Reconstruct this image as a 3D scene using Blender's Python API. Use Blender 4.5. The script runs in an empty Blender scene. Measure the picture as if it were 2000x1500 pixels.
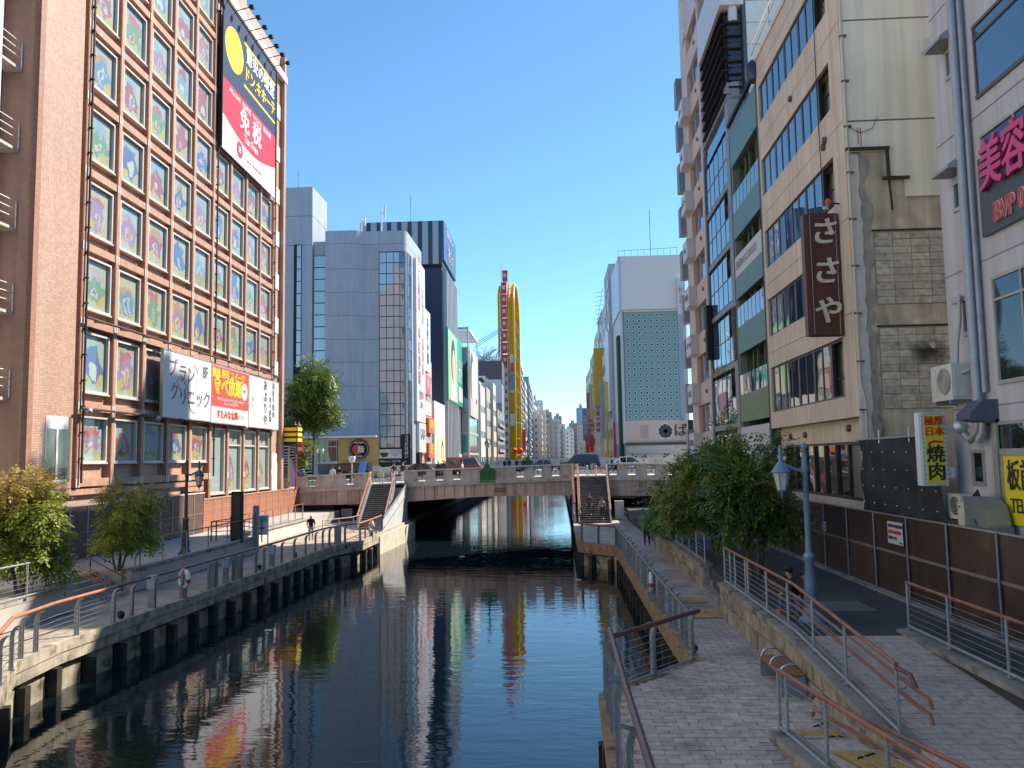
import bpy, math, random
import numpy as np
from mathutils import Vector, Matrix
random.seed(11)
rng = np.random.default_rng(5)
PI = math.pi
SC = bpy.context.scene
COL = SC.collection

# ------------------------------------------------------------------ camera
def make_camera():
    pitch, roll, yaw = math.radians(5.15), 0.0165, math.radians(2.816)
    f = Vector((-math.sin(yaw)*math.cos(pitch), math.cos(yaw)*math.cos(pitch), math.sin(pitch)))
    r0 = Vector((math.cos(yaw), math.sin(yaw), 0))
    u0 = r0.cross(f)
    r = math.cos(roll)*r0 - math.sin(roll)*u0
    u = math.sin(roll)*r0 + math.cos(roll)*u0
    cd = bpy.data.cameras.new("camera")
    cd.sensor_width = 36.0
    cd.lens = 36.0*1620/2000
    cd.clip_start, cd.clip_end = 0.1, 6000
    co = bpy.data.objects.new("camera", cd)
    m = Matrix((r, u, -f)).transposed().to_4x4()
    m.translation = Vector((0, 0, 6.7))
    co.matrix_world = m
    COL.objects.link(co)
    SC.camera = co
make_camera()

# ------------------------------------------------------------------ sky, sun, exposure
SUN_AZ, SUN_EL = math.radians(56), math.radians(42)      # azimuth measured from +Y towards +X
world = bpy.data.worlds.new("World")
SC.world = world
world.use_nodes = True
wn = world.node_tree
bg = wn.nodes["Background"]
sky = wn.nodes.new("ShaderNodeTexSky")
sky.sky_type = 'NISHITA'
sky.sun_disc = False
sky.sun_elevation = SUN_EL
sky.sun_rotation = SUN_AZ
sky.altitude = 10
sky.air_density = 0.85
sky.dust_density = 0.0
sky.ozone_density = 5.0
tint = wn.nodes.new("ShaderNodeVectorMath"); tint.operation = 'MULTIPLY'; tint.inputs[1].default_value = (0.48, 0.595, 0.575)
wn.links.new(sky.outputs[0], tint.inputs[0]); wn.links.new(tint.outputs[0], bg.inputs[0])
bg.inputs[1].default_value = 0.15
sl = bpy.data.lights.new("sun", 'SUN')
sl.energy = 3.3
sl.angle = math.radians(0.53)
sl.color = (1.0, 0.88, 0.72)
so = bpy.data.objects.new("sun", sl)
sd = Vector((math.sin(SUN_AZ)*math.cos(SUN_EL), math.cos(SUN_AZ)*math.cos(SUN_EL), math.sin(SUN_EL)))
so.rotation_euler = sd.to_track_quat('Z', 'Y').to_euler()
so.location = (60, 60, 120)
COL.objects.link(so)
SC.view_settings.view_transform = 'Standard'
SC.view_settings.look = 'None'
SC.view_settings.gamma = 1.0
SC.view_settings.use_curve_mapping = False
SC.view_settings.exposure = 1.48
SC.cycles.max_bounces = 8
SC.cycles.transparent_max_bounces = 12
SC.cycles.caustics_reflective = False
SC.cycles.caustics_refractive = False

# ------------------------------------------------------------------ mesh helpers
class MB:
    """collects shapes and links them as one mesh object"""
    def __init__(s):
        s.v, s.f, s.sm, s.mi, s.cur = [], [], [], [], 0
    def add(s, vs, fs, smooth=False):
        b = len(s.v)
        s.v.extend([tuple(v) for v in vs])
        for f in fs:
            s.f.append(tuple(b+i for i in f)); s.sm.append(smooth); s.mi.append(s.cur)
        return s
    def box(s, x0, x1, y0, y1, z0, z1):
        if x0 > x1: x0, x1 = x1, x0
        if y0 > y1: y0, y1 = y1, y0
        if z0 > z1: z0, z1 = z1, z0
        vs = [(x0,y0,z0),(x1,y0,z0),(x1,y1,z0),(x0,y1,z0),(x0,y0,z1),(x1,y0,z1),(x1,y1,z1),(x0,y1,z1)]
        return s.add(vs, [(0,3,2,1),(4,5,6,7),(0,1,5,4),(1,2,6,5),(2,3,7,6),(3,0,4,7)])
    def quad(s, *p):
        return s.add(p, [tuple(range(len(p)))])
    def obox(s, p, q, w, h, up=(0,0,1)):
        """bar from p to q with a rectangular section w (sideways) x h (along up)"""
        p, q, up = Vector(p), Vector(q), Vector(up)
        d = (q-p).normalized(); a = d.cross(up)
        if a.length < 1e-5: a = d.cross(Vector((1,0,0)))
        a.normalize(); b = a.cross(d)
        a *= w/2; b *= h/2
        vs = [p-a-b, p+a-b, p+a+b, p-a+b, q-a-b, q+a-b, q+a+b, q-a+b]
        return s.add(vs, [(0,1,2,3),(7,6,5,4),(0,4,5,1),(1,5,6,2),(2,6,7,3),(3,7,4,0)])
    def tube(s, pts, r, n=6, smooth=True, caps=True):
        pts = [Vector(p) for p in pts]
        rs = r if isinstance(r, (list, tuple)) else [r]*len(pts)
        t0 = (pts[1]-pts[0]).normalized()
        a = t0.orthogonal().normalized()
        rings = []
        for i, p in enumerate(pts):
            if i == 0: t = t0
            elif i == len(pts)-1: t = (pts[i]-pts[i-1]).normalized()
            else: t = ((pts[i]-pts[i-1]).normalized()+(pts[i+1]-pts[i]).normalized()).normalized()
            a = (a-t*a.dot(t)).normalized(); b = t.cross(a)
            rings.append([p+(a*math.cos(2*PI*k/n)+b*math.sin(2*PI*k/n))*rs[i] for k in range(n)])
        vs = [v for ring in rings for v in ring]
        fs = []
        for i in range(len(pts)-1):
            for k in range(n):
                fs.append((i*n+k, i*n+(k+1)%n, (i+1)*n+(k+1)%n, (i+1)*n+k))
        s.add(vs, fs, smooth)
        if caps:
            s.add(rings[0], [tuple(range(n))[::-1]]); s.add(rings[-1], [tuple(range(n))])
        return s
    def lathe(s, prof, c=(0,0,0), n=12, smooth=True):
        vs, fs = [], []
        for (r, z) in prof:
            for k in range(n):
                vs.append((c[0]+r*math.cos(2*PI*k/n), c[1]+r*math.sin(2*PI*k/n), c[2]+z))
        for i in range(len(prof)-1):
            for k in range(n):
                fs.append((i*n+k, i*n+(k+1)%n, (i+1)*n+(k+1)%n, (i+1)*n+k))
        s.add(vs, fs, smooth)
        s.add(vs[:n], [tuple(range(n))[::-1]]); s.add(vs[-n:], [tuple(range(n))])
        return s
    def prism(s, poly, a0, a1, axis='y'):
        """polygon in the two other axes, extruded along axis"""
        def P(p, a):
            return {'y': (p[0], a, p[1]), 'x': (a, p[0], p[1]), 'z': (p[0], p[1], a)}[axis]
        area = sum(poly[i][0]*poly[(i+1) % len(poly)][1]-poly[(i+1) % len(poly)][0]*poly[i][1] for i in range(len(poly)))
        pl = list(poly)
        flip = (area > 0) == (axis == 'y')
        if a1 < a0: a0, a1 = a1, a0
        if flip: pl = pl[::-1]
        n = len(pl)
        vs = [P(p, a0) for p in pl]+[P(p, a1) for p in pl]
        fs = [tuple(range(n))[::-1], tuple(range(n, 2*n))]
        fs += [(i, (i+1) % n, n+(i+1) % n, n+i) for i in range(n)]
        return s.add(vs, fs)
    def ell(s, c, r, nu=12, nv=8):
        vs, fs = [], []
        for j in range(nv+1):
            t = PI*j/nv
            for i in range(nu):
                p = 2*PI*i/nu
                vs.append((c[0]+r[0]*math.sin(t)*math.cos(p), c[1]+r[1]*math.sin(t)*math.sin(p), c[2]-r[2]*math.cos(t)))
        for j in range(nv):
            for i in range(nu):
                fs.append((j*nu+i, j*nu+(i+1)%nu, (j+1)*nu+(i+1)%nu, (j+1)*nu+i))
        return s.add(vs, fs, True)
    def mesh(s, name, mats):
        me = bpy.data.meshes.new(name)
        me.from_pydata(s.v, [], s.f)
        if not isinstance(mats, (list, tuple)): mats = [mats]
        for m in mats: me.materials.append(m)
        if any(s.sm): me.polygons.foreach_set('use_smooth', s.sm)
        if len(mats) > 1: me.polygons.foreach_set('material_index', s.mi)
        me.update()
        return me
    def build(s, name, mats, parent=None, loc=(0,0,0)):
        return link(name, s.mesh(name, mats), parent, loc)

def link(name, me, parent=None, loc=(0,0,0), rz=0, scale=None):
    o = bpy.data.objects.new(name, me)
    COL.objects.link(o)
    if parent is not None: o.parent = parent
    o.location = loc
    if rz: o.rotation_euler = (0, 0, rz)
    if scale: o.scale = scale
    return o

def tag(o, label=None, cat=None, group=None, kind=None):
    if label: o['label'] = label
    if cat: o['category'] = cat
    if group: o['group'] = group
    if kind: o['kind'] = kind
    return o

def thing(name, label, cat, loc=(0,0,0), rz=0, group=None):
    o = link(name, None, None, loc, rz)
    return tag(o, label, cat, group)

def struct(name, mb, mat, loc=(0,0,0)):
    return tag(mb.build(name, mat, None, loc), kind='structure')

def dup(root, label, loc=None, rz=None):
    kids = {}
    for o in ALLKIDS(root): kids.setdefault(o.parent, []).append(o)
    def cp(o, par):
        c = o.copy(); COL.objects.link(c)
        if par is not None: c.parent = par
        for k in kids.get(o, []): cp(k, c)
        return c
    r = cp(root, None)
    r['label'] = label
    if loc is not None: r.location = loc
    if rz is not None: r.rotation_euler = (0, 0, rz)
    return r
def ALLKIDS(o):
    out = []
    st = list(o.children)
    while st:
        k = st.pop(); out.append(k); st.extend(k.children)
    return out

LEFTF, RIGHTF = PI/2, -PI/2      # rotations of facade frames: local x runs right along the face, y goes in, z up

# ------------------------------------------------------------------ materials
def _nodes(name):
    m = bpy.data.materials.new(name); m.use_nodes = True
    nt = m.node_tree
    return m, nt, nt.nodes["Principled BSDF"], nt.nodes, nt.links
def rgba(c): return (c[0], c[1], c[2], 1)
def _noise(nt, scale, detail=4, stretch=(1,1,1), src='Position'):
    tc = nt.nodes.new("ShaderNodeNewGeometry");      # place in the world, so that alike pieces weather differently
    mp = nt.nodes.new("ShaderNodeMapping")
    mp.inputs['Scale'].default_value = stretch
    nz = nt.nodes.new("ShaderNodeTexNoise"); nz.inputs['Scale'].default_value = scale; nz.inputs['Detail'].default_value = detail
    nt.links.new(tc.outputs[src], mp.inputs[0]); nt.links.new(mp.outputs[0], nz.inputs['Vector'])
    return nz
def M(name, c, rough=0.6, metal=0.0, var=0.12, scale=3.0, bump=0.0, bscale=40, streak=0.0, rnd=0.0, ior=1.45, coat=0, dirt=None):
    """plain surface with uneven tone, optional rain streaks, relief and a tone of its own per piece"""
    m, nt, b, N, L = _nodes(name)
    b.inputs['Roughness'].default_value = rough; b.inputs['Metallic'].default_value = metal
    b.inputs['IOR'].default_value = ior
    if coat: b.inputs['Coat Weight'].default_value = coat; b.inputs['Coat Roughness'].default_value = 0.05
    val = None
    def ramp(out, lo, hi, a=0.3, z=0.7):
        mr = N.new("ShaderNodeMapRange"); mr.inputs['From Min'].default_value = a; mr.inputs['From Max'].default_value = z
        mr.inputs['To Min'].default_value = lo; mr.inputs['To Max'].default_value = hi
        L.new(out, mr.inputs['Value']); return mr.outputs[0]
    def mul(a, bb):
        if a is None: return bb
        k = N.new("ShaderNodeMath"); k.operation = 'MULTIPLY'; L.new(a, k.inputs[0]); L.new(bb, k.inputs[1]); return k.outputs[0]
    if var: val = mul(val, ramp(_noise(nt, scale, 6).outputs[0], 1-var, 1+var))
    if streak: val = mul(val, ramp(_noise(nt, 1.0, 5, (3.2, 3.2, .12)).outputs[0], 1-streak, 1.03, .35, .6))
    if rnd:
        oi = N.new("ShaderNodeObjectInfo"); val = mul(val, ramp(oi.outputs['Random'], 1-rnd, 1+rnd, 0, 1))
    base = None
    if dirt:
        mx = N.new("ShaderNodeMix"); mx.data_type = 'RGBA'
        mx.inputs['A'].default_value = rgba(c); mx.inputs['B'].default_value = rgba(dirt[0])
        L.new(ramp(_noise(nt, dirt[1], 8, dirt[3] if len(dirt) > 3 else (1,1,1)).outputs[0], 0, 1, dirt[2], dirt[2]+.16), mx.inputs['Factor'])
        base = mx.outputs['Result']
    if val is None and base is None: b.inputs['Base Color'].default_value = rgba(c)
    elif val is None: L.new(base, b.inputs['Base Color'])
    else:
        vm = N.new("ShaderNodeVectorMath"); vm.operation = 'SCALE'
        if base is not None: L.new(base, vm.inputs[0])
        else: vm.inputs[0].default_value = c[:3]
        L.new(val, vm.inputs['Scale']); L.new(vm.outputs[0], b.inputs['Base Color'])
    if bump:
        bp = N.new("ShaderNodeBump"); bp.inputs['Strength'].default_value = bump; bp.inputs['Distance'].default_value = 0.02
        L.new(_noise(nt, bscale, 6).outputs[0], bp.inputs['Height']); L.new(bp.outputs[0], b.inputs['Normal'])
    return m
def tiled(name, c, mortar, w, h, msize=0.012, rough=0.55, var=0.15, offset=0.0, streak=0.08, bump=0.35):
    """small wall tiles laid in a grid on any upright face"""
    m, nt, b, N, L = _nodes(name)
    tc = N.new("ShaderNodeTexCoord"); sp = N.new("ShaderNodeSeparateXYZ"); ad = N.new("ShaderNodeMath"); cb = N.new("ShaderNodeCombineXYZ")
    L.new(tc.outputs['Object'], sp.inputs[0]); L.new(sp.outputs[0], ad.inputs[0]); L.new(sp.outputs[1], ad.inputs[1])
    L.new(ad.outputs[0], cb.inputs[0]); L.new(sp.outputs[2], cb.inputs[1])
    br = N.new("ShaderNodeTexBrick")
    br.offset = offset; br.squash = 1
    br.inputs['Scale'].default_value = 1; br.inputs['Brick Width'].default_value = w; br.inputs['Row Height'].default_value = h
    br.inputs['Mortar Size'].default_value = msize; br.inputs['Mortar Smooth'].default_value = 0.1; br.inputs['Bias'].default_value = 0
    br.inputs['Color1'].default_value = rgba([k*(1-var) for k in c]); br.inputs['Color2'].default_value = rgba([k*(1+var) for k in c])
    br.inputs['Mortar'].default_value = rgba(mortar)
    L.new(cb.outputs[0], br.inputs['Vector'])
    nz = _noise(nt, 0.5, 5, (2, 2, .3))
    mr = N.new("ShaderNodeMapRange"); mr.inputs['From Min'].default_value = .35; mr.inputs['From Max'].default_value = .65
    mr.inputs['To Min'].default_value = 1-streak; mr.inputs['To Max'].default_value = 1+streak*.5
    L.new(nz.outputs[0], mr.inputs['Value'])
    vm = N.new("ShaderNodeVectorMath"); vm.operation = 'SCALE'
    L.new(br.outputs['Color'], vm.inputs[0]); L.new(mr.outputs[0], vm.inputs['Scale']); L.new(vm.outputs[0], b.inputs['Base Color'])
    bp = N.new("ShaderNodeBump"); bp.inputs['Strength'].default_value = bump; bp.inputs['Distance'].default_value = 0.01; bp.invert = True
    L.new(br.outputs['Fac'], bp.inputs['Height']); L.new(bp.outputs[0], b.inputs['Normal'])
    b.inputs['Roughness'].default_value = rough
    return m
def glass_dark(name, c=(.02,.025,.03), ior=1.7, rough=.02, wav=0.0, rnd=.3):
    m = M(name, c, rough, 0, 0, ior=ior, rnd=rnd)
    if wav:
        nt = m.node_tree; b = nt.nodes["Principled BSDF"]
        bp = nt.nodes.new("ShaderNodeBump"); bp.inputs['Strength'].default_value = wav; bp.inputs['Distance'].default_value = 0.05
        nt.links.new(_noise(nt, .7, 1).outputs[0], bp.inputs['Height']); nt.links.new(bp.outputs[0], b.inputs['Normal'])
    return m
def glass_thin(name, tint=(.9,.95,.95), ior=1.5):
    m = bpy.data.materials.new(name); m.use_nodes = True
    nt = m.node_tree; N, L = nt.nodes, nt.links
    N.remove(N["Principled BSDF"])
    fr = N.new("ShaderNodeFresnel")
    ge = N.new("ShaderNodeNewGeometry"); mr = N.new("ShaderNodeMapRange")      # the same mirror strength on both sides of the sheet
    mr.inputs['To Min'].default_value = ior; mr.inputs['To Max'].default_value = 1/ior
    L.new(ge.outputs['Backfacing'], mr.inputs['Value']); L.new(mr.outputs[0], fr.inputs['IOR'])
    tr = N.new("ShaderNodeBsdfTransparent"); tr.inputs[0].default_value = rgba(tint)
    gl = N.new("ShaderNodeBsdfGlossy"); gl.inputs['Roughness'].default_value = 0.02
    mx = N.new("ShaderNodeMixShader")
    L.new(fr.outputs[0], mx.inputs[0]); L.new(tr.outputs[0], mx.inputs[1]); L.new(gl.outputs[0], mx.inputs[2])
    L.new(mx.outputs[0], N["Material Output"].inputs[0])
    return m
def leafmat(name, c1, c2, trans=0.25):
    m = bpy.data.materials.new(name); m.use_nodes = True
    nt = m.node_tree; N, L = nt.nodes, nt.links
    b = N["Principled BSDF"]
    ge = N.new("ShaderNodeNewGeometry"); cr = N.new("ShaderNodeMix"); cr.data_type = 'RGBA'
    cr.inputs['A'].default_value = rgba(c1); cr.inputs['B'].default_value = rgba(c2)
    nz = _noise(nt, .9, 3)
    ad = N.new("ShaderNodeMath"); ad.operation = 'MULTIPLY_ADD'; ad.inputs[1].default_value = .45; 
    L.new(ge.outputs['Random Per Island'], ad.inputs[0])
    mr = N.new("ShaderNodeMapRange"); mr.inputs['From Min'].default_value = .35; mr.inputs['From Max'].default_value = .7; mr.inputs['To Max'].default_value = .6
    L.new(nz.outputs[0], mr.inputs['Value']); L.new(mr.outputs[0], ad.inputs[2])
    L.new(ad.outputs[0], cr.inputs['Factor'])
    L.new(cr.outputs['Result'], b.inputs['Base Color']); b.inputs['Roughness'].default_value = .45
    tl = N.new("ShaderNodeBsdfTranslucent"); L.new(cr.outputs['Result'], tl.inputs[0])
    mx = N.new("ShaderNodeMixShader"); mx.inputs[0].default_value = trans
    L.new(b.outputs[0], mx.inputs[1]); L.new(tl.outputs[0], mx.inputs[2]); L.new(mx.outputs[0], N["Material Output"].inputs[0])
    return m
_plain = {}
def C(r, g, b, rough=.5, **kw):
    """painted or printed colour, cached"""
    k = (round(r,3), round(g,3), round(b,3), rough, tuple(sorted(kw.items())))
    if k not in _plain:
        kw.setdefault('var', .05)
        _plain[k] = M("paint", (r, g, b), rough, **kw)
    return _plain[k]

MT = dict(
    tile_brick=tiled("tile_brick", (.50,.325,.245), (.34,.215,.165), .19, .105, .014, bump=.3),
    brick_smooth=M("brick_smooth", (.45,.265,.19), .6, streak=.12),
    column_tile=tiled("column_tile", (.39,.195,.13), (.26,.125,.085), .24, .09, .012),
    steel=M("steel_paint", (.24,.26,.28), .42, .35, rnd=.08, dirt=((.16,.12,.09), 9, .62)),
    steel_light=M("steel_light", (.34,.36,.38), .4, .3, dirt=((.2,.15,.11), 9, .64)),
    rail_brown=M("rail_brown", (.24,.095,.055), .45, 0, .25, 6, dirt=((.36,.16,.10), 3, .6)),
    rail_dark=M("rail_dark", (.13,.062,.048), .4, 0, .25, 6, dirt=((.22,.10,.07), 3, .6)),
    cable=M("cable", (.45,.46,.48), .35, .8, 0),
    concrete=M("concrete", (.36,.34,.30), .85, 0, .2, 1.5, .25, 30, .12, dirt=((.18,.16,.13), 2.2, .6)),
    conc_wet=M("quay_concrete", (.40,.36,.28), .85, 0, .22, 2.5, .3, 25, .25, .12, dirt=((.09,.095,.05), 2.0, .53)),
    timber_dark=M("timber_dark", (.035,.03,.026), .75, 0, .3, 4, .4, 30, rnd=.3),
    deck_fascia=M("deck_fascia", (.36,.25,.14), .8, 0, .25, 3, .3, 30, .3, .1, dirt=((.12,.08,.05), 2.5, .58)),
    paver=M("paver", (.54,.445,.375), .85, 0, .2, 5, .4, 45, 0, .13, dirt=((.22,.185,.165), .55, .6)),
    paver_light=M("paver_light", (.40,.35,.29), .85, 0, .18, 2, .3, 30, dirt=((.20,.17,.14), .9, .62)),
    tactile=M("tactile", (.52,.33,.09), .8, 0, .25, 8, .5, 60, dirt=((.2,.14,.06), 3, .58)),
    stone=M("stone", (.33,.285,.225), .9, 0, .3, 4, .9, 14, .1, .25, dirt=((.09,.085,.07), 2.5, .58)),
    stone_cap=M("stone_cap", (.29,.265,.24), .85, 0, .25, 2, .3, 30, dirt=((.08,.08,.075), 1.4, .55)),
    asphalt=M("asphalt", (.055,.058,.065), .8, 0, .25, .8, .3, 120, dirt=((.11,.11,.115), .35, .6)),
    deck_road=M("deck_road", (.07,.07,.073), .8, 0, .2, .5, .2, 80),
    sidewalk=M("sidewalk", (.50,.48,.44), .85, 0, .12, 1.2),
    parapet=M("parapet", (.60,.54,.48), .8, 0, .16, 1.4, .2, 30, .22, dirt=((.20,.17,.155), 1.1, .58)),
    parapet_cap=M("parapet_cap", (.60,.53,.47), .8, 0, .15, 1.4),
    fascia=M("bridge_fascia", (.56,.52,.48), .7, 0, .12, 1, 0, 1, .2),
    girder=M("bridge_girder", (.64,.48,.385), .6, 0, .14, .8, 0, 1, .3, .05, dirt=((.36,.20,.14), 1.0, .62)),
    black=M("black_matte", (.012,.012,.013), .7, var=.2),
    near_black=M("underbridge", (.03,.03,.032), .9),  # even near-black for undersides and backings, their darkness is in the colour
    white=M("white_paint", (.74,.74,.74), .45, var=.06, streak=.08),
    frame_white=M("frame_white", (.57,.53,.49), .4, var=.05),
    dark_brown=M("dark_brown_panel", (.06,.038,.029), .42, 0, .3, 1.3, .1, 20, .25, .15, dirt=((.10,.065,.048), 1.2, .6)),
    brown_frame=M("brown_frame", (.055,.037,.030), .4, .2),
    alu=M("alu", (.45,.44,.43), .4, .6),
    glass=glass_dark("glass_dark", (.018,.022,.028), 1.75, .02, .15),
    glass_blue=glass_dark("glass_blue", (.04,.085,.16), 2.5, .015, .12),
    glass_thin=glass_thin("glass_thin"),
    lamp_blue=M("lamp_blue", (.16,.24,.33), .45, .2, .15, 4),
    lamp_dark=M("lamp_dark", (.075,.09,.11), .45, .3, .15),
    lamp_green=M("lamp_green", (.02,.14,.04), .45, 0, .15),
    lamp_red=M("lamp_red", (.30,.075,.05), .5, 0, .15),
    lantern_glass=M("lantern_glass", (.55,.53,.47), .25, var=.1),
    bark=M("bark", (.11,.085,.065), .9, 0, .35, 8, .6, 25),
    leaf_a=leafmat("leaf_green", (.11,.17,.024), (.30,.33,.045)),
    leaf_b=leafmat("leaf_dark", (.04,.10,.02), (.18,.25,.038)),
    leaf_c=leafmat("leaf_orange", (.40,.23,.06), (.27,.25,.05)),
    leaf_y=leafmat("leaf_yellow", (.32,.33,.05), (.2,.26,.035)),
    sign_white=M("sign_white", (.62,.62,.64), .35, var=.03),
)
# ------------------------------------------------------------------ lettering (turned into meshes in one go at the end)
TEXTS = []
def text(body, size, mat, parent, loc, name="lettering", wide=1.0, bold=0.0, vertical=False, depth=.012, rz=0, gap=None, align='CENTER', shear=0):
    cu = bpy.data.curves.new(name, 'FONT')
    if vertical: body = "\n".join(body)
    cu.body = body; cu.size = size; cu.align_x = align; cu.align_y = 'CENTER'
    cu.offset = min(bold,1.0)*size*.009; cu.extrude = depth; cu.resolution_u = 3; cu.shear = shear
    if gap: cu.space_line = gap
    o = link(name, cu, parent, loc)
    o.rotation_euler = (PI/2, 0, rz); o.scale = (wide, 1, 1)
    cu.materials.append(mat)
    TEXTS.append(o)
    if bold > 1.2:                      # heavier strokes: the same letters again a hair to the side
        o2 = o.copy(); o2.data = cu.copy(); COL.objects.link(o2)
        o2.location = (loc[0]+math.cos(rz)*size*.022*min(bold,2.6)*.7, loc[1]+math.sin(rz)*size*.022*min(bold,2.6)*.7-.003*math.cos(rz), loc[2]+.012*size)
        TEXTS.append(o2)
    return o
def bake_texts():
    bpy.context.view_layer.update()
    dg = bpy.context.evaluated_depsgraph_get()
    for o in TEXTS:
        me = bpy.data.meshes.new_from_object(o.evaluated_get(dg))
        n = link(o.name, me, o.parent)
        n.matrix_local = o.matrix_local
        nm = o.name
        for k in o.keys(): n[k] = o[k]
        bpy.data.objects.remove(o)
        n.name = nm
    TEXTS.clear()
def disc(mb, x, z, r, y, n=24, rz=None, thick=.02):
    rz = rz or r
    return mb.prism([(x+r*math.cos(2*PI*k/n), z+rz*math.sin(2*PI*k/n)) for k in range(n)], y-thick, y)
# ================================================================== setting: water, banks, streets
def make_water():
    m, nt, b, N, L = _nodes("canal_water")
    b.inputs['Base Color'].default_value = (.005, .014, .017, 1)
    b.inputs['Roughness'].default_value = .035
    b.inputs['IOR'].default_value = 1.46
    n1 = _noise(nt, 1.0, 2, (.55, 1.5, 1)); n2 = _noise(nt, 1.0, 2, (1.9, 5.0, 1)); n3 = _noise(nt, .07, 3)
    a = N.new("ShaderNodeMath"); a.operation = 'MULTIPLY_ADD'; a.inputs[1].default_value = .35
    L.new(n2.outputs[0], a.inputs[0]); L.new(n1.outputs[0], a.inputs[2])
    s = N.new("ShaderNodeMapRange"); s.inputs['From Min'].default_value = .3; s.inputs['From Max'].default_value = .7
    s.inputs['To Min'].default_value = .02; s.inputs['To Max'].default_value = .16
    L.new(n3.outputs[0], s.inputs['Value'])
    bp = N.new("ShaderNodeBump"); bp.inputs['Distance'].default_value = .12
    L.new(s.outputs[0], bp.inputs['Strength']); L.new(a.outputs[0], bp.inputs['Height']); L.new(bp.outputs[0], b.inputs['Normal'])
    mb = MB()
    ys = [-12, 10, 30, 60, 73, 113, 180, 300, 700]
    for y0, y1 in zip(ys, ys[1:]): mb.quad((-24, y0, 0), (14, y0, 0), (14, y1, 0), (-24, y1, 0))
    struct("canal_water", mb, m)
make_water()
struct("ground", MB().quad((-3000,-3000,-2), (3000,-3000,-2), (3000,4000,-2), (-3000,4000,-2)), M("mud", (.05,.045,.035), .95))

def paved(name, c, mortar, w, h, ms=.012, var=.14, rough=.85):
    m, nt, b, N, L = _nodes(name)
    tc = N.new("ShaderNodeTexCoord"); br = N.new("ShaderNodeTexBrick")
    br.inputs['Scale'].default_value = 1; br.inputs['Brick Width'].default_value = w; br.inputs['Row Height'].default_value = h
    br.inputs['Mortar Size'].default_value = ms; br.inputs['Color1'].default_value = rgba([k*(1-var) for k in c]); br.inputs['Color2'].default_value = rgba([k*(1+var) for k in c]); br.inputs['Mortar'].default_value = rgba(mortar)
    L.new(tc.outputs['Object'], br.inputs['Vector'])
    nz = _noise(nt, .7, 7); mr = N.new("ShaderNodeMapRange"); mr.inputs['From Min'].default_value = .3; mr.inputs['From Max'].default_value = .7
    mr.inputs['To Min'].default_value = .7; mr.inputs['To Max'].default_value = 1.2; L.new(nz.outputs[0], mr.inputs['Value'])
    vm = N.new("ShaderNodeVectorMath"); vm.operation = 'SCALE'; L.new(br.outputs['Color'], vm.inputs[0]); L.new(mr.outputs[0], vm.inputs['Scale'])
    L.new(vm.outputs[0], b.inputs['Base Color']); b.inputs['Roughness'].default_value = rough
    return m
PAVE = paved("paving", (.42,.345,.28), (.24,.20,.165), .44, .22)
PAVE_R = paved("paving_grey", (.48,.405,.345), (.18,.155,.14), .44, .22)

EDGE_L = [(-11.5,12),(-12.5,17.5),(-13.6,20.2),(-14.5,22),(-14.75,24.5),(-14.6,28),(-14.4,33),(-14.25,37),(-14.05,43),(-14.0,47.5),(-13.9,51),(-13.5,52.8),(-12.75,54.5),(-12.7,61.5)]
EDGE_R = [(.85,5),(.85,14.5),(.92,18.9),(3.45,21.9),(3.42,27),(3.45,35),(3.5,42),(3.55,49.6),(1.4,52.4),(1.4,66)]
def slab(name, poly, z0, z1, mat): return struct(name, MB().prism(poly, z0, z1, 'z'), mat)
left_prom = slab("promenade", EDGE_L+[(-12.7,73.2),(-22,73.2),(-22,12)], 1.05, 1.5, PAVE)
right_prom = slab("promenade", EDGE_R+[(1.6,73.2),(16,73.2),(16,5)], 1.05, 1.5, PAVE_R)
slab("promenade", [(-12.9,73.2),(-13.1,113),(-13,260),(-34,260),(-34,73.2)], 1.0, 1.45, PAVE)
slab("promenade", [(1.7,73.2),(1.8,113),(2.2,260),(30,260),(30,73.2)], 1.0, 1.45, PAVE_R)
struct("quay_base", MB().box(-60,-13.4,73.4,720,-2,.98).box(2.1,60,73.4,720,-2,.98), MT['near_black'])
slab("upper_walkway", [(-17.25,12),(-17.25,29.4),(-18.9,29.4),(-18.9,33.4),(-17.25,33.4),(-17.25,47.6),(-19,47.6),(-19,73),(-40,73),(-40,12)], 1.55, 2.4, M("walk_slab", (.43,.41,.385), .85, var=.12, scale=.8, dirt=((.25,.235,.22), .8, .6)))
slab("upper_walkway", [(5.75,28),(5.75,20.4),(8.22,20.4),(8.22,12),(8.25,4),(40,4),(40,73),(5.95,73),(5.95,49),(5.95,33)], 1.55, 2.4, MT['asphalt'])
# streets at bridge level on both banks
def deck_z(x):
    return float(np.interp(x, [-60,-23.6,-21.9,-13.2,-5.9,1.8,4.6,9.1,20,60], [4.1,4.2,4.36,4.62,4.82,4.97,4.98,4.92,4.8,4.6]))
xs = [-140,-60,-40,-30,-23.6,-21.9,-17,-13.2,-9.5,-5.9,-2,1.8,4.6,9.1,14,20,30,60,140]
def deck_strip(name, y0, y1, dz, mat, thick=None):
    mb = MB()
    for a, b in zip(xs, xs[1:]):
        za, zb = deck_z(a)+dz, deck_z(b)+dz
        mb.quad((a,y0,za), (b,y0,zb), (b,y1,zb), (a,y1,za))
        if thick: mb.quad((a,y0,za), (a,y0,za-thick), (b,y0,zb-thick), (b,y0,zb)); mb.quad((a,y1,za), (a,y1,za-thick), (b,y1,zb-thick), (b,y1,zb))
    return struct(name, mb, mat)
deck_strip("pavement", 73.35, 80.0, .15, MT['sidewalk'], .16)
def road_z(x, y): return deck_z(x)+float(np.interp(y, [79.9,84,88,98,102,105.6], [.02,.2,.3,.3,.2,.02]))
rd_ = MB()
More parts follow.
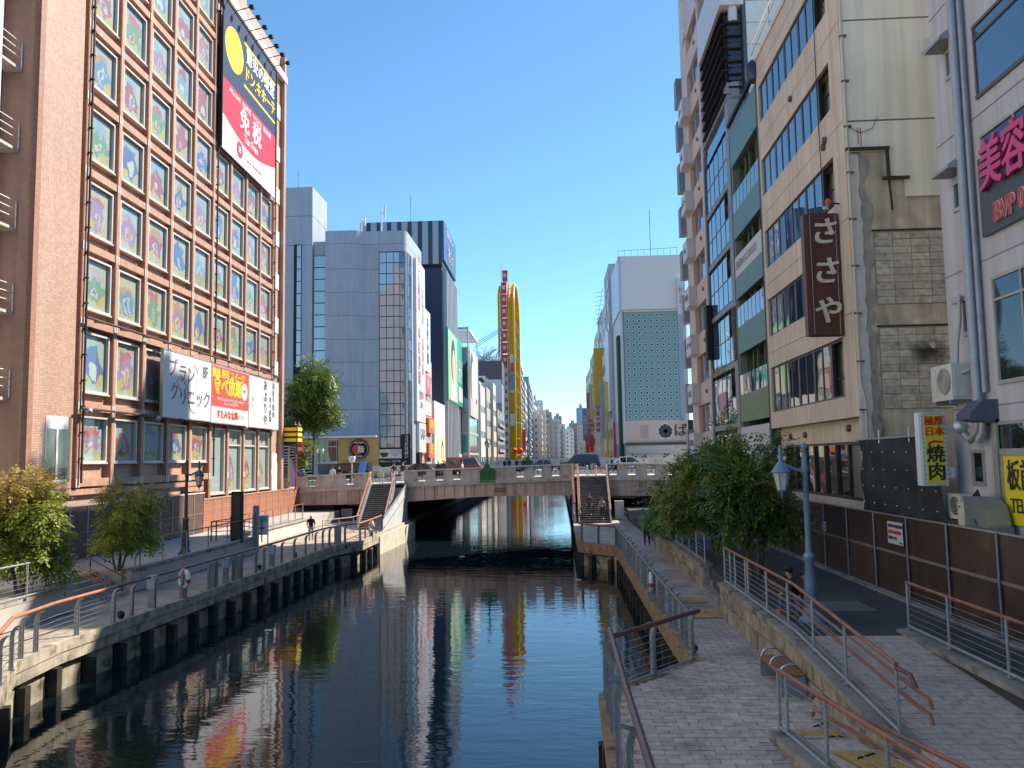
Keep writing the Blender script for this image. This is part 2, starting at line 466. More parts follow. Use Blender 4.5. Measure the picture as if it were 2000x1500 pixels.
for ya, yb in zip([73.3,79.9,84,88,98,102,105.6], [79.9,84,88,98,102,105.6,112.5]):
    for a, b in zip(xs, xs[1:]): rd_.quad((a,ya,road_z(a,ya)), (b,ya,road_z(b,ya)), (b,yb,road_z(b,yb)), (a,yb,road_z(a,yb)))
struct("road", rd_, MT['deck_road'])
deck_strip("pavement", 105.5, 112.3, .15, MT['sidewalk'], .16)
mk = MB()
for yy in (86.5, 93, 99.5):
    for k in range(-12, 14):
        a = k*5.0; mk.quad(*[(px,py,road_z(px,py)+.006) for px, py in ((a,yy-.08),(a+2.6,yy-.08),(a+2.6,yy+.08),(a,yy+.08))])
struct("road_marking", mk, C(.78,.78,.76,.6))
# high street land behind the buildings of both banks
struct("street_land", MB().box(-400,-34,113,1500,-1.9,4.35).box(-34,-20.8,113,1500,-1.9,4.3), M("far_pavement", (.30,.29,.28), .9))
struct("street_land", MB().box(9.3,400,113,1500,-1.9,4.85), M("far_pavement2", (.30,.29,.28), .9))
struct("street_land", MB().box(-300,-40,-200,72.9,-1.9,4.4), M("far_pavement3", (.30,.29,.28), .9))

# ------------------------------------------------------------------ quay walls with timber piles
def walk(poly, step, start=0.0):
    """points every step metres along a polyline with the local direction"""
    out, d = [], start
    acc = 0.0
    for (a, b) in zip(poly, poly[1:]):
        a, b = Vector(a), Vector(b); l = (b-a).length
        while d <= acc+l:
            out.append((a+(b-a)*((d-acc)/l), (b-a).normalized())); d += step
        acc += l
    return out
def quay(name, label, edge, inward, step, sw):
    t = thing(name, label, "quay wall", (edge[0][0], edge[0][1], 0))
    o = Vector((edge[0][0], edge[0][1], 0))
    pts = walk(edge, step, .6)
    fas = MB()
    for a, b in zip(edge, edge[1:]):
        n = Vector((b[1]-a[1], a[0]-b[0])).normalized()*inward*-1
        A, B = Vector(a), Vector(b)
        for (z0, z1, off) in ((1.2, 1.51, .05), (.86, 1.19, .015)):
            A1, B1 = A+n*off, B+n*off
            A2, B2 = A-n*.22, B-n*.22
            fas.add([(A1.x,A1.y,z0), (B1.x,B1.y,z0), (B2.x,B2.y,z0), (A2.x,A2.y,z0), (A1.x,A1.y,z1), (B1.x,B1.y,z1), (B2.x,B2.y,z1), (A2.x,A2.y,z1)],
                    [(0,3,2,1),(4,5,6,7),(0,1,5,4),(1,2,6,5),(2,3,7,6),(3,0,4,7)])
    fas.build("coping", sw, t, -o)
    pm = [MB().box(-.15,.15,-.14,.16,-1.9,z).mesh("pile", MT['timber_dark']) for z in (.72,.8,.66)]
    lp = None
    for i, (p, d) in enumerate(pts):
        n = Vector((d.y, -d.x))*inward*-1
        c = p-n*.05
        q = link("pile", pm[i % 3], t, (c.x-o.x, c.y-o.y, 0), math.atan2(d.y, d.x))
        if lp is not None:
            a, b = lp, p-n*.32
            v = (b-a); l = v.length
            w = random.uniform(.70,.84)
            MB().box(.2,l-.2,-.1,.1,-1.9,w).build("panel", MT['conc_wet'], t, (a.x-o.x, a.y-o.y, 0)).rotation_euler = (0,0,math.atan2(v.y,v.x))
        lp = p-n*.32
    back = MB()
    for a, b in zip(edge, edge[1:]):
        n = Vector((b[1]-a[1], a[0]-b[0])).normalized()*inward*-1
        A, B = Vector(a)-n*.62, Vector(b)-n*.62
        back.quad((A.x,A.y,-1.9), (B.x,B.y,-1.9), (B.x,B.y,1.04), (A.x,A.y,1.04))
    back.build("backing", MT['near_black'], t, -o)
    return t
quay("quay_wall", "stained concrete quay wall with dark timber piles along the sunny promenade of the left bank", EDGE_L[:-1]+[(-12.7,60.2)], -1, 1.75, MT['conc_wet'])
quay("quay_wall", "ochre edged quay wall with dark timber piles below the right bank promenade", EDGE_R[:-1]+[(1.4,60)], 1, 1.75, MT['deck_fascia'])
# pale concrete pier under the left stair
t = thing("stair_pier", "pale concrete pier at the waterline below the left bridge stair", "pier", (-12.5,66,0))
MB().prism([(-.1,-6.3),(.12,1.0),(.2,7),(-1.4,7),(-1.4,-6.3)], -1.9, 1.32, 'z').build("wall", M("pier_concrete", (.56,.53,.44), .8, 0, .15, 1.5, .2, 30, .2, dirt=((.16,.17,.08), .9, .66, (1,1,1))), t)

# ------------------------------------------------------------------ stone walls
def stone_variants():
    out = []
    for k in range(6):
        r = random.Random(k)
        j = lambda a: r.uniform(-a, a)
        vs = []
        for (y, ins) in ((0, 0), (-.05, .07)):
            for (x, z) in ((0,0), (1,0), (1,1), (0,1)):
                xi = x+(ins*(1-2*x))*.6+(j(.02) if y else 0); zi = z+(ins*(1-2*z))+(j(.03) if y else 0)
                vs.append((xi, y+(j(.018) if y else 0), zi))
        mb = MB()
        mb.add(vs+[(0,.15,0),(1,.15,0),(1,.15,1),(0,.15,1)], [(4,5,6,7),(0,1,5,4),(1,2,6,5),(2,3,7,6),(3,0,4,7),(8,9,1,0),(9,10,2,1),(10,11,3,2),(11,8,0,3)])
        out.append(mb.mesh("stone", MT['stone']))
    return out
STONES = stone_variants()
def stone_wall(label, loc, rz, length, z0, ztop, thick=.4, rows=2, cap=.13, slen=(.55,.95), capmat=None, stones=True, mat=None):
    t = thing("stone_wall", label, "wall", (loc[0], loc[1], 0), rz)
    N = max(2, int(length/1.2))
    co, cp = MB(), MB()
    for i in range(N):
        a, b = length*i/N, length*(i+1)/N
        za, zb = ztop(a), ztop(b)
        co.add([(a,.05,z0),(b,.05,z0),(b,thick,z0),(a,thick,z0),(a,.05,za-cap),(b,.05,zb-cap),(b,thick,zb-cap),(a,thick,za-cap)], [(0,1,5,4),(1,2,6,5),(2,3,7,6),(3,0,4,7),(4,5,6,7)])
        cp.add([(a+.006,-.07,za-cap),(b-.006,-.07,zb-cap),(b-.006,thick+.03,zb-cap),(a+.006,thick+.03,za-cap),(a+.006,-.07,za),(b-.006,-.07,zb),(b-.006,thick+.03,zb),(a+.006,thick+.03,za)], [(0,3,2,1),(4,5,6,7),(0,1,5,4),(1,2,6,5),(2,3,7,6),(3,0,4,7)])
    co.build("core", mat or MT['stone_cap'], t)
    cp.build("coping", capmat or MT['stone_cap'], t)
    if stones:
        for r in range(rows):
            x = -random.uniform(0,.3)
            while x < length:
                w = random.uniform(*slen)
                x0, x1 = max(x,0), min(x+w, length)
                if x1-x0 > .12:
                    zt = ztop((x0+x1)/2)-cap-z0
                    s = link("stone", STONES[random.randrange(6)], t, (x0+.012, .03+random.uniform(-.02,.02), z0+zt*r/rows+.01))
                    s.scale = (x1-x0-.03, 1, zt/rows-.028)
                x += w
    return t
stone_wall("dark stone retaining wall beside the descending ramp where the two people sit", (5.36,28.1), RIGHTF, 14.1, 1.45, lambda u: 2.55 if u < 8 else 2.55-(u-8)*.075)
stone_wall("stone retaining wall with pale rough blocks below the right bank trees", (5.66,49), RIGHTF, 15.8, 1.45, lambda u: 2.5)
stone_wall("left bank stone wall under the orange tipped tree at the picture edge", (-17.3,12), LEFTF, 17.3, 1.5, lambda u: 2.45, capmat=MT['concrete'])
stone_wall("long shaded stone wall under the lamp post on the left bank", (-17.3,33.5), LEFTF, 14, 1.5, lambda u: 2.45)
stone_wall("sunlit pale concrete wall behind the bald man in black", (-18.9,48), LEFTF, 15.5, 1.5, lambda u: 2.45, stones=False, capmat=MT['concrete'], mat=M("pale_concrete", (.55,.54,.50), .85, var=.14, streak=.2, dirt=((.3,.29,.26), 1.5, .62)))
stone_wall("low mossy kerb wall under the far right ramp railing", (8.22,20.9), RIGHTF, 15, 1.5, lambda u: 2.47, thick=.36, rows=1, stones=False)
stone_wall("stub of stone wall at the foot of the front ramp railing", (3.92,16.1), RIGHTF, 9, 1.4, lambda u: 1.62+.11*u, thick=.36, rows=1)

# end faces of the wall at the right bank step opening
t = thing("stone_steps", "short stone steps between the two right bank stone walls", "steps", (5.6,28.1,1.5))
for k in range(4):
    MB().box(k*.33,1.6,0,4.9,.0,.22*(k+1)).build("step", MT['stone_cap'], t) if k < 4 else None
t = thing("stone_steps", "broad steps up from the sunny left promenade beside brown handrails", "steps", (-17.25,29.5,1.5))
for k in range(5):
    MB().box(-1.75,-k*.35,0,3.95,.18*k,.18*(k+1)-.004).build("step", M("step_conc", (.36,.34,.31), .85, var=.15), t)
# ramps on the right bank
def ramp(name, x0, x1, prof, mat, sub=2):
    mb = MB()
    for (ya, za), (yb, zb) in zip(prof, prof[1:]):
        mb.quad((x0,ya,za),(x1,ya,za),(x1,yb,zb),(x0,yb,zb))
        mb.quad((x0,ya,za),(x0,yb,zb),(x0,yb,1.3),(x0,ya,1.3)); mb.quad((x1,ya,za),(x1,yb,zb),(x1,yb,1.3),(x1,ya,1.3))
    return struct(name, mb, mat)
ramp_r = ramp("ramp", 5.74, 8.22, [(4,2.0),(14,2.0),(20.42,2.402)], MT['paver'])
ramp_f = ramp("ramp", 4.26, 5.74, [(4,2.0),(13,2.0),(15.9,1.503)], MT['paver'])
def ramp_z(x, y):
    return float(np.interp(y, [13,15.9], [2.0,1.503])) if x < 5.74 else float(np.interp(y, [14,20.42], [2.0,2.402]))
# paving stones: the nearest ones one by one, the rest as one mesh
pv = [MB().box(.008,.432,.008,.212,0,h).mesh("paver", MT['paver']) for h in (.020,.024,.028)]
cells = []
for j in range(0, 76):
    y = 5.4+j*.22
    off = .22 if j % 2 else 0
    for i in range(-1, 11):
        x = .95+i*.44+off
        lim = .95 if y < 18.7 else .95+(y-18.7)*.8
        if x < lim+.02 or x+.44 > (5.2 if y > 15.9 else 3.86) or y > 21.6: continue
        cells.append((x, y))
show = sorted([c for c in cells if c[1] > 12.0], key=lambda c: c[1])
far = MB()
for n, (x, y) in enumerate(show):
    if n < 290: link("paver", pv[random.randrange(3)], right_prom, (x, y, 1.5))
    else: far.box(x+.008, x+.432, y+.008, y+.212, 1.5, 1.5+random.uniform(.02,.028))
tag(far.build("paver_field", MT['paver'], right_prom), kind='stuff')
fr = MB()
for j in range(34):
    y = 13.0+j*.22
    for i in range(6):
        x = 5.76+i*.44+(.2 if j % 2 else 0)
        if x+.43 > 8.2: continue
        za, zb = ramp_z(6.5,y)+.004, ramp_z(6.5,y+.2)+.004
        h = random.uniform(.012,.02)
        if y < 20.2: fr.add([(x+.01,y+.01,za),(x+.43,y+.01,za),(x+.43,y+.21,zb),(x+.01,y+.21,zb),(x+.01,y+.01,za+h),(x+.43,y+.01,za+h),(x+.43,y+.21,zb+h),(x+.01,y+.21,zb+h)], [(4,5,6,7),(0,1,5,4),(1,2,6,5),(2,3,7,6),(3,0,4,7)])
tag(fr.build("paver_field", MT['paver'], ramp_r), kind='stuff')
def tactile(x0, x1, y0, y1, zf, label):
    mb = MB()
    mb.add([(x0,y0,zf(y0)+.03),(x1,y0,zf(y0)+.03),(x1,y1,zf(y1)+.03),(x0,y1,zf(y1)+.03)], [(0,1,2,3)])
    nx, ny = int((x1-x0)/.075), int((y1-y0)/.075)
    for i in range(nx):
        for j in range(ny):
            cx, cy = x0+(i+.5)*.075, y0+(j+.5)*.075; z = zf(cy)+.03
            mb.add([(cx-.02,cy-.02,z),(cx+.02,cy-.02,z),(cx+.02,cy+.02,z),(cx-.02,cy+.02,z),(cx-.012,cy-.012,z+.008),(cx+.012,cy-.012,z+.008),(cx+.012,cy+.012,z+.008),(cx-.012,cy+.012,z+.008)], [(4,5,6,7),(0,1,5,4),(1,2,6,5),(2,3,7,6),(3,0,4,7)])
    tag(mb.build("tactile_paving", MT['tactile']), label, "tactile paving")
tactile(4.45,5.3,30.2,31.2,lambda y: 1.5, "farther sunlit yellow tactile paving patch by the right bank steps")
tactile(4.3,5.28,27.4,28.8,lambda y: 1.5, "nearer yellow tactile paving patch at the foot of the right bank steps")
tactile(4.5,5.25,13.1,14.6,lambda y: ramp_z(4.6,y), "dull yellow tactile paving on the front ramp by the handrails")
tactile(4.3,5.2,16.05,16.4,lambda y: 1.5, "narrow tactile strip in front of the ramp at the bench end")
tag(MB().add([(7.3,23.6,2.404),(8.75,23.6,2.404),(8.75,25.2,2.404),(7.3,25.2,2.404)], [(0,1,2,3)]).build("road_grating", M("grating", (.16,.18,.20), .5, .4, .2, 12)), "rectangular metal grating set in the dark asphalt path", "grating")
# ================================================================== the road bridge
def par_z(x): return float(np.interp(x, [-60,-23.6,-21.9,-13.2,-5.87,1.76,4.6,9.1,20,60], [5.0,5.25,5.51,5.82,6.02,6.17,6.16,6.09,5.95,5.6]))
def gird_z(x): return float(np.interp(x, [-24,-17.8,-13.1,-9,-5.5,1.6,5,9.1,20], [2.95,2.97,3.13,3.38,3.52,3.5,3.41,3.35,3.3]))
bridge = thing("road_bridge", "pinkish road bridge with stone parapet and ornamental grilles across the canal", "bridge", (0,73,0))
def strip(mb, x0, x1, y0, y1, f0, f1, n=None):
    n = n or max(1, int(abs(x1-x0)/2.5))
    for i in range(n):
        a, b = x0+(x1-x0)*i/n, x0+(x1-x0)*(i+1)/n
        mb.add([(a,y0,f0(a)),(b,y0,f0(b)),(b,y1,f0(b)),(a,y1,f0(a)),(a,y0,f1(a)),(b,y0,f1(b)),(b,y1,f1(b)),(a,y1,f1(a))], [(0,3,2,1),(4,5,6,7),(0,1,5,4),(1,2,6,5),(2,3,7,6),(3,0,4,7)])
    return mb
GAPS = [(-16.3,-13.25),(1.75,4.62)]
SECTS = [(-24.2,-16.3,[-23.2,-21.5,-18.1]), (-13.25,1.75,[-11.67,-10.1,-8.6,-3.0,-1.45,.1]), (4.62,16,[5.1,6.72,8.4,10.2,12,13.8])]
def grille():
    mb = MB()
    w, h = .36, .38
    for a, b in (((-w,-h),(w,-h)), ((w,-h),(w,h)), ((w,h),(-w,h)), ((-w,h),(-w,-h))):
        mb.obox((a[0],0,a[1]), (b[0],0,b[1]), .05, .04, (0,1,0))
    for sx in (-1,1):
        for sz in (-1,1):
            pts = []
            for k in range(13):
                t = k/12*PI*1.45
                r = .17-.008*k
                pts.append((sx*(.17+r*math.cos(t+PI)*1.0), 0, sz*(.19+r*math.sin(t+PI))))
            mb.tube(pts, .016, 4)
            mb.tube([(0,0,0), (sx*w*.9,0,sz*h*.9)], .014, 4)
    mb.tube([(0,0,-h),(0,0,h)], .014, 4).tube([(-w,0,0),(w,0,0)], .014, 4)
    return mb.mesh("grille", MT['black'])
GR = grille()
for (x0, x1, gs) in SECTS:
    strip(MB(), x0, x1, -.12, .38, lambda x: par_z(x)-.13, par_z).build("parapet_cap", MT['parapet_cap'], bridge)
    strip(MB(), x0, x1, -.06, .32, lambda x: par_z(x)-1.2, lambda x: par_z(x)-1.06).build("parapet_base", MT['parapet'], bridge)
    ed = [x0]
    for g in gs: ed += [g-.37, g+.37]
    ed.append(x1)
    for a, b in zip(ed[0::2], ed[1::2]):
        if b-a > .05: strip(MB(), a, b, -.01, .27, lambda x: par_z(x)-1.06, lambda x: par_z(x)-.13).build("parapet_panel", MT['parapet'], bridge)
    for g in gs:
        q = link("grille", GR, bridge, (g, .13, par_z(g)-.6))
        q.scale = (1, 1, 1.16)
    strip(MB(), x0, x1, -.22, .3, lambda x: par_z(x)-1.46, lambda x: par_z(x)-1.2).build("fascia", MT['fascia'], bridge)
    n = int((x1-x0)/.88)
    for i in range(n):
        a = x0+(x1-x0)*i/n; b = x0+(x1-x0)*(i+1)/n
        m = (a+b)/2
        strip(MB(), a, b-.004, .02, .2, gird_z, lambda x: par_z(x)-1.46, 1).build("girder_panel", MT['girder'], bridge)
        MB().box(a-.015,a+.015,-.08,.02,gird_z(a)+.05,par_z(a)-1.47).build("stiffener", MT['girder'], bridge)
    strip(MB(), x0, x1, -.12, .25, lambda x: gird_z(x)-.05, lambda x: gird_z(x)).build("bottom_flange", MT['girder'], bridge)
for (a, b) in GAPS:      # behind the stairs
    strip(MB(), a, b, .02, .2, gird_z, lambda x: par_z(x)-1.5, 2).build("girder_panel", MT['girder'], bridge)
strip(MB(), -24, 16, .25, 39.5, lambda x: gird_z(x)+.55, lambda x: par_z(x)-1.32).build("deck_slab", MT['near_black'], bridge)
for k in range(1, 6): strip(MB(), -13.4, 2, k*6.6, k*6.6+.5, lambda x: gird_z(x)+.1, lambda x: gird_z(x)+.56).build("cross_beam", MT['near_black'], bridge)
# far parapet
FP = lambda x: par_z(x)+.5
strip(MB(), -24, 16, 39.4, 39.8, lambda x: FP(x)-1.3, lambda x: FP(x)-.12).build("far_parapet", MT['parapet'], bridge)
strip(MB(), -24, 16, 39.3, 39.9, lambda x: FP(x)-.12, FP).build("far_parapet_cap", MT['parapet_cap'], bridge)
# abutments under the bridge ends
struct("abutment", MB().box(-24,-19.6,73.3,112,-1.9,3.0).box(-19.6,-13.3,84,112,1.4,3.0), MT['near_black'])
struct("abutment", MB().box(9.3,24,73.3,112,-1.9,3.4).box(2.0,9.3,86,112,1.4,3.4), MT['near_black'])
pl = MB().box(-5.3,-4.33,-.14,-.02,3.86,4.2).build("name_plate", C(.20,.13,.10,.5), bridge)
text("道頓堀橋", .21, C(.42,.33,.26,.5), bridge, (-4.82,-.16,4.02), bold=1)
for (x, z, w) in ((-17.6,2.72,2.6), (6.2,3.12,3.4)):
    tag(MB().box(-w/2,w/2,-.1,.1,-.06,.06).box(-w*.2,w*.3,-.12,.12,-.14,-.06).build("soffit_light", MT['white'], None, (x,76,z)), "pale lamp batten hung under the %s end of the bridge" % ("left" if x < 0 else "right"), "lamp")
# equipment boxes in the dark openings under both bridge ends
for (x, y, z, w, h, c, lab) in ((-17.0,75,1.5,1.3,1.5,(.17,.2,.27),"dark blue equipment cabinet under the left end of the bridge"), (-18.6,74.2,1.5,1.0,1.0,(.45,.47,.5),"light grey cabinet under the left end of the bridge"),
                            (5.35,70.5,1.5,.75,1.55,(.62,.62,.6),"white service cabinet at the foot of the right stair")):
    q = thing("service_cabinet", lab, "cabinet", (x,y,z))
    MB().box(-w/2,w/2,-.3,.3,.06,h).build("body", C(*c), q); MB().box(-w/2+.05,w/2-.05,-.32,-.3,.15,h-.08).build("door", C(*[k*.9 for k in c]), q)
    MB().box(-w/2+.03,w/2-.03,-.27,.27,0,.06).build("plinth", MT['black'], q)

# ------------------------------------------------------------------ stairs from the bridge to the promenades
STEP = M("stair_stone", (.075,.072,.07), .8, 0, .35, 5, .4, 30, rnd=.2)
NOSE = M("stair_nosing", (.30,.29,.28), .7, 0, .2, 4)
def staircase(label, xb, yb, zb, xt, yt, zt, w, n):
    t = thing("staircase", label, "staircase", (xb, yb, zb))
    dx, dy, dz = (xt-xb)/n, (yt-yb)/n, (zt-zb)/n
    sm = MB().box(0, w, 0, dy*1.5, -.35, 0).mesh("step", STEP); nm = MB().box(0, w, -.03, .05, -.02, .012).mesh("nosing", NOSE)
    for k in range(n):
        s = link("step", sm, t, (dx*k, dy*k, dz*(k+1)))
        link("nosing", nm, s, (0, 0, 0))
    for side in (0, 1):
        x = -.12 if side == 0 else w
        a = Vector((x+.06, -.1, .05)); b = a+Vector((xt-xb, yt-yb, zt-zb+.1))
        MB().obox(a, b, .12, .5).build("stringer", MT['steel_light'], t)
        up = Vector((0,0,1.0))
        MB().obox(a+up, b+up, .11, .06).build("handrail", M("stair_rail", (.42,.20,.12), .45, var=.2, scale=4), t)
        if side == 0: MB().tube([a+Vector((.1,0,.72)), b+Vector((.1,0,.72))], .03).build("inner_rail", MT['rail_brown'], t)
        pm = MB().box(-.03,.03,-.05,.05,0,1.0).mesh("post", MT['steel'])
        for k in range(7):
            p = a+(b-a)*(k/6); link("post", pm, t, p)
        for h in (.25,.42,.59): MB().tube([a+Vector((0,0,h)), b+Vector((0,0,h))], .012, 4).build("cable", MT['cable'], t)
    return t
stL = staircase("stone stair with orange brown handrails climbing from the left promenade to the bridge", -15.05,63.4,1.5, -16.1,73,4.62, 2.0, 22)
stR = staircase("shaded stone stair with two people descending from the bridge on the right", 1.95,67,1.5, 2.05,73,5.0, 2.4, 22)
q = thing("stair_side_wall", "pale grey panelled side wall of the left stair above the water", "wall", (-12.85,62,0))
for k in range(5):
    y0, y1 = k*2.2, k*2.2+2.185
    zt = lambda y: 2.35+y*.2
    MB().prism([(y0,1.33),(y1,1.33),(y1,zt(y1)),(y0,zt(y0))], -.05-.03*k, .0-.03*k, 'x').build("panel", M("pale_panel", (.58,.60,.62), .5, .1, .08, 1, streak=.15), q)
MB().obox((.06,0,2.5), (-.1,11,4.7), .1, .12).build("edge_trim", MT['steel_light'], q)
MB().obox((.06,.2,1.75), (-.1,11,3.9), .06, .07).build("edge_trim", MT['steel_light'], q)
q = thing("stair_side_wall", "narrow pale side wall of the right stair above the dark water", "wall", (1.55,60,0))
MB().prism([(7,1.4),(13,1.4),(13,5.3),(7,2.1)], -.08, .1, 'x').build("panel", MT['steel_light'], q)
MB().obox((0,6.8,3.1), (0,12.9,6.15), .14, .1).build("edge_trim", MT['rail_brown'], q)

# bollards at the head of the stairs
bol = thing("bollard", "steel bollard at the head of the right stair, left one", "bollard", (2.9,74,deck_z(2.9)+.15), 0, "bollards at the heads of the stairs")
MB().lathe([(.07,0),(.07,.78),(.075,.8),(.06,.86),(.02,.89)], n=10).build("post", MT['alu'], bol)
MB().lathe([(.08,.66),(.08,.71)], n=10).build("band", C(.5,.45,.2), bol)
dup(bol, "steel bollard at the head of the right stair, right one", (3.65,74,deck_z(3.65)+.15))
dup(bol, "steel bollard at the head of the left stair, nearer the notice stand", (-15.35,74,deck_z(-15.3)+.15))
dup(bol, "steel bollard at the head of the left stair, nearer the white wall end", (-14.55,74,deck_z(-14.5)+.15))
# slanted notice stand at the head of the left stair
q = thing("notice_stand", "grey slanted notice stand at the head of the left stair", "notice stand", (-15.95,74.2,deck_z(-16)+.15))
for x in (-.3,.3): MB().obox((x,0,0), (x,0,1.15), .07, .1, (0,1,0)).build("post", MT['steel'], q)
MB().obox((0,-.25,1.1), (0,.15,1.55), .75, .06).build("board", C(.25,.3,.34), q)

# green lamp standards on both parapets
def green_lamp(label, x, y, z, s):
    q = thing("lamp_standard", label, "lamp post", (x,y,z)); q.scale = (s,s,s)
    MB().box(-.66,.66,-.35,.35,0,1.0).prism([(-.66,1.0),(.66,1.0),(.5,1.18),(.28,1.3),(.2,1.62),(-.2,1.62),(-.28,1.3),(-.5,1.18)], -.3, .3).box(-.72,.72,-.4,.4,.93,1.03).box(-.7,.7,-.38,.38,0,.12).build("pedestal", MT['lamp_green'], q)
    MB().lathe([(.16,1.6),(.12,1.75),(.07,2.0),(.06,2.9),(.09,2.95),(.05,3.0)], n=10).build("pole", MT['lamp_green'], q)
    MB().lathe([(.06,3.0),(.2,3.1),(.24,3.45)], n=8).build("lantern", MT['lantern_glass'], q)
    MB().lathe([(.3,3.45),(.22,3.55),(.08,3.7),(.03,3.85)], n=8).build("lantern_cap", MT['lamp_dark'], q)
green_lamp("green lamp standard on a square pedestal midway along the near parapet", -5.87, 73.15, 4.66, 1.0)
green_lamp("dark green lamp standard on the far parapet of the bridge", -3.6, 112.6, 5.2, 1.05)
# ================================================================== brown tiled department store on the left bank
def art_material():
    """window posters: abstract patches of colour, different on every pane"""
    m, nt, b, N, L = _nodes("poster_art")
    tc = N.new("ShaderNodeTexCoord"); oi = N.new("ShaderNodeObjectInfo")
    def math_(op, a, c):
        k = N.new("ShaderNodeMath"); k.operation = op
        for i, v in enumerate((a, c)):
            if isinstance(v, (int, float)): k.inputs[i].default_value = v
            elif v is not None: L.new(v, k.inputs[i])
        return k.outputs[0]
    w = math_('MULTIPLY', oi.outputs['Random'], 60.0)
    nz = N.new("ShaderNodeTexNoise"); nz.noise_dimensions = '4D'; nz.inputs['Scale'].default_value = 3.2; nz.inputs['Detail'].default_value = 3
    L.new(tc.outputs['Generated'], nz.inputs['Vector']); L.new(w, nz.inputs['W'])
    sub = N.new("ShaderNodeVectorMath"); sub.operation = 'SUBTRACT'; sub.inputs[1].default_value = (.5,.5,.5); L.new(nz.outputs['Color'], sub.inputs[0])
    sc = N.new("ShaderNodeVectorMath"); sc.operation = 'SCALE'; sc.inputs['Scale'].default_value = .75; L.new(sub.outputs[0], sc.inputs[0])
    ad = N.new("ShaderNodeVectorMath"); ad.operation = 'ADD'; L.new(tc.outputs['Generated'], ad.inputs[0]); L.new(sc.outputs[0], ad.inputs[1])
    sp = N.new("ShaderNodeSeparateXYZ"); L.new(ad.outputs[0], sp.inputs[0])
    def ell(cx, cz, rx, rz):
        a = math_('DIVIDE', math_('SUBTRACT', sp.outputs[0], cx), rx); c = math_('DIVIDE', math_('SUBTRACT', sp.outputs[2], cz), rz)
        d = math_('ADD', math_('MULTIPLY', a, a), math_('MULTIPLY', c, c))
        return math_('LESS_THAN', d, 1.0)
    def pal(cols, mulv, addv):
        f = math_('FRACT', math_('ADD', math_('MULTIPLY', oi.outputs['Random'], mulv), addv), None)
        r = N.new("ShaderNodeValToRGB"); r.color_ramp.interpolation = 'CONSTANT'
        e = r.color_ramp.elements
        while len(e) < len(cols): e.new(.5)
        for i, c in enumerate(cols): e[i].position = i/len(cols); e[i].color = rgba(c)
        L.new(f, r.inputs[0]); return r.outputs[0]
    def mix(f, a, c):
        k = N.new("ShaderNodeMix"); k.data_type = 'RGBA'
        if isinstance(f, (int, float)): k.inputs['Factor'].default_value = f
        else: L.new(f, k.inputs['Factor'])
        for s, v in (('A', a), ('B', c)):
            if isinstance(v, tuple): k.inputs[s].default_value = rgba(v)
            else: L.new(v, k.inputs[s])
        return k.outputs['Result']
    n2 = N.new("ShaderNodeTexNoise"); n2.noise_dimensions = '4D'; n2.inputs['Scale'].default_value = 2.6; L.new(tc.outputs['Generated'], n2.inputs['Vector']); L.new(w, n2.inputs['W'])
    base = mix(math_('GREATER_THAN', n2.outputs[0], .52), pal([(.62,.56,.36),(.52,.60,.62),(.60,.50,.42),(.50,.56,.44)], 7.3, .1), pal([(.58,.42,.26),(.62,.58,.45),(.42,.52,.58),(.64,.60,.36)], 5.1, .4))
    c = mix(ell(.5,.70,.30,.17), base, pal([(.50,.05,.06),(.05,.17,.48),(.62,.30,.08),(.30,.50,.62),(.55,.42,.5),(.60,.10,.12)], 11.7, .2))
    c = mix(ell(.5,.42,.40,.27), c, pal([(.04,.15,.45),(.10,.30,.55),(.48,.06,.08),(.20,.42,.60),(.06,.12,.38),(.45,.22,.42),(.14,.36,.16)], 17.9, .0))
    c = mix(ell(.5,.36,.15,.13), c, pal([(.72,.71,.66),(.70,.68,.52),(.62,.66,.70)], 3.7, .3))
    c = mix(ell(.52,.36,.07,.10), c, pal([(.60,.06,.07),(.10,.2,.5),(.62,.25,.06),(.7,.7,.65)], 9.1, .6))
    c = mix(ell(.24,.15,.15,.10), c, (.66,.52,.08)); c = mix(ell(.76,.15,.15,.10), c, (.64,.50,.06))
    c = mix(.22, c, (.42,.47,.50))
    dk = N.new("ShaderNodeVectorMath"); dk.operation = 'SCALE'; dk.inputs['Scale'].default_value = .72; L.new(c, dk.inputs[0])
    L.new(dk.outputs[0], b.inputs['Base Color']); b.inputs['Roughness'].default_value = .6
    return m
ART = art_material()
store = thing("department_store", "brown tiled store with a grid of poster windows on the left bank", "building", (-21.98,33.6,0), LEFTF+.015)
TB, BS, CT = MT['tile_brick'], MT['brick_smooth'], MT['column_tile']
FL = [5.9, 9.47, 13.46, 17.13, 20.81, 24.48, 28.11, 31.78, 35.45, 39.1]
u0, pitch = 3.9, 3.07
U1 = u0+9*pitch
MB().box(3.45, 34.4, .32, 22, 5.2, 41.5).build("wall", TB, store)
MB().box(-.0, 3.42, .0, .3, 5.45, 44).build("tile_wall", TB, store)
MB().box(.02, 3.44, .3, 22, 5.45, 44).build("side_wall", M("mauve_wall", (.33,.215,.18), .8, var=.08, streak=.1), store)
MB().box(0, .36, -.002, .32, 5.45, 44).build("corner_tile", CT, store)
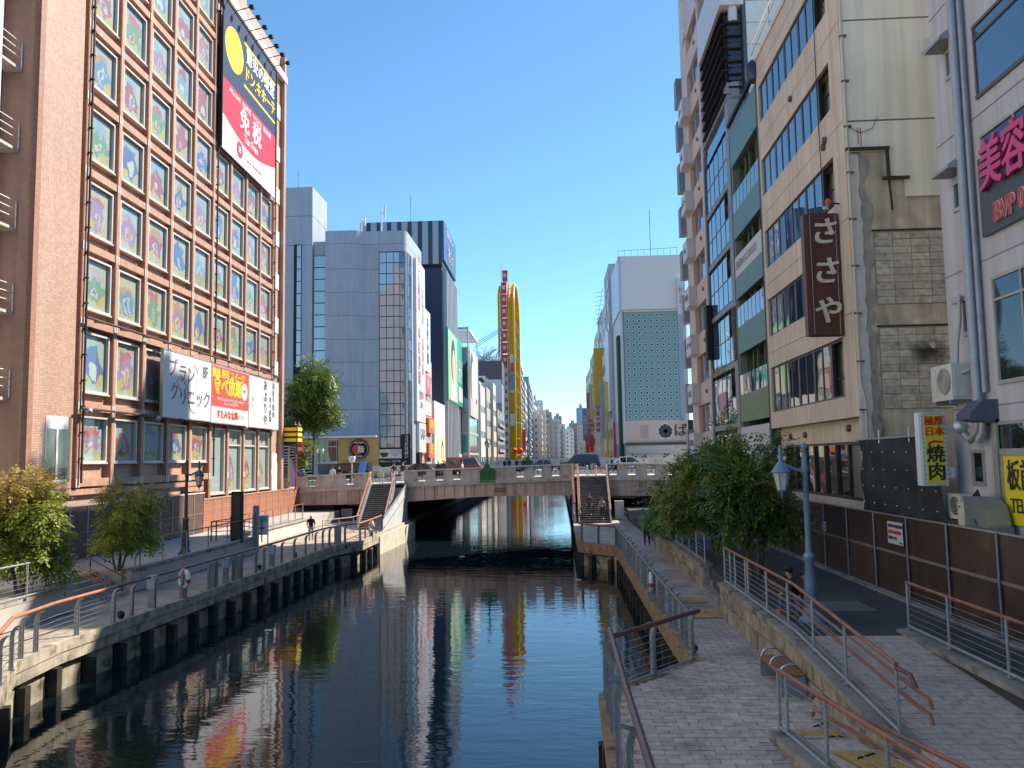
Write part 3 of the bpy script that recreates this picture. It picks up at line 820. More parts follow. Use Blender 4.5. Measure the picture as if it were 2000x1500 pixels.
# lower recessed plinth and the brick clad base
MB().box(-.0, 18.0, .6, 3, 2.4, 5.3).box(-.0,18.0,.35,.6,4.84,5.2).build("plinth", TB, store)
MB().box(2.5, 18.6, .1, .5, 5.35, 5.62).build("lower_ledge", BS, store)
MB().box(15.9,18.4,.02,.4,5.02,5.3).build("ledge_block", BS, store)
base = MB().box(18.45, 39.4, .06, 3, 2.0, 4.42).build("brick_base", M("brick_joint", (.16,.07,.045), .8), store)
n = 14
pm = MB().box(0, 1.46, -.005, .06, 0, 2.4).mesh("cladding_panel", tiled("cladding", (.40,.175,.11), (.20,.085,.055), 1.5, .135, .02, var=.10))
for i in range(n): link("cladding_panel", pm, base, (18.47+i*1.495, 0, 2.02))
MB().box(18.4, 39.5, -.05, .3, 4.42, 4.5).build("base_coping", BS, store)
# uprights and beams of the grid
col = MB().box(-.17,.17,-.02,.32,5.72,39.2).mesh("column", CT)
for i in range(10): link("column", col, store, (u0+i*pitch, 0, 0))
face = MB().box(-.13,.13,-.035,-.02,5.72,39.2).mesh("column_face", BS)
for i in range(10): link("column_face", face, store, (u0+i*pitch, 0, 0))
for k, z in enumerate(FL):
    MB().box(u0, U1 if k else u0+5*pitch, .0, .32, z-.17, z+.2).build("beam", BS, store)
jm = MB().box(-.05,.05,-.045,-.034,-.2,.2).mesh("joint_plate", C(.6,.56,.52,.5))
for z in FL[:8]:
    for i in range(10):
        for s in (-.11,.11): link("joint_plate", jm, store, (u0+i*pitch+s, 0, z))
# windows
def frame_mesh(w, h, t=.10, y0=.08, y1=.32):
    return MB().box(0,w,y0,y1,0,t).box(0,w,y0,y1,h-t,h).box(0,t,y0,y1,t,h-t).box(w-t,w,y0,y1,t,h-t).box(-.05,w+.05,y0-.05,y1,-.07,0).mesh("window", MT['frame_white'])
def sheet(w, h, y, x=.1, z=.1): return MB().quad((x,y,z), (w-x,y,z), (w-x,y,h-z), (x,y,h-z))
WW = 2.36
hs = {}
for r in range(9):
    z0 = FL[r]+.72 if r else FL[0]+.95
    z1 = FL[r+1]-.38
    if r == 0: z1 = 9.05
    h = round(z1-z0, 2)
    if h not in hs: hs[h] = (frame_mesh(WW, h), sheet(WW, h, .2).mesh("pane", MT['glass_thin']), sheet(WW, h, .26, .12, .12).mesh("poster", ART), MB().box(.1,WW-.1,.285,.3,.1,h-.1).mesh("blind", C(.25,.27,.28,.7)))
    for i in range(9):
        if r >= 6 and i >= 5: continue           # behind the tall banner
        if r == 0 and i >= 5: continue
        fm, pn, po, bl = hs[h]
        x = u0+i*pitch+(pitch-WW)/2
        f = link("window", fm, store, (x, 0, z0))
        link("pane", pn, f)
        link("poster", po, f); link("blind", bl, f)
# tall shop windows at the right end of the ground floor
h = 4.35
fm = frame_mesh(WW+.1, h, .11); fm2 = MB().box(.1,WW,.12,.2,3.2,3.3).mesh("transom", MT['frame_white'])
for i in range(5, 9):
    x = u0+i*pitch+(pitch-WW)/2
    f = link("window", fm, store, (x-.05, 0, 4.72))
    link("pane", sheet(WW+.1, h, .2).mesh("pane", MT['glass_thin']), f)
    if i > 5: link("transom", fm2, f)
    MB().box(.1,WW,.3,.31,.1,h-.1).build("blind", C(.36,.40,.38,.7), f)
    if i > 5: MB().prism([(.15,.15),(1.7,.15),(1.5,1.6),(1.0,2.3),(.4,2.9),(.15,3.0)], .25,.27).build("poster", ART, f)
    MB().box(u0+i*pitch-.17,u0+i*pitch+.17,-.02,.32,4.5,5.72).build("column_foot", CT, store)
MB().box(U1-.17,U1+.17,-.02,.32,4.5,5.72).build("column_foot", CT, store)
# the white window in the tile wall
f = MB().box(1.33,3.02,-.01,.1,5.98,6.1).box(1.33,3.02,-.02,.1,8.35,8.92).box(2.12,2.26,-.03,.08,6.1,8.35).box(1.33,1.42,-.01,.1,6.1,8.35).build("window", MT['white'], store)
MB().quad((1.4,-.006,6.05),(3.05,-.006,6.05),(3.05,-.006,8.4),(1.4,-.006,8.4)).build("pane", MT['glass_thin'], f)
bl = MB()
for k in range(26): bl.box(1.42,3.0,.006,.012,6.15+k*.085,6.15+k*.085+.06)
MB().box(1.38,3.3,-.003,-.001,5.98,8.92).build("reveal", C(.14,.15,.14,.6), store)
tag(bl.build("blind", C(.52,.62,.58,.6), f), kind='stuff')
# escape balconies on the side wall
for z in (9.6,13.25,16.85,20.3,23.9,27.5):
    q = MB().box(-1.45,-.02,.75,2.0,-.12,0).build("escape_balcony", MT['fascia'], store, (0,0,z))
    for (a, b) in (((-1.42,.78),(-.05,.78)), ((-1.42,.78),(-1.42,1.98))):
        for k, hh in enumerate((.45,.8,1.15)): MB().tube([(a[0],a[1],hh),(b[0],b[1],hh)], .025, 5).build("guard_bar", MT['white'], q)
    for (a, b) in ((-1.42,.78),(-.05,.78),(-1.42,1.98)): MB().tube([(a,b,0),(a,b,1.15)], .03, 5).build("guard_post", MT['white'], q)
MB().tube([(-.25,1.5,5),(-.25,1.5,30)], .05, 6).build("drain_pipe", C(.12,.07,.06), store)
# right bay with open landings
MB().box(34.0,34.5,-.05,3,4.4,41.5).build("end_pier", BS, store)
for k in range(9):
    MB().box(U1+.25,34.0,.25,.4,FL[k]+.25 if k else 4.5,FL[k]+1.55).build("landing_panel", M("landing_panel", (.66,.60,.54), .6, var=.05), store)
MB().box(U1+.25,34.0,.8,.85,9.5,39).build("landing_shade", MT['near_black'], store)  # near-black sheet standing in for the shade inside the open landings
MB().box(3.4,34.6,-.12,.32,39.25,39.9).build("parapet", M("parapet_pale", (.66,.60,.52), .6), store)
MB().box(20,33,3,9,39.9,47).build("roof_house", M("roof_house", (.50,.31,.24), .7), store)
# downpipes with brackets and the lighting rails
for u in (4.0, 19.55, 31.55):
    p = MB().tube([(u,-.14,5.9 if u < 31 else 13.3),(u,-.14,38.9)], .055, 6).build("downpipe", M("pipe_brown", (.07,.04,.035), .5, .2), store)
    for k in range(26): MB().box(u-.09,u+.09,-.2,-.03,7+k*1.22,7.06+k*1.22).build("bracket", MT['black'], p) if u < 31 or k > 5 else None
for z, a in ((13.62,3.7),(9.35,3.5)):
    p = MB().tube([(a,-.35,z),(31.9,-.35,z)], .06, 6).build("lighting_rail", M("rail_rusty", (.10,.06,.045), .6, .2, .3, 8), store)
    for k in range(12): MB().obox((a+.6+k*2.4,-.4,z-.12),(a+1.5+k*2.4,-.4,z-.05),.06,.09).build("lamp_tube", MT['black'], p)
for u in (4.0,11.0,24.6,30.6): MB().lathe([(.02,0),(.17,-.08),(.19,-.22),(.05,-.3)], (u,-.4,9.4), 8).build("floodlight", MT['alu'], store)

# ------------------------------------------------------------------ signs on the store
def board(name, label, cat, loc, rz, w, h, th, mat, fmat=None, fw=.06):
    q = thing(name, label, cat, loc, rz)
    MB().box(0,w,-th,0,0,h).build("panel", mat, q)
    if fmat:
        MB().box(-fw,w+fw,-th-.02,.01,-fw,0).box(-fw,w+fw,-th-.02,.01,h,h+fw).box(-fw,0,-th-.02,.01,0,h).box(w,w+fw,-th-.02,.01,0,h).build("frame", fmat, q)
    return q
def on_store(u, z, d):
    a = LEFTF+.015
    return (-21.98+math.cos(a)*u+math.sin(a)*d, 33.6+math.sin(a)*u-math.cos(a)*d, z)
RZ = LEFTF+.015
# tall banner: navy over red over white
q = thing("tall_banner", "tall navy, red and white store banner with a yellow moon and yellow lines", "banner", on_store(19.55,0,.3), RZ)
W = 11.25
navy, red, yel, wht = M("banner_navy", (.016,.028,.075), .5, var=.06), M("banner_red", (.62,.02,.045), .5, var=.05), C(.86,.66,.02,.5), M("banner_white", (.80,.80,.82), .5, var=.03)
MB().box(0,W,-.03,.05,28.0,38.6).build("cloth", wht, q)
MB().box(0,W,-.042,-.031,33.0,38.6).build("navy_field", navy, q)
curve = [(W*k/14, 30.5-.95*math.sin(PI*k/14)) for k in range(15)]
MB().prism([(0,33.0),(W,33.0)]+[(x, z) for x, z in curve[::-1]], -.04,-.031).build("red_field", red, q)
mn = MB(); disc(mn, 2.1, 35.75, 1.75, -.043, 28, 1.55, .006); mn.build("moon", yel, q)
MB().box(4.0,W-.25,-.05,-.043,37.25,37.43).box(4.0,W-.25,-.05,-.043,34.05,34.23).build("line", yel, q)
text("驚安の殿堂", 1.28, wht, q, (7.55,-.05,36.5), bold=2.2)
text("ドン.キホーテ", 1.22, yel, q, (7.5,-.05,35.1), bold=2.4, wide=.92)
text("WELCOME   欢迎光临   어서오세요   歡迎光臨", .44, wht, q, (5.6,-.05,32.55), bold=1)
text("免 税", 1.75, wht, q, (5.5,-.05,31.35), bold=2.5, wide=1.15)
text("Tax Free", .8, wht, q, (5.6,-.05,30.2), bold=1.6)
lg = MB(); disc(lg, 3.35, 29.0, .62, -.036, 20, .62, .006); lg.build("emblem", red, q)
text("免", .5, wht, q, (3.35,-.045,29.0), bold=1); text("JAPAN. TAX-FREE SHOP", .3, C(.4,.4,.42), q, (6.4,-.045,28.75))
MB().box(-.12,W+.12,-.1,0,38.6,38.72).box(-.12,0,-.1,0,28,38.6).box(W,W+.12,-.1,0,28,38.6).build("frame", MT['black'], q)
for k in range(8):
    s = MB().obox((.8+k*1.4,-.05,38.75),(.8+k*1.4,-1.1,39.0),.05,.05).box(.62+k*1.4,.98+k*1.4,-1.35,-1.05,38.9,39.1).build("spotlight", MT['black'], q)
# clinic sign
ink = C(.085,.10,.14,.5)
q = board("clinic_sign", "white clinic sign with grey katakana and a pink script flourish, marked 8F", "sign", on_store(11.4,9.4,.32), RZ, 6.72, 3.72, .16, MT['sign_white'], MT['alu'])
text("ラン", 1.15, ink, q, (3.05,-.17,2.55)); text("プ", 1.15, C(.33,.07,.14,.5), q, (1.15,-.17,2.75)); text("8F", 1.05, ink, q, (5.75,-.17,2.95), wide=.8)
text("リニック", 1.15, ink, q, (4.3,-.17,1.2), wide=1.0); text("ク", 1.15, C(.33,.07,.14,.5), q, (1.4,-.17,1.4))
pts = [(3.3,1.15),(2.3,1.5),(1.7,2.1),(2.2,2.5),(2.9,2.0),(3.6,1.3),(4.3,1.9),(4.6,2.9),(4.0,3.35),(3.3,2.7),(3.2,1.4),(3.6,.5),(4.3,.35),(4.9,1.0)]
MB().tube([(x,-.165,z) for x, z in pts], .03, 4).build("flourish", C(.72,.36,.38,.5), q)
# buffet sign
q = board("buffet_sign", "red and white all you can eat sign with fat yellow characters", "sign", on_store(18.16,9.36,.32), RZ, 6.72, 3.72, .16, MT['sign_white'], MT['alu'])
MB().box(.05,6.67,-.175,-.161,1.05,3.67).build("red_field", C(.74,.075,.06,.45), q)
text("焼肉 寿司 スイーツ", .68, C(.9,.72,.06,.4), q, (2.9,-.185,3.18), bold=2.4); text("食べ放題", 1.25, C(.92,.74,.04,.4), q, (2.75,-.185,2.35), bold=2.6)
text("All-You-Can-Eat Yakiniku, Sushi and Sweets\nDinner from NEXT 9F", .27, MT['sign_white'], q, (3.35,-.185,1.42), bold=.6)
db = MB(); disc(db, 5.85, 2.35, .55, -.186, 20, .62, .008); db.build("price_disc", C(.86,.80,.78,.5), q); text("90分", .36, C(.74,.08,.06), q, (5.85,-.2,2.35), bold=1)
text("すたみな太郎", .62, C(.60,.05,.04), q, (2.75,-.17,.52), bold=1.6); text("NEXT", .5, C(.62,.58,.56), q, (5.25,-.17,.5))
# izakaya sign
q = board("izakaya_sign", "plain white sign with thin brush lettering in columns, marked 10F", "sign", on_store(24.92,9.33,.32), RZ, 6.8, 3.72, .16, MT['sign_white'], MT['alu'])
text("あぶりや", .86, C(.06,.06,.06), q, (3.6,-.17,1.88), vertical=True, gap=1.02, bold=.6)
text("国産牛焼肉", .56, C(.2,.2,.2), q, (5.5,-.17,2.2), vertical=True, gap=1.0); text("食べ放題", .5, C(.16,.16,.16), q, (4.75,-.17,1.45), vertical=True, gap=1.0)
text("10\nF", .55, C(.45,.46,.5), q, (.85,-.17,1.75))
# dark brown hoarding below the store
q = thing("panel_hoarding", "brown panelled hoarding with pale posts below the tiled store", "hoarding", on_store(.2,2.4,.1), RZ)
pm = MB().box(.02,1.46,-.03,.02,0,1.16).mesh("panel", M("hoard_wood", (.115,.062,.042), .6, 0, .18, 2, .1, 20, .1, .12, dirt=((.15,.09,.065), 1.2, .6, (1,1,8))))
for i in range(12):
    for k in range(2): link("panel", pm, q, (i*1.49, 0, .04+k*1.2))
MB().box(0,18,-.02,.01,1.17,1.25).build("mid_band", C(.30,.26,.24,.6), q)
for i in range(13): MB().box(i*1.49-.03,i*1.49+.03,-.06,.03,0,2.46).build("post", MT['steel_light'], q)
MB().box(-.1,18,-.06,.1,2.44,2.52).build("top_rail", C(.55,.5,.46,.6), q)
# black and yellow striped sign box
q = thing("striped_sign_box", "black shop sign box with three yellow stripes on the store corner", "sign", (-23.1,68.2,8.2), 0)
MB().box(0,1.75,0,1.3,0,1.6).build("box", MT['black'], q)
for k in range(3): MB().box(.12,1.7,-.05,0,.22+k*.45,.5+k*.45).box(1.75,1.8,.05,1.25,.22+k*.45,.5+k*.45).build("stripe", C(.88,.66,.03,.4), q)
# banner flags and clutter at the shop corner
q = thing("shop_flag", "narrow yellow and violet shop flag at the store corner", "flag", (-22.35,69.0,4.5), .3)
MB().tube([(0,0,0),(0,0,3.6)], .02, 5).build("pole", MT['alu'], q); MB().box(.02,.12,-.01,.01,.6,3.5).build("cloth", C(.75,.7,.05), q)
MB().prism([(.12,.3),(.55,.3),(.6,1.3),(.35,2.4),(.12,2.6)], -.01,.01).build("print", C(.35,.3,.55), q)
# ================================================================== right bank buildings
PL, AG = 10.85, .0096
def on_right(u, z, d, u_origin_y):
    """point u metres (towards the camera) from the far corner, d metres in front of the face"""
    y = u_origin_y-u
    return (PL+AG*(y-30)-d, y, z)
RR = RIGHTF-AG
BEIGE = M("beige_render", (.70,.58,.455), .75, var=.08, scale=.6, streak=.16, dirt=((.52,.39,.28), .5, .66, (2,2,.3)))
CREAM = M("cream_render", (.84,.78,.65), .8, var=.08, scale=.4, streak=.12, dirt=((.70,.56,.38), .45, .7, (2.5,2.5,.25)))
OLDC = M("old_concrete", (.60,.495,.375), .9, 0, .28, 1.2, .4, 18, .22, dirt=((.27,.23,.185), .9, .6, (1.5,1.5,.4)))
# ---- beige office building with the brown blade sign
b = thing("office_building", "beige six storey office with ribbon windows and an exposed concrete side wall", "building", on_right(0,0,0,42.45), RR)
WB = 12.45
LV = [(8.79,11.03),(12.6,14.48),(16.08,18.0),(19.86,21.75),(23.74,25.66)]
MB().box(.02,WB-.02,.5,13,7.9,27.0).build("wall", CREAM, b)
zs = [8.0]+[v for p in LV for v in p]+[27.2]
for k in range(0, len(zs), 2):
    z0, z1 = zs[k], zs[k+1]
    if z1-z0 > 1.2:
        zm = z0+(z1-z0)*.47
        rows = [(z0, zm-.012), (zm+.012, z1)]
    else: rows = [(z0, z1)]
    for (a, c) in rows:
        for i in range(3): MB().box(i*4.15+(.004 if i else 0), (i+1)*4.15-.006, 0, .5, a, c).build("spandrel_panel", BEIGE, b)
for (z0, z1) in LV:
    MB().box(0,.34,0,.5,z0,z1).build("pier", BEIGE, b); MB().box(11.1,WB,0,.5,z0,z1).build("pier", BEIGE, b)
    fr = MB().box(.34,11.1,.08,.2,z0,z0+.09).box(.34,11.1,.08,.2,z1-.09,z1)
    f = fr.build("window", MT['brown_frame'], b)
    n = 8
    for i in range(n+1):
        w = .12 if i % 2 == 0 else .05
        x = .62+i*(8.9/n)
        MB().box(x-w,x+w,.06,.18,z0+.09,z1-.09).build("mullion", MT['brown_frame'], f)
        if i < n: MB().box(x+.04,x+8.9/n-.04,.085,.095,z0+.09,z1-.09).build("pane", MT['glass'] if z0 < 15 else MT['glass_blue'], f)
    MB().box(.34,.6,.3,.34,z0,z1).build("recess", MT['black'], f)
    MB().box(9.75,11.1,.44,.46,z0+.09,z1-.09).build("recess", C(.10,.085,.075), f); MB().box(10.5,10.95,.40,.44,z0+.2,z1-.35).build("door", C(.24,.22,.21), f)
    MB().tube([(10.1,.1,z0+.75),(11.1,.1,z0+.75)], .035, 5).build("guard_bar", MT['black'], f)
# narrower ground storey below the ledge
MB().box(.3,WB-.3,.38,13,2.3,4.93).box(.3,WB-.3,.38,13,7.13,7.9).box(.3,1.0,.38,.9,4.93,7.13).box(11.5,WB-.3,.38,13,4.93,7.13).build("ground_wall", BEIGE, b)
f = MB().box(1.0,11.5,.45,.6,4.93,5.05).box(1.0,11.5,.45,.6,7.03,7.13).build("shop_window", MT['brown_frame'], b)
for i in range(7):
    x = 1.1+i*1.45; MB().box(x-.07,x+.07,.42,.6,5.05,7.03).build("mullion", MT['brown_frame'], f)
    if i < 6: MB().box(x+.07,x+1.38,.52,.53,5.05,7.03).build("pane", MT['glass'], f)
MB().box(9.9,11.45,.54,.56,5.05,7.03).build("door", C(.20,.18,.17), f)
for (u, z) in ((2.2,7.55),(4.6,7.55),(10.3,7.65),(6.1,22.5),(10.2,18.7),(10.4,18.9)): MB().lathe([(.14,-.02),(.14,.1),(.05,.12)], (0,0,0), 10).build("vent_cap", C(.12,.09,.07), b, (u, .36 if z < 8 else -.02, z)).rotation_euler = (PI/2,0,0)
MB().box(-.05,WB+.05,-.06,.5,27.2,27.45).build("roof_edge", M("roof_pale", (.62,.60,.56), .6), b)
MB().tube([(.2,-.25,27.5),(WB,-.25,27.9)], .05, 5).tube([(.2,-.25,28.1),(WB,-.25,28.5)], .05, 5).build("roof_pipe", MT['white'], b)
MB().tube([(9.75,-.03,27),(9.72,-.04,20),(9.78,-.03,15.8)], .016, 5).build("cable", MT['black'], b)
# side wall towards the camera
plaster = [(.02,27.0),(14,27.0),(14,15.9),(2.02,15.9),(2.02,16.62),(1.4,16.7),(1.4,17.62),(.02,17.62)]
side = MB().box(.02,14,.0,.1,2.4,17.7).build("side_wall", OLDC, b, (WB,0,0)); side.rotation_euler = (0,0,PI/2)
def side_part(name, mb, mat):
    o = mb.build(name, mat, b, (WB,0,0)); o.rotation_euler = (0,0,PI/2); return o
side_part("plaster", MB().prism(plaster, -.12, -.02), CREAM)
for z in (18.76, 22.6): side_part("groove", MB().box(.05,14,-.125,-.119,z-.03,z+.03), C(.18,.16,.14,.8))
r0 = random.Random(3)
def ragged(x0, x1, z0, z1, a, n=40):
    return [(x0,z0),(x0,z1)]+[(x1+r0.uniform(-a,a), z1-(z1-z0)*k/n) for k in range(n+1)]
side_part("plaster_strip", MB().prism(ragged(.02,.42,7.2,17.55,.05), -.09, -.02), M("plaster_pale", (.68,.62,.54), .85, var=.1, streak=.1))
side_part("cement_smear", MB().prism([(.40,7.2),(.40,17.5)]+[(.62+r0.uniform(-.06,.16)+.1*math.sin(k*.9), 17.5-10.3*k/44) for k in range(45)], -.055, -.02), M("cement_grey", (.37,.325,.28), .9, var=.2, scale=2))
side_part("flashing", MB().box(-.05,1.5,-.24,-.1,17.64,17.74).box(1.38,1.48,-.2,-.1,16.62,17.64).box(1.2,2.15,-.24,-.1,16.53,16.62).obox((1.44,-.15,16.5),(1.5,-.15,15.4),.06,.06), C(.045,.035,.03,.6))
SOOTY = M("wall_block", (.54,.465,.38), .9, 0, .22, 5, .4, 25, 0, .14, dirt=((.21,.185,.16), 1.6, .56))
bm_ = MB().box(.012,.628,-.035,.05,.012,.25).mesh("block", SOOTY)
for (z0, rows) in ((12.0,10),(8.25,11)):
    side_part("block_joint", MB().box(.82,4.0,-.016,.02,z0-.02,z0+rows*.262+.05), C(.30,.255,.205,.9))
    for j in range(rows):
        for i in range(5):
            o = link("block", bm_, b); o.rotation_euler = (0,0,PI/2)
            x = .84+i*.64; o.location = (WB+random.uniform(-.012,.014), x+random.uniform(-.006,.006), z0+j*.262+random.uniform(-.006,.006)); o.rotation_euler = (random.uniform(-.008,.008),0,PI/2+random.uniform(-.012,.012))
    side_part("lintel", MB().box(.78,4.05,-.06,.02,z0+rows*.262+.05,z0+rows*.262+.1), C(.05,.04,.035,.8))
sd_ = MB(); disc(sd_, 2.5, 10.25, .75, -.037, 20, .55, .001)
m, nt, bb, N, L = _nodes("soot_stain")
tc = N.new("ShaderNodeTexCoord"); gr = N.new("ShaderNodeTexGradient"); gr.gradient_type = 'SPHERICAL'; mp = N.new("ShaderNodeMapping")
mp.inputs['Location'].default_value = (-2.5*1.25,0,-10.25*1.7); mp.inputs['Scale'].default_value = (1.25,0,1.7)
L.new(tc.outputs['Object'], mp.inputs[0]); L.new(mp.outputs[0], gr.inputs[0])
tr = N.new("ShaderNodeBsdfTransparent"); mx = N.new("ShaderNodeMixShader"); ns = _noise(nt, 3, 4)
mu = N.new("ShaderNodeMath"); mu.operation = 'MULTIPLY'; L.new(gr.outputs[0], mu.inputs[0]); L.new(ns.outputs[0], mu.inputs[1])
m2 = N.new("ShaderNodeMath"); m2.operation = 'MULTIPLY'; m2.use_clamp = True; m2.inputs[1].default_value = 1.7; L.new(mu.outputs[0], m2.inputs[0])
bb.inputs['Base Color'].default_value = (.03,.027,.025,1); bb.inputs['Roughness'].default_value = .9
L.new(m2.outputs[0], mx.inputs[0]); L.new(tr.outputs[0], mx.inputs[1]); L.new(bb.outputs[0], mx.inputs[2]); L.new(mx.outputs[0], N["Material Output"].inputs[0])
side_part("soot_stain", MB().quad((1.4,-.05,9.5),(3.6,-.05,9.5),(3.6,-.05,11.1),(1.4,-.05,11.1)), m)
p = side_part("downpipe", MB().tube([(.03,-.2,27),(.03,-.2,9.2),(.16,-.2,8.6),(.16,-.2,7.2)], .045, 6), C(.55,.50,.44,.5))
for k in range(11): side_part("pipe_bracket", MB().box(-.06,.2,-.24,-.12,8.2+k*1.72,8.25+k*1.72), C(.16,.10,.07,.6))
side_part("vent_hood", MB().box(2.85,3.35,-.35,-.1,21.2,21.65), C(.62,.62,.6,.5))
side_part("rust_mark", MB().box(.42,.46,-.125,-.12,17.9,18.5).box(.52,.56,-.125,-.12,17.8,18.5), C(.36,.2,.1,.9))
side_part("loose_wire", MB().tube([(.1,-.16,18.55),(.5,-.16,18.3),(.95,-.16,18.45),(1.15,-.16,18.9)], .012, 4), MT['black'])
# brown blade sign
q = thing("blade_sign", "tall brown hanging sign with three cream hiragana characters ささや", "sign", (9.53,31.0,11.06), 0)
MB().box(.13,1.27,-.0,.42,0,4.62).build("box", M("blade_brown", (.10,.033,.025), .45, var=.12, streak=.1), q)
MB().box(0,.13,.02,.40,.02,4.6).build("side_panel", M("blade_side", (.115,.04,.028), .45), q)
MB().box(.22,.235,-.012,0,.05,4.57).box(1.16,1.175,-.012,0,.05,4.57).build("trim_line", C(.5,.42,.36,.4), q)
cr = M("cream_letter", (.62,.55,.42), .45, var=.06)
for k, ch in enumerate("ささや"): text(ch, 1.1, cr, q, (.7,-.04,3.85-k*1.5), bold=2.0, depth=.035, wide=.95, shear=.12)
for z in (4.4, .1, 2.2): MB().obox((1.27,.2,z),(1.5,.2,z+.05),.06,.06).build("bracket", MT['black'], q)
q2 = thing("alarm_lamp", "small red and white lamp perched above the brown hanging sign", "lamp", (10.35,30.9,15.75), 0)
MB().lathe([(.02,0),(.13,.02),(.12,.14),(.03,.2)], n=10).build("reflector", MT['alu'], q2); MB().ell((.1,0,.32),(.12,.1,.16)).build("hood", C(.6,.09,.04), q2)
MB().obox((.1,0,.3),(.5,0,.25),.05,.05).build("arm", MT['black'], q2)

# ---- green balcony building
g = thing("balcony_building", "narrow building with teal balcony bands and slanted green fins", "building", on_right(0,0,-.05,49.45), RR)
WG = 6.95
TEAL = M("teal_band", (.13,.25,.25), .5, var=.1, streak=.12, dirt=((.14,.22,.10), .4, .66, (1,1,.5)))
GRN = M("fin_green", (.075,.10,.028), .6, var=.15)
MB().box(0,WG,1.6,13,2.4,26.0).build("core", C(.10,.10,.11,.7), g)
MB().box(WG-.25,WG,-.05,13,2.4,26.4).build("side_wall", M("dark_side", (.055,.06,.055), .6), g)
MB().box(0,.16,.0,1.6,2.4,26).build("end_wall", C(.2,.21,.2), g)
bands = [(23.92,26.2),(19.49,21.05),(15.9,17.2),(12.6,14.2),(8.6,10.2)]
for k, (z0, z1) in enumerate(bands):
    MB().box(.02,WG-.3,-.05,.12,z0,z1).build("balcony_band", TEAL if k < 4 else M("green_band", (.16,.24,.12), .5, var=.15), g)
    MB().box(.02,WG-.3,.12,1.6,z0,z0+.15).build("floor_slab", C(.15,.15,.15), g)
    top = 26.2 if k == 0 else bands[k-1][0]
    if k:
        gl = MB().box(.05,WG-.35,-.03,.0,z1,z1+1.15).build("glass_guard", MT['glass_blue'], g) if k in (1,3,4) else MB().box(.05,WG-.35,-.04,.02,z1,z1+1.2).build("guard_sign", C(.62,.62,.60), g)
        if k in (1,3,4):
            for i in range(8): MB().box(.05+i*.93,.09+i*.93,-.05,.02,z1,z1+1.15).build("guard_post", MT['alu'], g)
        for i in range(5):
            x = .7+i*1.35; MB().obox((x,.35,z1),(x+(.25 if i % 2 else -.15),.35,top),.22,.12,(0,1,0)).build("fin", GRN, g)
text("FITNESS STUDIO", .62, C(.42,.44,.48), g, (3.3,-.06,17.8)); text("ヨガ", .6, C(.2,.2,.25), g, (.9,-.06,17.8))
MB().box(.02,WG-.3,-.08,.2,5.2,8.3).build("fascia_sign", C(.60,.60,.60), g); text("LOUNGE", 1.0, C(.45,.30,.34), g, (5.2,-.1,6.8))
MB().box(0,WG-.3,.3,1.4,2.4,5.2).build("ground_floor", MT['black'], g)
MB().obox((WG-.1,-.15,26.6),(.2,-.15,26.5),.18,.22).build("roof_pipe", MT['black'], g)
MB().lathe([(.35,-.3),(.42,0),(.42,.5),(.2,.8)], (WG-.2,-.1,26.6), 10).build("roof_tank", C(.04,.05,.08,.3), g)

# ---- curtain wall building with the dark upper storeys
c = thing("curtain_wall_building", "glass curtain wall building with a black gridded upper part and white tiled flank", "building", on_right(0,0,-.1,58.95), RR)
WC = 9.1
STEELP = M("curtain_steel", (.27,.265,.26), .5, .3)
MB().box(0,WC,.7,14,2.4,28.5).build("core", C(.24,.23,.22,.7), c)
MB().box(0,.35,-.06,.7,2.4,28.6).build("pier", STEELP, c); MB().box(WC-.95,WC,-.06,.7,2.4,29.6).build("pier", STEELP, c)
pg = MB().box(.02,1.55,0,.03,.02,1.28).mesh("pane", MT['glass_blue'])
floors = [5.0,8.75,12.5,16.25,20.0,23.75]
for k, z0 in enumerate(floors):
    MB().box(.35,WC-.95,.02,.4,z0-.42,z0-.05).build("floor_band", STEELP, c)
    for i in range(5):
        if i == 4 and k in (1,2,3,4): 
            MB().box(.38+i*1.55,WC-1.0,.5,.55,z0+1.3,z0+3.3).build("louvre", C(.10,.085,.075), c); rr_ = 1
        else: rr_ = 2
        for j in range(rr_):
            o = link("pane", pg, c, (.38+i*1.55, .05, z0+j*1.55)); o.scale = (.97, 1, 1.17)
    for i in range(6): MB().box(.34+i*1.55,.40+i*1.55,.03,.14,z0-.05,z0+3.32).build("mullion", MT['brown_frame'], c)
    MB().box(.35,WC-.95,.03,.14,z0+1.5,z0+1.56).build("transom", MT['brown_frame'], c)
for i in range(5): MB().box(.36+i*1.55,.38+i*1.55+1.5,.08,.1,27.2,28.5).build("pane", MT['glass_blue'], c)
MB().box(.3,WC,-.1,.8,28.5,28.75).build("sill_band", STEELP, c)
# white tiled upper block, black grid front
WT = M("white_wall_tile", (.60,.62,.62), .4, var=.05, rnd=.05)
MB().box(1.55,WC+.3,1.0,9,28.7,38.2).build("upper_core", C(.10,.10,.11), c)
tm = MB().box(.02,1.38,-.0,.1,.02,1.38).mesh("wall_tile", WT)
for i in range(6):
    for j in range(9):
        o = link("wall_tile", tm, c, (WC+.32, 1.2+i*1.4, 26.2+j*1.4)); o.rotation_euler = (0,0,PI/2)
MB().box(WC+.2,WC+.31,1.0,9.5,26,38.7).build("tile_joint", C(.08,.09,.10), c)
bk = MB().box(1.6,WC-.1,.25,1.0,28.8,34.0).build("dark_screen", MT['glass'], c)
for i in range(9): MB().box(1.6+i*.9,1.66+i*.9,-.05,.25,28.8,34.0).build("grid_upright", MT['black'], c)
for j in range(8): MB().box(1.3,WC,-.28,.25,28.8+j*.75,28.86+j*.75).build("grid_shelf", MT['black'], c)
for (i, j) in ((2,4),(2,5),(3,1),(3,2)): MB().box(1.68+i*.9,2.44+i*.9,.2,.24,28.9+j*.75,29.5+j*.75).build("sky_pane", MT['glass_blue'], c)
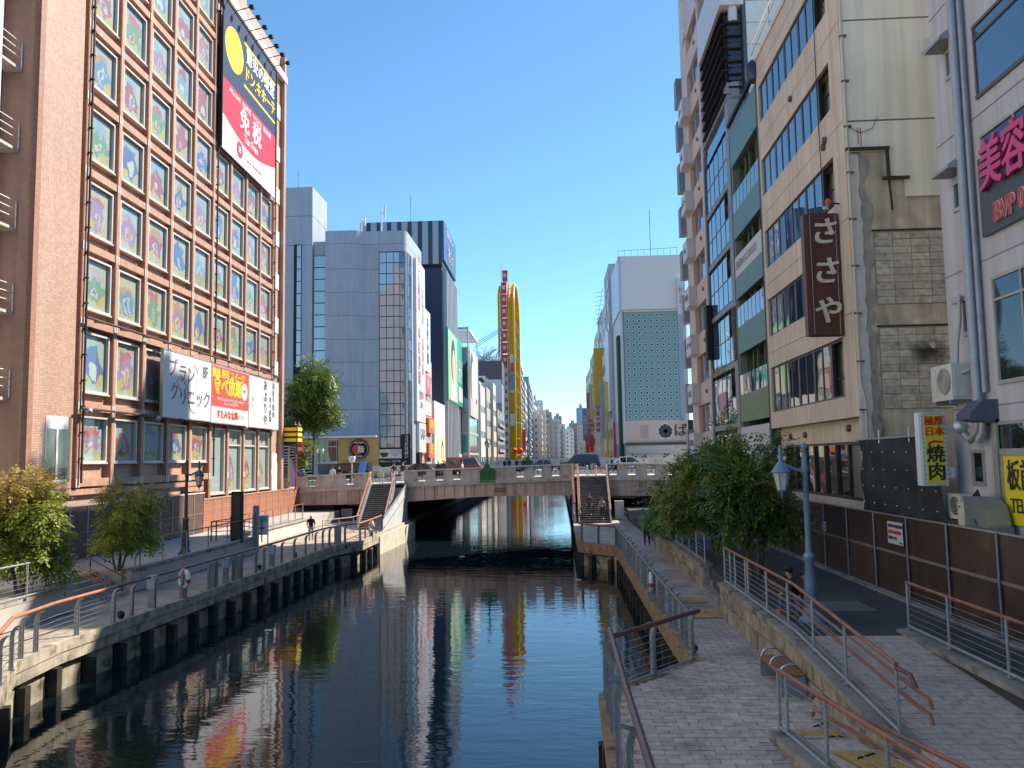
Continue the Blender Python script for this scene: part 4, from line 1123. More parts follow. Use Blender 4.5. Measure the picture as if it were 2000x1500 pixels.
MB().box(1.35,WC+.32,-.35,1.1,34.4,37.5).build("parapet_panel", WT, c)
MB().lathe([(.28,-.7),(.3,-.6),(.3,.4)], (WC-.1,.5,34.2), 10).build("vent_pipe", C(.55,.56,.57,.4), c)
for k in range(6):
    MB().box(WC-.02,WC+.18,.05,.9,29.2+k*.82,29.26+k*.82).build("end_shelf", MT['black'], c); MB().box(WC-.12,WC-.02,.1,.95,28.9+k*.82,29.6+k*.82).build("end_pane", MT['glass'], c)
MB().box(.1,.9,-.35,0,13.4,17.2).build("shop_name_box", MT['black'], c)
for k in range(22): MB().box(WC-1.0,WC-.05,-.14,-.06,12.4+k*.15,12.48+k*.15).build("slat", C(.05,.05,.055), c)
text("ネイルサロン", .8, C(.42,.3,.2), c, (2.6,-.05,12.3), bold=1); MB().box(2.6,4.9,-.02,.02,9.0,10.8).build("pink_notice", C(.5,.25,.35), c)
MB().box(.4,7.0,.02,.05,5.1,6.8).build("white_notice", C(.66,.68,.68), c); text("カフェ 営業中", .9, C(.12,.16,.14), c, (4.0,0,5.9), bold=1)

# ---- pinkish building with bay sign boxes
k_ = thing("slim_office", "pinkish slim office with projecting sign boxes between its windows", "building", on_right(0,0,-.15,66.75), RR)
WP = 7.8
PINK = M("pink_render", (.66,.51,.43), .7, var=.06, scale=.5, streak=.1)
MB().box(0,WP,.35,16,2.4,40.5).build("core", PINK, k_)
lv = [4.6+3.8*i for i in range(10)]
for i, z in enumerate(lv):
    z1 = min(z+3.8, 40.4)
    MB().box(0,WP,-.0,.35,z+2.15,z1).build("spandrel_panel", PINK, k_)
    MB().box(0,1.5,0,.35,z+.0,z+2.15).build("pier", PINK, k_); MB().box(6.6,WP,0,.35,z,z+2.15).build("pier", PINK, k_)
    f = MB().box(1.5,6.6,.2,.3,z,z+.1).box(3.6,3.75,.15,.3,z+.1,z+2.15).build("window", MT['alu'], k_)
    MB().box(3.75,6.55,.24,.25,z+.1,z+2.1).build("pane", MT['glass_blue'], f); MB().box(1.5,3.6,.3,.33,z+.1,z+2.1).build("blind", C(.22,.13,.09,.7), f)
    if 0 < i < 9:
        s = MB().box(.3,2.6,-.62,-.02,z-1.5,z+.05).build("sign_box", C(.58,.56,.56,.5), k_)
        MB().box(.36,2.54,-.635,-.621,z-1.5,z-.05).build("sign_face", C(.66,.63,.66,.5), s)
        text(["美容整体","英会話","3F スナック","整骨院","BAR","カラオケ","歯科","占い","CLUB"][i-1], .5, C(.35,.15,.4) if i % 2 else C(.3,.22,.2), s, (1.45,-.65,z-.75))
        MB().lathe([(.15,-.02),(.15,.1),(.05,.12)], n=8).build("vent_cap", C(.2,.15,.12), k_, (5.6,-.02,z+3.0)).rotation_euler = (PI/2,0,0)
MB().box(WP-.02,WP+.7,-.1,.6,28,41).build("edge_fin", M("taupe_fin", (.30,.23,.19), .7), k_)
# ---- pale tower next to the road and its grey boxes
q = thing("pale_tower", "tall pale rounded tower at the road corner with grey boxes on its face", "building", on_right(0,0,0,71.2), RR)
PW = M("tower_white", (.55,.55,.57), .6, var=.06)
MB().box(0,4.3,.6,12,2.4,48.5).build("core", PW, q)
for j in range(21): MB().lathe([(.6,0),(.6,2.1)], (3.3,.75,4.5+j*2.12), 12).build("corner_ring", M("tower_cream", (.58,.53,.46), .6), q)
for i in range(9):
    z = 6.5+i*3.8
    MB().box(.1,1.3,-.05,.5,z,z+2.4).build("grey_box", C(.25,.27,.31,.5), q)
    MB().box(1.4,2.6,.55,.62,z+1,z+2.8).build("window", MT['glass'], q)
# orange steel frame glimpsed on the roof behind
q = thing("roof_tower_frame", "orange steel lattice frame on the roof behind the dark gridded storeys", "roof frame", (12.9,58.5,34.5), 0)
for (x, y) in ((0,0),(1.5,0),(0,1.5),(1.5,1.5)): MB().obox((x,y,0),(x,y,12),.28,.28).build("leg", C(.55,.20,.05), q)
for j in range(6):
    for (a, d) in (((0,0),(1.5,0)),((0,0),(0,1.5)),((1.5,0),(1.5,1.5))):
        MB().obox((a[0],a[1],j*2),(d[0],d[1],j*2+2),.16,.16).build("brace", C(.50,.14,.04), q); MB().obox((a[0],a[1],j*2),(d[0],d[1],j*2),.16,.16).build("brace", C(.50,.14,.04), q)
# unseen block added behind the vacant plot to keep the right bank shaded
q = thing("shade_block", "plain cream block added out of view behind the vacant plot to shade it", "building", (14.6,22,2.4), 0)
MB().box(0,30,0,7.7,0,23).build("wall", CREAM, q)
for i in range(5): MB().box(-.03,.0,1+0,3,3+i*3.6,4.6+i*3.6).build("window", MT['glass'], q)

# ================================================================== grey beauty salon building, nearest on the right
GX = 11.2
s = thing("salon_building", "lavender grey building with pipes, awnings and a beauty sign at the right edge", "building", (GX,23.8,0), RIGHTF)
GREY = M("lavender_render", (.54,.525,.55), .75, var=.06, scale=.5, streak=.13, dirt=((.30,.30,.33), .6, .66, (2,2,.3)))
MB().box(0,22,.0,12,4.3,30).build("wall", GREY, s)
for z in (7.85,11.6,15.4,19.2): MB().box(0,22,-.012,.0,z-.015,z+.015).build("joint", C(.22,.23,.27,.8), s)
def win(par, u0, u1, z0, z1, n=2, hdr=.55, gl=None, fr=None, lab=None):
    fr = fr or M("old_alu", (.42,.41,.38), .5, .4, .1)
    f = MB().box(u0-.08,u1+.08,-.06,.02,z0-.1,z0).box(u0-.08,u0,-.04,.02,z0,z1).box(u1,u1+.08,-.04,.02,z0,z1).box(u0-.08,u1+.08,-.05,.02,z1,z1+.08).build("window", fr, par)
    if hdr: MB().box(u0,u1,-.05,-.0,z1-hdr,z1-hdr+.07).build("transom", fr, f)
    for i in range(n):
        a = u0+(u1-u0)*i/n; b2 = u0+(u1-u0)*(i+1)/n
        if i: MB().box(a-.03,a+.03,-.045,.0,z0,z1).build("mullion", fr, f)
        MB().box(a+.03,b2-.03,-.012,-.004,z0,z1).build("pane", gl or MT['glass'], f)
    return f
win(s, 2.45, 4.7, 15.9, 17.7, 1, .35, MT['glass_blue'], C(.10,.09,.08)); win(s, 5.0, 9, 15.9, 17.7, 2, .35, MT['glass_blue'])
win(s, 2.45, 7.0, 14.1, 14.75, 3, 0)
win(s, 2.55, 7.5, 8.45, 11.0, 4, .55)
win(s, .92, 1.5, 17.1, 17.75, 1, 0); win(s, .9, 1.5, 13.35, 14.0, 1, 0); win(s, .95, 1.4, 9.9, 10.75, 1, 0); win(s, .95, 1.45, 5.9, 6.65, 1, 0)
def awning(u, z, w, label=None):
    return MB().prism([(0,0),(-.55,-.42),(-.55,-.5),(0,-.5)], u, u+w, 'x').build("awning", M("awning_grey", (.34,.35,.36), .5, .1, .1, 2), s, (0,0,z))
awning(.75,18.35,.95); awning(.72,14.75,1.0)
hood = MB().prism([(0,0),(-.35,0),(-.72,-.35),(-.72,-.5),(0,-.62)], 1.65, 2.35, 'x').build("duct_hood", M("hood_dark", (.10,.11,.15), .5, .3), s, (0,0,8.0))
MB().tube([(1.75,-.2,30),(1.75,-.2,7.6)], .13, 10).build("flue_pipe", M("flue", (.34,.36,.40), .45, .3, .1, 3), s)
MB().tube([(1.98,-.12,30),(1.98,-.12,8.2)], .07, 6).build("downpipe", M("flue2", (.33,.35,.40), .5, .2), s)
MB().tube([(1.35,-.14,30),(1.42,-.14,18),(1.5,-.16,14.2),(1.42,-.14,12.2),(1.45,-.14,9.3)], .05, 6).tube([(1.5,-.1,30),(1.56,-.1,12)], .03, 5).build("wrapped_pipe", C(.52,.53,.55,.6), s)
MB().tube([(1.1,-.18,10.9),(1.18,-.25,10.2),(1.08,-.3,9.6),(1.05,-.35,8.95),(1.15,-.33,8.75),(1.5,-.2,8.85)], [.05,.055,.05,.07,.06,.05], 6).build("wrapped_pipe", C(.46,.45,.44,.7), s)
MB().tube([(1.75,-.2,7.7),(1.72,-.22,7.2),(1.45,-.3,7.0),(1.2,-.35,7.2)], .11, 10).tube([(1.95,-.2,7.7),(1.92,-.2,7.2),(1.75,-.25,6.95)], .1, 8).build("elbow_duct", C(.42,.43,.45,.35,metal=.5), s)
MB().lathe([(.08,-.02),(.2,.05),(.2,.22),(.1,.3)], (0,0,0), 10).build("duct_cowl", C(.5,.5,.5,.35,metal=.5), s, (1.1,-.42,7.25)).rotation_euler = (0,.8,0)
tri = MB()
for k in range(4): tri.lathe([(.05,0),(.08,.1),(.02,.2)], (.55+k*.13,-.08,10.75), 8)
tri.build("vent_cowls", C(.42,.42,.42,.4), s)
# sign band with pink and white lettering
q = thing("beauty_sign", "dark sign board with pink 美容 and red edged BVP 06 lettering", "sign", (GX-.03,21.45,12.15), RIGHTF)
MB().box(0,8,-.08,0,0,2.05).build("panel", C(.055,.055,.062,.4), q)
pk = C(.62,.05,.20,.4)
text("美容室", 1.35, pk, q, (1.85,-.16,1.62), bold=2.6, depth=.05, wide=.8)
text("BVP 06-6211", .72, MT['sign_white'], q, (2.15,-.1,.42), bold=3.6, wide=.78); text("BVP 06-6211", .72, C(.62,.05,.04,.4), q, (2.15,-.125,.42), bold=1.0, wide=.78)
q = thing("shop_sign_yellow", "yellow shop window sign with black characters and TEL below the dark hood", "sign", (GX-.02,21.25,4.9), RIGHTF)
MB().box(0,4,-.06,0,0,1.68).build("panel", C(.80,.66,.02,.4), q); MB().box(-.1,0,-.09,0,0,1.7).box(-.1,4,-.09,0,1.68,1.8).build("frame", MT['alu'], q)
text("板前", .78, C(.03,.03,.03), q, (.72,-.07,1.15), bold=1, wide=.75); text("TEL", .5, C(.03,.03,.03), q, (.55,-.07,.45), wide=.8)
win(s, 2.35, 5.5, 6.75, 7.35, 2, 0)
MB().box(2.1,2.35,-.1,.02,4.3,7.5).build("door_post", MT['alu'], s)
# yellow barbecue blade sign
q = thing("barbecue_sign", "yellow vertical barbecue sign with red and black characters in a patterned white frame", "sign", (10.02,23.2,5.78), 0)
MB().box(0,.66,0,.3,0,2.0).build("box", C(.62,.63,.64,.45), q)
fr = MB()
for k in range(16):
    for x in (.01,.60): fr.box(x,x+.05,-.012,0,.03+k*.122,.10+k*.122)
for k in range(5): fr.box(.1+k*.1,.16+k*.1,-.012,0,.01,.05).box(.1+k*.1,.16+k*.1,-.012,0,1.94,1.98)
fr.build("frame_pattern", C(.42,.43,.46,.5), q)
MB().box(.085,.575,-.014,0,.07,1.93).build("panel", C(.74,.60,.02,.4), q); MB().box(-.05,.0,.01,.29,.01,1.99).build("side_panel", C(.75,.76,.77,.4), q)
rd, bk2 = C(.62,.03,.03,.4), C(.02,.02,.02,.4)
for (ch, x, z, sz) in (("極",.20,1.74,.27),("厚",.46,1.74,.27),("日",.20,1.46,.27),("本",.46,1.46,.27)): text(ch, sz, rd, q, (x,-.02,z), bold=2.4)
MB().prism([(.14,1.16),(.3,1.24),(.55,1.21),(.55,1.15),(.3,1.17),(.15,1.09)], -.022,-.015).build("lettering", rd, q)
text("焼", .50, bk2, q, (.33,-.02,.83), bold=2); text("肉", .50, bk2, q, (.34,-.02,.35), bold=2)
for z in (.35,1.55): MB().box(.66,.86,.08,.24,z-.14,z+.14).build("bracket_box", C(.6,.61,.63,.45), q)
# air conditioner units
def ac(label, loc, s_, fan=True):
    q = thing("air_conditioner", label, "air conditioner", loc, 0); q.scale = (s_,s_,s_)
    MB().box(0,.36,0,.9,0,.72).build("case", C(.62,.60,.54,.5,streak=.1), q)
    g2 = MB().lathe([(.27,0),(.27,.015)], n=18).build("fan_guard", C(.10,.09,.085,.6) if fan else C(.38,.33,.31,.5), q, (.0,.32,.38)); g2.rotation_euler = (0,-PI/2,0)
    f2 = MB()
    for r in (.09,.15,.21,.26):
        f2.tube([(-.022,.32+r*math.cos(t*PI/8),.38+r*math.sin(t*PI/8)) for t in range(17)], .006, 4, caps=False)
    f2.build("fan_ring", C(.45,.43,.4,.5), q)
    MB().box(-.012,0,.66,.86,.08,.66).build("panel", C(.56,.55,.5,.5), q)
    MB().box(.04,.32,-.015,0,.06,.62).build("side_panel", C(.58,.57,.52,.5), q)
    for y in (.1,.75): MB().box(.0,.5,y,y+.06,-.08,0).build("foot", MT['steel'], q)
    return q
q1 = ac("air conditioner with a dented fan cover hung beside the wrapped pipe", (10.25,22.95,8.05), 1.35, False); q1.location = (10.62,22.55,8.08)
q1 = ac("air conditioner with a round fan grille above the hoarding by the yellow sign", (11.0,23.0,4.86), .92); q1.location = (10.72,22.75,4.9)
q = thing("meter_box", "cream meter box with a small slot beside the lower air conditioner", "meter box", (10.85,22.55,4.72), RIGHTF)
MB().box(0,.34,-.3,.3,0,.66).build("case", C(.62,.58,.48,.5), q); MB().box(.06,.16,-.31,-.3,.52,.56).build("slot", MT['black'], q)
q = thing("exhaust_duct", "curved sheet metal exhaust duct with a flared mouth in front of the yellow sign", "duct", (10.75,21.8,4.55), RIGHTF)
MB().prism([(-.25,1.0),(.5,1.02),(.85,.75),(.95,.35),(.95,0),(.5,0),(.48,.35),(.3,.48),(.05,.5)], -.3,.25).build("body", C(.30,.33,.36,.35,metal=.6), q)
MB().box(.45,1.0,-.34,.28,-.02,.3).build("collar", C(.28,.31,.34,.35,metal=.6), q); MB().obox((-.27,-.02,1.02),(.06,-.02,.47),.62,.03,(0,1,0)).build("mouth", MT['black'], q)
# ---- dark safety net in the vacant plot
q = thing("safety_net", "black safety netting hung across the vacant plot above the hoarding", "net", (10.6,29.4,4.7), RIGHTF)
nb = MB(); nx, nz_ = 18, 8
vs = [(6.1*i/nx, .07*math.sin(i*1.7)+.05*math.sin(j*1.3+i*.4), .05+2.4*j/nz_) for j in range(nz_+1) for i in range(nx+1)]
nb.add(vs, [(j*(nx+1)+i, j*(nx+1)+i+1, (j+1)*(nx+1)+i+1, (j+1)*(nx+1)+i) for j in range(nz_) for i in range(nx)], True)
nb.build("netting", M("netting", (.028,.03,.034), .75, var=.25, scale=1.5), q)
MB().tube([(-.3,-.02,2.45),(6.2,-.02,2.47)], .03, 6).build("top_rail", MT['steel_light'], q)
for x in (1.7,4.0): MB().tube([(x,0,2.3),(x,0,2.75)], .025, 5).build("rail_stub", MT['white'], q)
tb = MB()
for i in range(7):
    for j in range(4): tb.box(.4+i*.9,.44+i*.9,-.13,-.1,.35+j*.55,.38+j*.55)
tag(tb.build("tie", MT['white'], q), kind='stuff')
# ---- dark brown hoarding along the right walkway
q = thing("panel_hoarding", "dark brown panelled hoarding with steel posts along the shaded right walkway", "hoarding", (10.2,47.2,2.4), RIGHTF)
pm = [MB().box(.02,2.46,-.0,.04,0,h).mesh("panel", MT['dark_brown']) for h in (1.2,1.06)]
nP = 15
for i in range(nP):
    link("panel", pm[0], q, (i*2.48, 0, .04)); link("panel", pm[1], q, (i*2.48, 0, 1.33))
    MB().tube([(i*2.48,-.05,0),(i*2.48,-.05,2.42)], .03, 6).build("post", MT['steel'], q)
MB().box(0,nP*2.48,-.02,.02,1.25,1.33).build("mid_band", C(.20,.18,.165,.6), q); MB().box(0,nP*2.48,-.03,.05,2.39,2.43).build("top_rail", MT['alu'], q)
MB().box(0,nP*2.48,-.25,.1,0,.07).build("kerb", MT['stone_cap'], q)
q = thing("warning_sign", "white warning sign with red Japanese lines on the dark hoarding", "sign", (10.16,26.25,3.96), RIGHTF)
MB().box(0,1.1,-.012,.0,0,.66).build("panel", MT['sign_white'], q)
for k, (tx, cc) in enumerate((("遊歩道での宿泊及び", (.1,.1,.12)),("割り込み露店販売", (.6,.06,.05)),("は禁止です!", (.1,.1,.12)))): text(tx, .115, C(*cc), q, (.08,-.016,.53-k*.18), align='LEFT', bold=1.5)
text("大阪市", .06, C(.1,.1,.12), q, (.95,-.016,.06))
q = thing("notice_sheet", "small white and blue notice on the dark hoarding near the lamp", "notice", (10.16,32.5,3.8), RIGHTF)
MB().box(0,.4,-.012,0,0,.34).build("panel", MT['sign_white'], q); MB().box(.05,.35,-.016,-.012,.05,.14).box(.05,.35,-.016,-.012,.19,.28).build("print", C(.12,.3,.6), q)
# ================================================================== rest of the near blocks, partly outside the picture
q = thing("white_building", "white building whose edge shows at the far left beside the escape balconies", "building", (-22.0,31.2,2.4), LEFTF)
MB().box(-34,0,0,22,0,38).build("wall", M("white_render", (.74,.71,.65), .8, var=.05, streak=.08), q)
wm = MB().box(0,1.5,-.05,.05,0,1.7).mesh("window", MT['glass'])
for i in range(9):
    for j in range(8): link("window", wm, q, (-32.5+i*3.6, 0, 6.5+j*3.7))
MB().box(-34,0,-.3,0,37.5,38.3).build("roof_edge", MT['fascia'], q)
q = thing("footbridge", "pale footbridge across the canal from which the view is taken", "bridge", (-9,-4,4.6))
MB().box(-14,24,-4.5,4.6,0,.4).build("deck", MT['sidewalk'], q); MB().box(-14,24,-4.6,-4.3,.4,1.45).build("parapet", MT['parapet_cap'], q); MB().box(-14,24,4.45,4.65,.4,1.35).build("parapet", MT['parapet_cap'], q)
for x in (-14,4.5,23): MB().box(x,x+1,-3,3,-6,0).build("pier", MT['concrete'], q)
# ================================================================== across the road, left bank: blue grey corner building
BG = M("blue_grey_tile", (.40,.43,.50), .35, .0, .05, .5, streak=.08, rnd=.03)
GLM = glass_dark("glass_mirror", (.34,.42,.48), 2.6, .03, .25, 0)
t = thing("corner_building", "blue grey tiled corner building with a curved glass bay and a round ramen sign", "building", (-32.25,116,0))
# plan of the front: left face, soft step, right face, rounded corner, canal face
def plan(d=0):
    p = [(0,-.4-d)]+[(4.0+1.5*k/8, -.4-d+.9*(.5-.5*math.cos(PI*k/8))) for k in range(9)]
    p += [(10.6+1.0*math.sin(PI/2*k/8), .5-d+1.0-1.0*math.cos(PI/2*k/8)) for k in range(9)]
    p += [(11.62+d,6),(11.7+d,13.2)]
    return p
P0 = plan()
def shell(name, pts, z0, z1, mat, par, smooth=False):
    mb = MB()
    vs = [(x,y,z0) for x, y in pts]+[(x,y,z1) for x, y in pts]
    n = len(pts); mb.add(vs, [(i,i+1,n+i+1,n+i) for i in range(n-1)], smooth)
    mb.add([(x,y,z1) for x, y in pts]+[(0,13.2,z1)], [tuple(range(n+1))])
    return mb.build(name, mat, par)
MB().prism([(x,y) for x, y in P0]+[(0,13.2)], 10.2, 39.6, 'z').build("joint_core", C(.15,.17,.21,.7), t)
jz = [10.3,14.0,17.35,20.7,24.0,27.4,30.8,34.2,37.9,39.85]
for a, b_ in zip(jz, jz[1:]):
    shell("wall_panel", plan(.04)[:6], a+.03, b_-.03, BG, t, True); shell("wall_panel", [p for p in plan(.04)[5:10]]+[(7.6,.46)], a+.03, b_-.03, BG, t, True)
    if b_ > 37.9 or a >= 37: shell("wall_panel", [(7.64,.46)]+plan(.04)[10:], a+.03, b_-.03, BG, t, True)
shell("wall_panel", [(7.64,.46)]+plan(.04)[10:], 36.8, 37.87, BG, t, True)
# curved glass bay
bay = [(7.66,.40),(8.7,.40),(9.75,.40),(10.62,.42),(11.25,.72),(11.62,1.4),(11.66,2.5),(11.68,3.7)]
pm = {}
for i, (a, c_) in enumerate(zip(bay, bay[1:])):
    d = Vector((c_[0]-a[0], c_[1]-a[1], 0)); l = d.length
    if i not in pm: pm[i] = MB().box(.05,l-.05,-.02,.02,.06,1.5).mesh("pane", GLM if i < 3 else MT['glass_blue'])
    for j in range(18):
        o = link("pane", pm[i], t, (a[0], a[1], 8.5+j*1.565), math.atan2(d.y, d.x)+random.uniform(-.012,.012))
        o.rotation_euler.x = random.uniform(-.012,.012)
gr = MB()
for a in bay: gr.box(a[0]-.05,a[0]+.05,a[1]-.03,a[1]+.09,8.4,36.75)
for j in range(19): gr.tube([(x,y+.03,8.47+j*1.565) for x, y in bay], .05, 4)
tag(gr.build("glazing_bar", C(.06,.075,.10), t), kind='stuff')
shell("bay_back", [(x,y+.12) for x, y in bay], 8.4, 36.8, MT['black'], t)
MB().box(11.55,11.75,3.8,13.0,4.6,36.8).build("canal_face", BG, t)
# stair tower at the left with window strips
MB().box(-6.6,-1.95,-.2,7.4,4.6,46.5).build("stair_tower", BG, t)
for z in (37.9,42.2): MB().box(-6.6,-1.93,-.215,-.2,z-.04,z+.04).box(-1.95,-1.93,-.2,7.4,z-.04,z+.04).build("joint", C(.14,.15,.19,.7), t)
MB().box(-1.93,-.02,.4,8,4.6,38.5).build("link_wall", BG, t)
w = MB().box(-1.85,-.1,.3,.4,10.4,36.4).build("window", MT['black'], t)
for j in range(15): MB().box(-1.8,-.15,.25,.3,10.5+j*1.73,12.1+j*1.73).build("pane", MT['glass_blue'] if j < 5 else GLM, w)
w = MB().box(-4.6,-3.5,-.3,-.2,10.4,38).build("window", MT['black'], t)
for j in range(10): MB().box(-4.15,-3.55,-.34,-.3,20.2+j*1.78,21.85+j*1.78).build("pane", GLM, w)
w = MB().box(-6.55,-6.1,-.3,-.2,10.4,37).build("window", MT['black'], t)
for j in range(9): MB().box(-6.5,-6.15,-.34,-.3,21+j*1.75,22.6+j*1.75).build("pane", GLM, w)
# ground floor: canopy, ramen shop, window, wavy slat wall
MB().box(-6.6,7.7,-2.2,.2,10.0,10.25).build("canopy", MT['white'], t)
tan = MB().box(1.95,7.7,-.5,.2,4.6,10.0).build("shop_front", M("shop_tan", (.50,.33,.13), .6, var=.06), t)
MB().box(2.6,7.4,-.75,-.5,6.55,6.75).box(3.0,6.8,-.56,-.5,4.7,6.5).build("shop_door", C(.42,.27,.15,.6), t)
dm = MB(); disc(dm, 4.95, 8.35, 1.42, -.62, 32, None, .12); dm.build("round_sign", MT['black'], t)
dm = MB()
dm.tube([(4.95+1.25*math.cos(k*PI/16),-.75,8.35+1.25*math.sin(k*PI/16)) for k in range(33)], .03, 4); dm.build("ring", C(.6,.6,.58), t)
dm = MB(); disc(dm, 4.75, 8.35, .72, -.745, 24, .72, .01); dm.build("emblem", C(.55,.06,.06), t)
text("麺", .95, C(.75,.72,.7), t, (5.25,-.77,8.3), bold=1); text("No Pork", .36, MT['white'], t, (4.95,-.77,9.3), bold=2); text("Ramen", .36, MT['white'], t, (4.95,-.77,7.42), bold=2)
w = MB().box(-.8,1.8,-.45,-.2,6.7,9.7).box(-.9,1.95,-.5,-.2,9.7,10.0).box(-.9,1.95,-.5,-.2,6.4,6.7).build("window", C(.5,.5,.5), t)
for i in range(3): MB().box(-.75+i*.85,.02+i*.85,-.5,-.45,6.8,8.75).build("pane", MT['glass'], w); MB().box(-.75+i*.85,.02+i*.85,-.5,-.45,8.9,9.6).build("pane", MT['glass'], w)
MB().box(-.9,1.95,-.4,.2,4.6,6.4).build("dark_base", C(.10,.10,.11), t)
sl = MB().box(-6.6,-.9,-.2,.2,4.6,10).build("slat_wall", C(.42,.43,.45), t)
for j in range(13):
    pts = [(-6.6+k*.475, -.32+.08*math.sin(k*1.3+j*2), 4.9+j*.4+.07*math.sin(k*1.3+j*1.1)) for k in range(13)]
    MB().tube(pts, .10, 4).build("slat", MT['white'], sl)
# ramen advertising boards under the bay
q = thing("ramen_board", "black board with a noodle bowl picture and white lettering under the glass bay", "sign", (-24.6,115.9,6.2))
MB().box(0,3.3,-.15,.2,0,2.2).build("panel", MT['black'], q); MB().box(1.5,3.25,-.17,-.15,.85,2.1).box(.05,1.5,-.165,-.15,.85,2.1).build("white_field", C(.66,.65,.62), q)
dm = MB().prism([(.15,1.6),(1.45,1.6),(1.2,1.05),(.5,1.0)], -.2,-.17); dm.build("bowl", C(.06,.045,.04), q)
dm = MB(); disc(dm, .8, 1.62, .6, -.19, 18, .2, .01); dm.build("noodles", C(.66,.45,.16), q)
text("NO BEANS\nNon-Animal\nRamen", .3, C(.25,.2,.15), q, (2.4,-.19,1.55)); text("100%とんこつ不使用", .36, MT['white'], q, (1.6,-.17,.42), bold=1.2, wide=.9)
q = thing("vertical_board", "black vertical board reading ココだけばい beside the noodle bowl board", "sign", (-21.2,115.9,6.2))
MB().box(0,1.1,-.2,.3,0,4.2).build("panel", MT['black'], q); text("ココだけばい。", .56, MT['white'], q, (.55,-.22,2.1), vertical=True, gap=.98, bold=2)
def side_sign(name, label, y0, y1, z0, z1, x, mat, proj=.5):
    """board along the canal face of the left bank, facing the water"""
    q = thing(name, label, "sign", (x, y0, z0), LEFTF)
    MB().box(0,y1-y0,-proj,0,0,z1-z0).build("panel", mat, q)
    return q
SW = MT['sign_white']
q = side_sign("tall_sign", "tall white sign with red and grey columns of characters beside the curved glass", 121.4,129.6,12.5,37,-20.55,SW)
text("かに道楽 本店別館", 2.3, C(.55,.10,.14), q, (2.3,-.52,15.5), vertical=True, gap=.98, bold=1.2); text("居酒屋 鳥貴族", 2.0, C(.42,.33,.25), q, (5.8,-.52,14), vertical=True, gap=.98, bold=1)
text("営業中\n24H", 1.4, C(.5,.12,.12), q, (4,-.52,3.2))
q = side_sign("small_sign", "small white sign with black brush strokes below the tall red lettered sign", 123,129.6,7.9,12.3,-20.5,SW); text("いい", 2.3, C(.05,.05,.06), q, (3.2,-.52,2.6), bold=2)
q = side_sign("round_board", "dark board with a red disc at street level under the small white sign", 123,129.6,4.6,7.7,-20.5,MT['black']); dm = MB(); disc(dm,3.3,1.6,1.3,-.51,20); dm.build("disc", C(.6,.3,.2), q)
t = thing("narrow_building", "narrow grey building with orange signs beside the tall white sign", "building", (-20.7,130,4.5), LEFTF)
MB().box(0,12,.2,10,0,19).build("wall", C(.33,.34,.36,.6), t)
for z, cc in ((2.6,(.75,.14,.05)),(6.7,(.78,.16,.04))): 
    s = MB().box(4.5,10.5,-.4,.2,z,z+2.4).build("sign_board", C(*cc), t); text("餃子" if z < 4 else "麻辣", 1.6, C(.85,.6,.2), s, (7.5,-.42,z+1.3), bold=2)
for z in (9.6,13,16.2): MB().box(4.5,11,.1,.2,z,z+2.2).build("window", C(.62,.6,.55,.4), t)
q = side_sign("brush_sign", "white vertical sign with black brush characters high beside the navy building", 130.2,136.2,21,31,-20.7,SW); text("お好み焼", 2.0, C(.05,.05,.06), q, (3,-.52,5), vertical=True, gap=.98, bold=1.5)
q = side_sign("red_sign", "small pink red sign under the white brush sign", 131,136.4,17.3,20.5,-20.75,C(.55,.13,.16)); text("鳥", 2.2, SW, q, (2.7,-.52,1.6), bold=1)
q = thing("white_block", "blank white low building with a yellow poster before the navy tower", "building", (-20.9,143,4.5), LEFTF)
MB().box(0,14,-.3,10,0,12.5).build("wall", MT['white'], q)
MB().box(3.5,13.5,-.38,-.3,.3,6.4).build("poster", C(.80,.70,.42), q); dm = MB(); disc(dm,9.5,3.8,1.5,-.385,18,2.0); dm.build("poster_print", C(.16,.10,.09), q)
dm = MB(); disc(dm,9.5,3.5,1.1,-.395,18,1.4); dm.build("poster_print", C(.74,.56,.46), q)
# navy tower with the striped top
NAVY = M("navy_panel", (.018,.026,.060), .35, 0, .08)
t = thing("navy_tower", "navy tower with white fins, striped upper storeys and a blue brand sign", "building", (-36.9,158,4.5))
MB().box(0,15.8,0,20,0,39.5).build("wall", NAVY, t)
MB().box(-.2,15.9,-.3,20,40.1,48.8).build("upper_block", C(.055,.06,.08,.5), t); MB().box(0,15.8,.1,20,39.5,40.1).build("gap_band", MT['black'], t)
pn = MB().box(0,1.15,-.12,0,.1,8.6).mesh("light_panel", C(.36,.42,.50,.4))
for i in range(8): link("light_panel", pn, t, (-.1+i*2.03, -.3, 40.1))
for i in range(6): MB().box(12.6+i*.55,12.95+i*.55,-.02,0,10+i*3,13+i*3).build("pane", MT['glass'], t) if i < 1 else None
for j in range(8): MB().box(8,13.5,-.03,0,3+j*4.6,3.12+j*4.6).build("joint", C(.04,.055,.11), t)
b_ = MB().box(15.9,16.3,-.3,19.5,41,48.8).build("brand_panel", C(.045,.10,.24,.4), t)
text("Haier", 5.2, SW, t, (16.35,9.5,43.8), bold=2.2, rz=PI/2, wide=.82); text("関西本部ビル 4F", 1.5, SW, t, (16.35,9.5,47.4), rz=PI/2, bold=1)
fm_ = MB().box(0,.9,-.25,.25,0,38.6).mesh("fin", C(.52,.54,.58,.4))
for i in range(9): link("fin", fm_, t, (15.8, 1.2+i*2.15, .5)) if True else None
for i in range(6): MB().box(15.8,16.3,20+i*2,20.5+i*2,3,20).build("fin", C(.52,.54,.58,.4), t)
MB().box(12,15.7,20,34,0,22).build("rear_wing", NAVY, t)
MB().box(13,16.5,20,34,0,3.4).build("shop", C(.55,.54,.5), t)
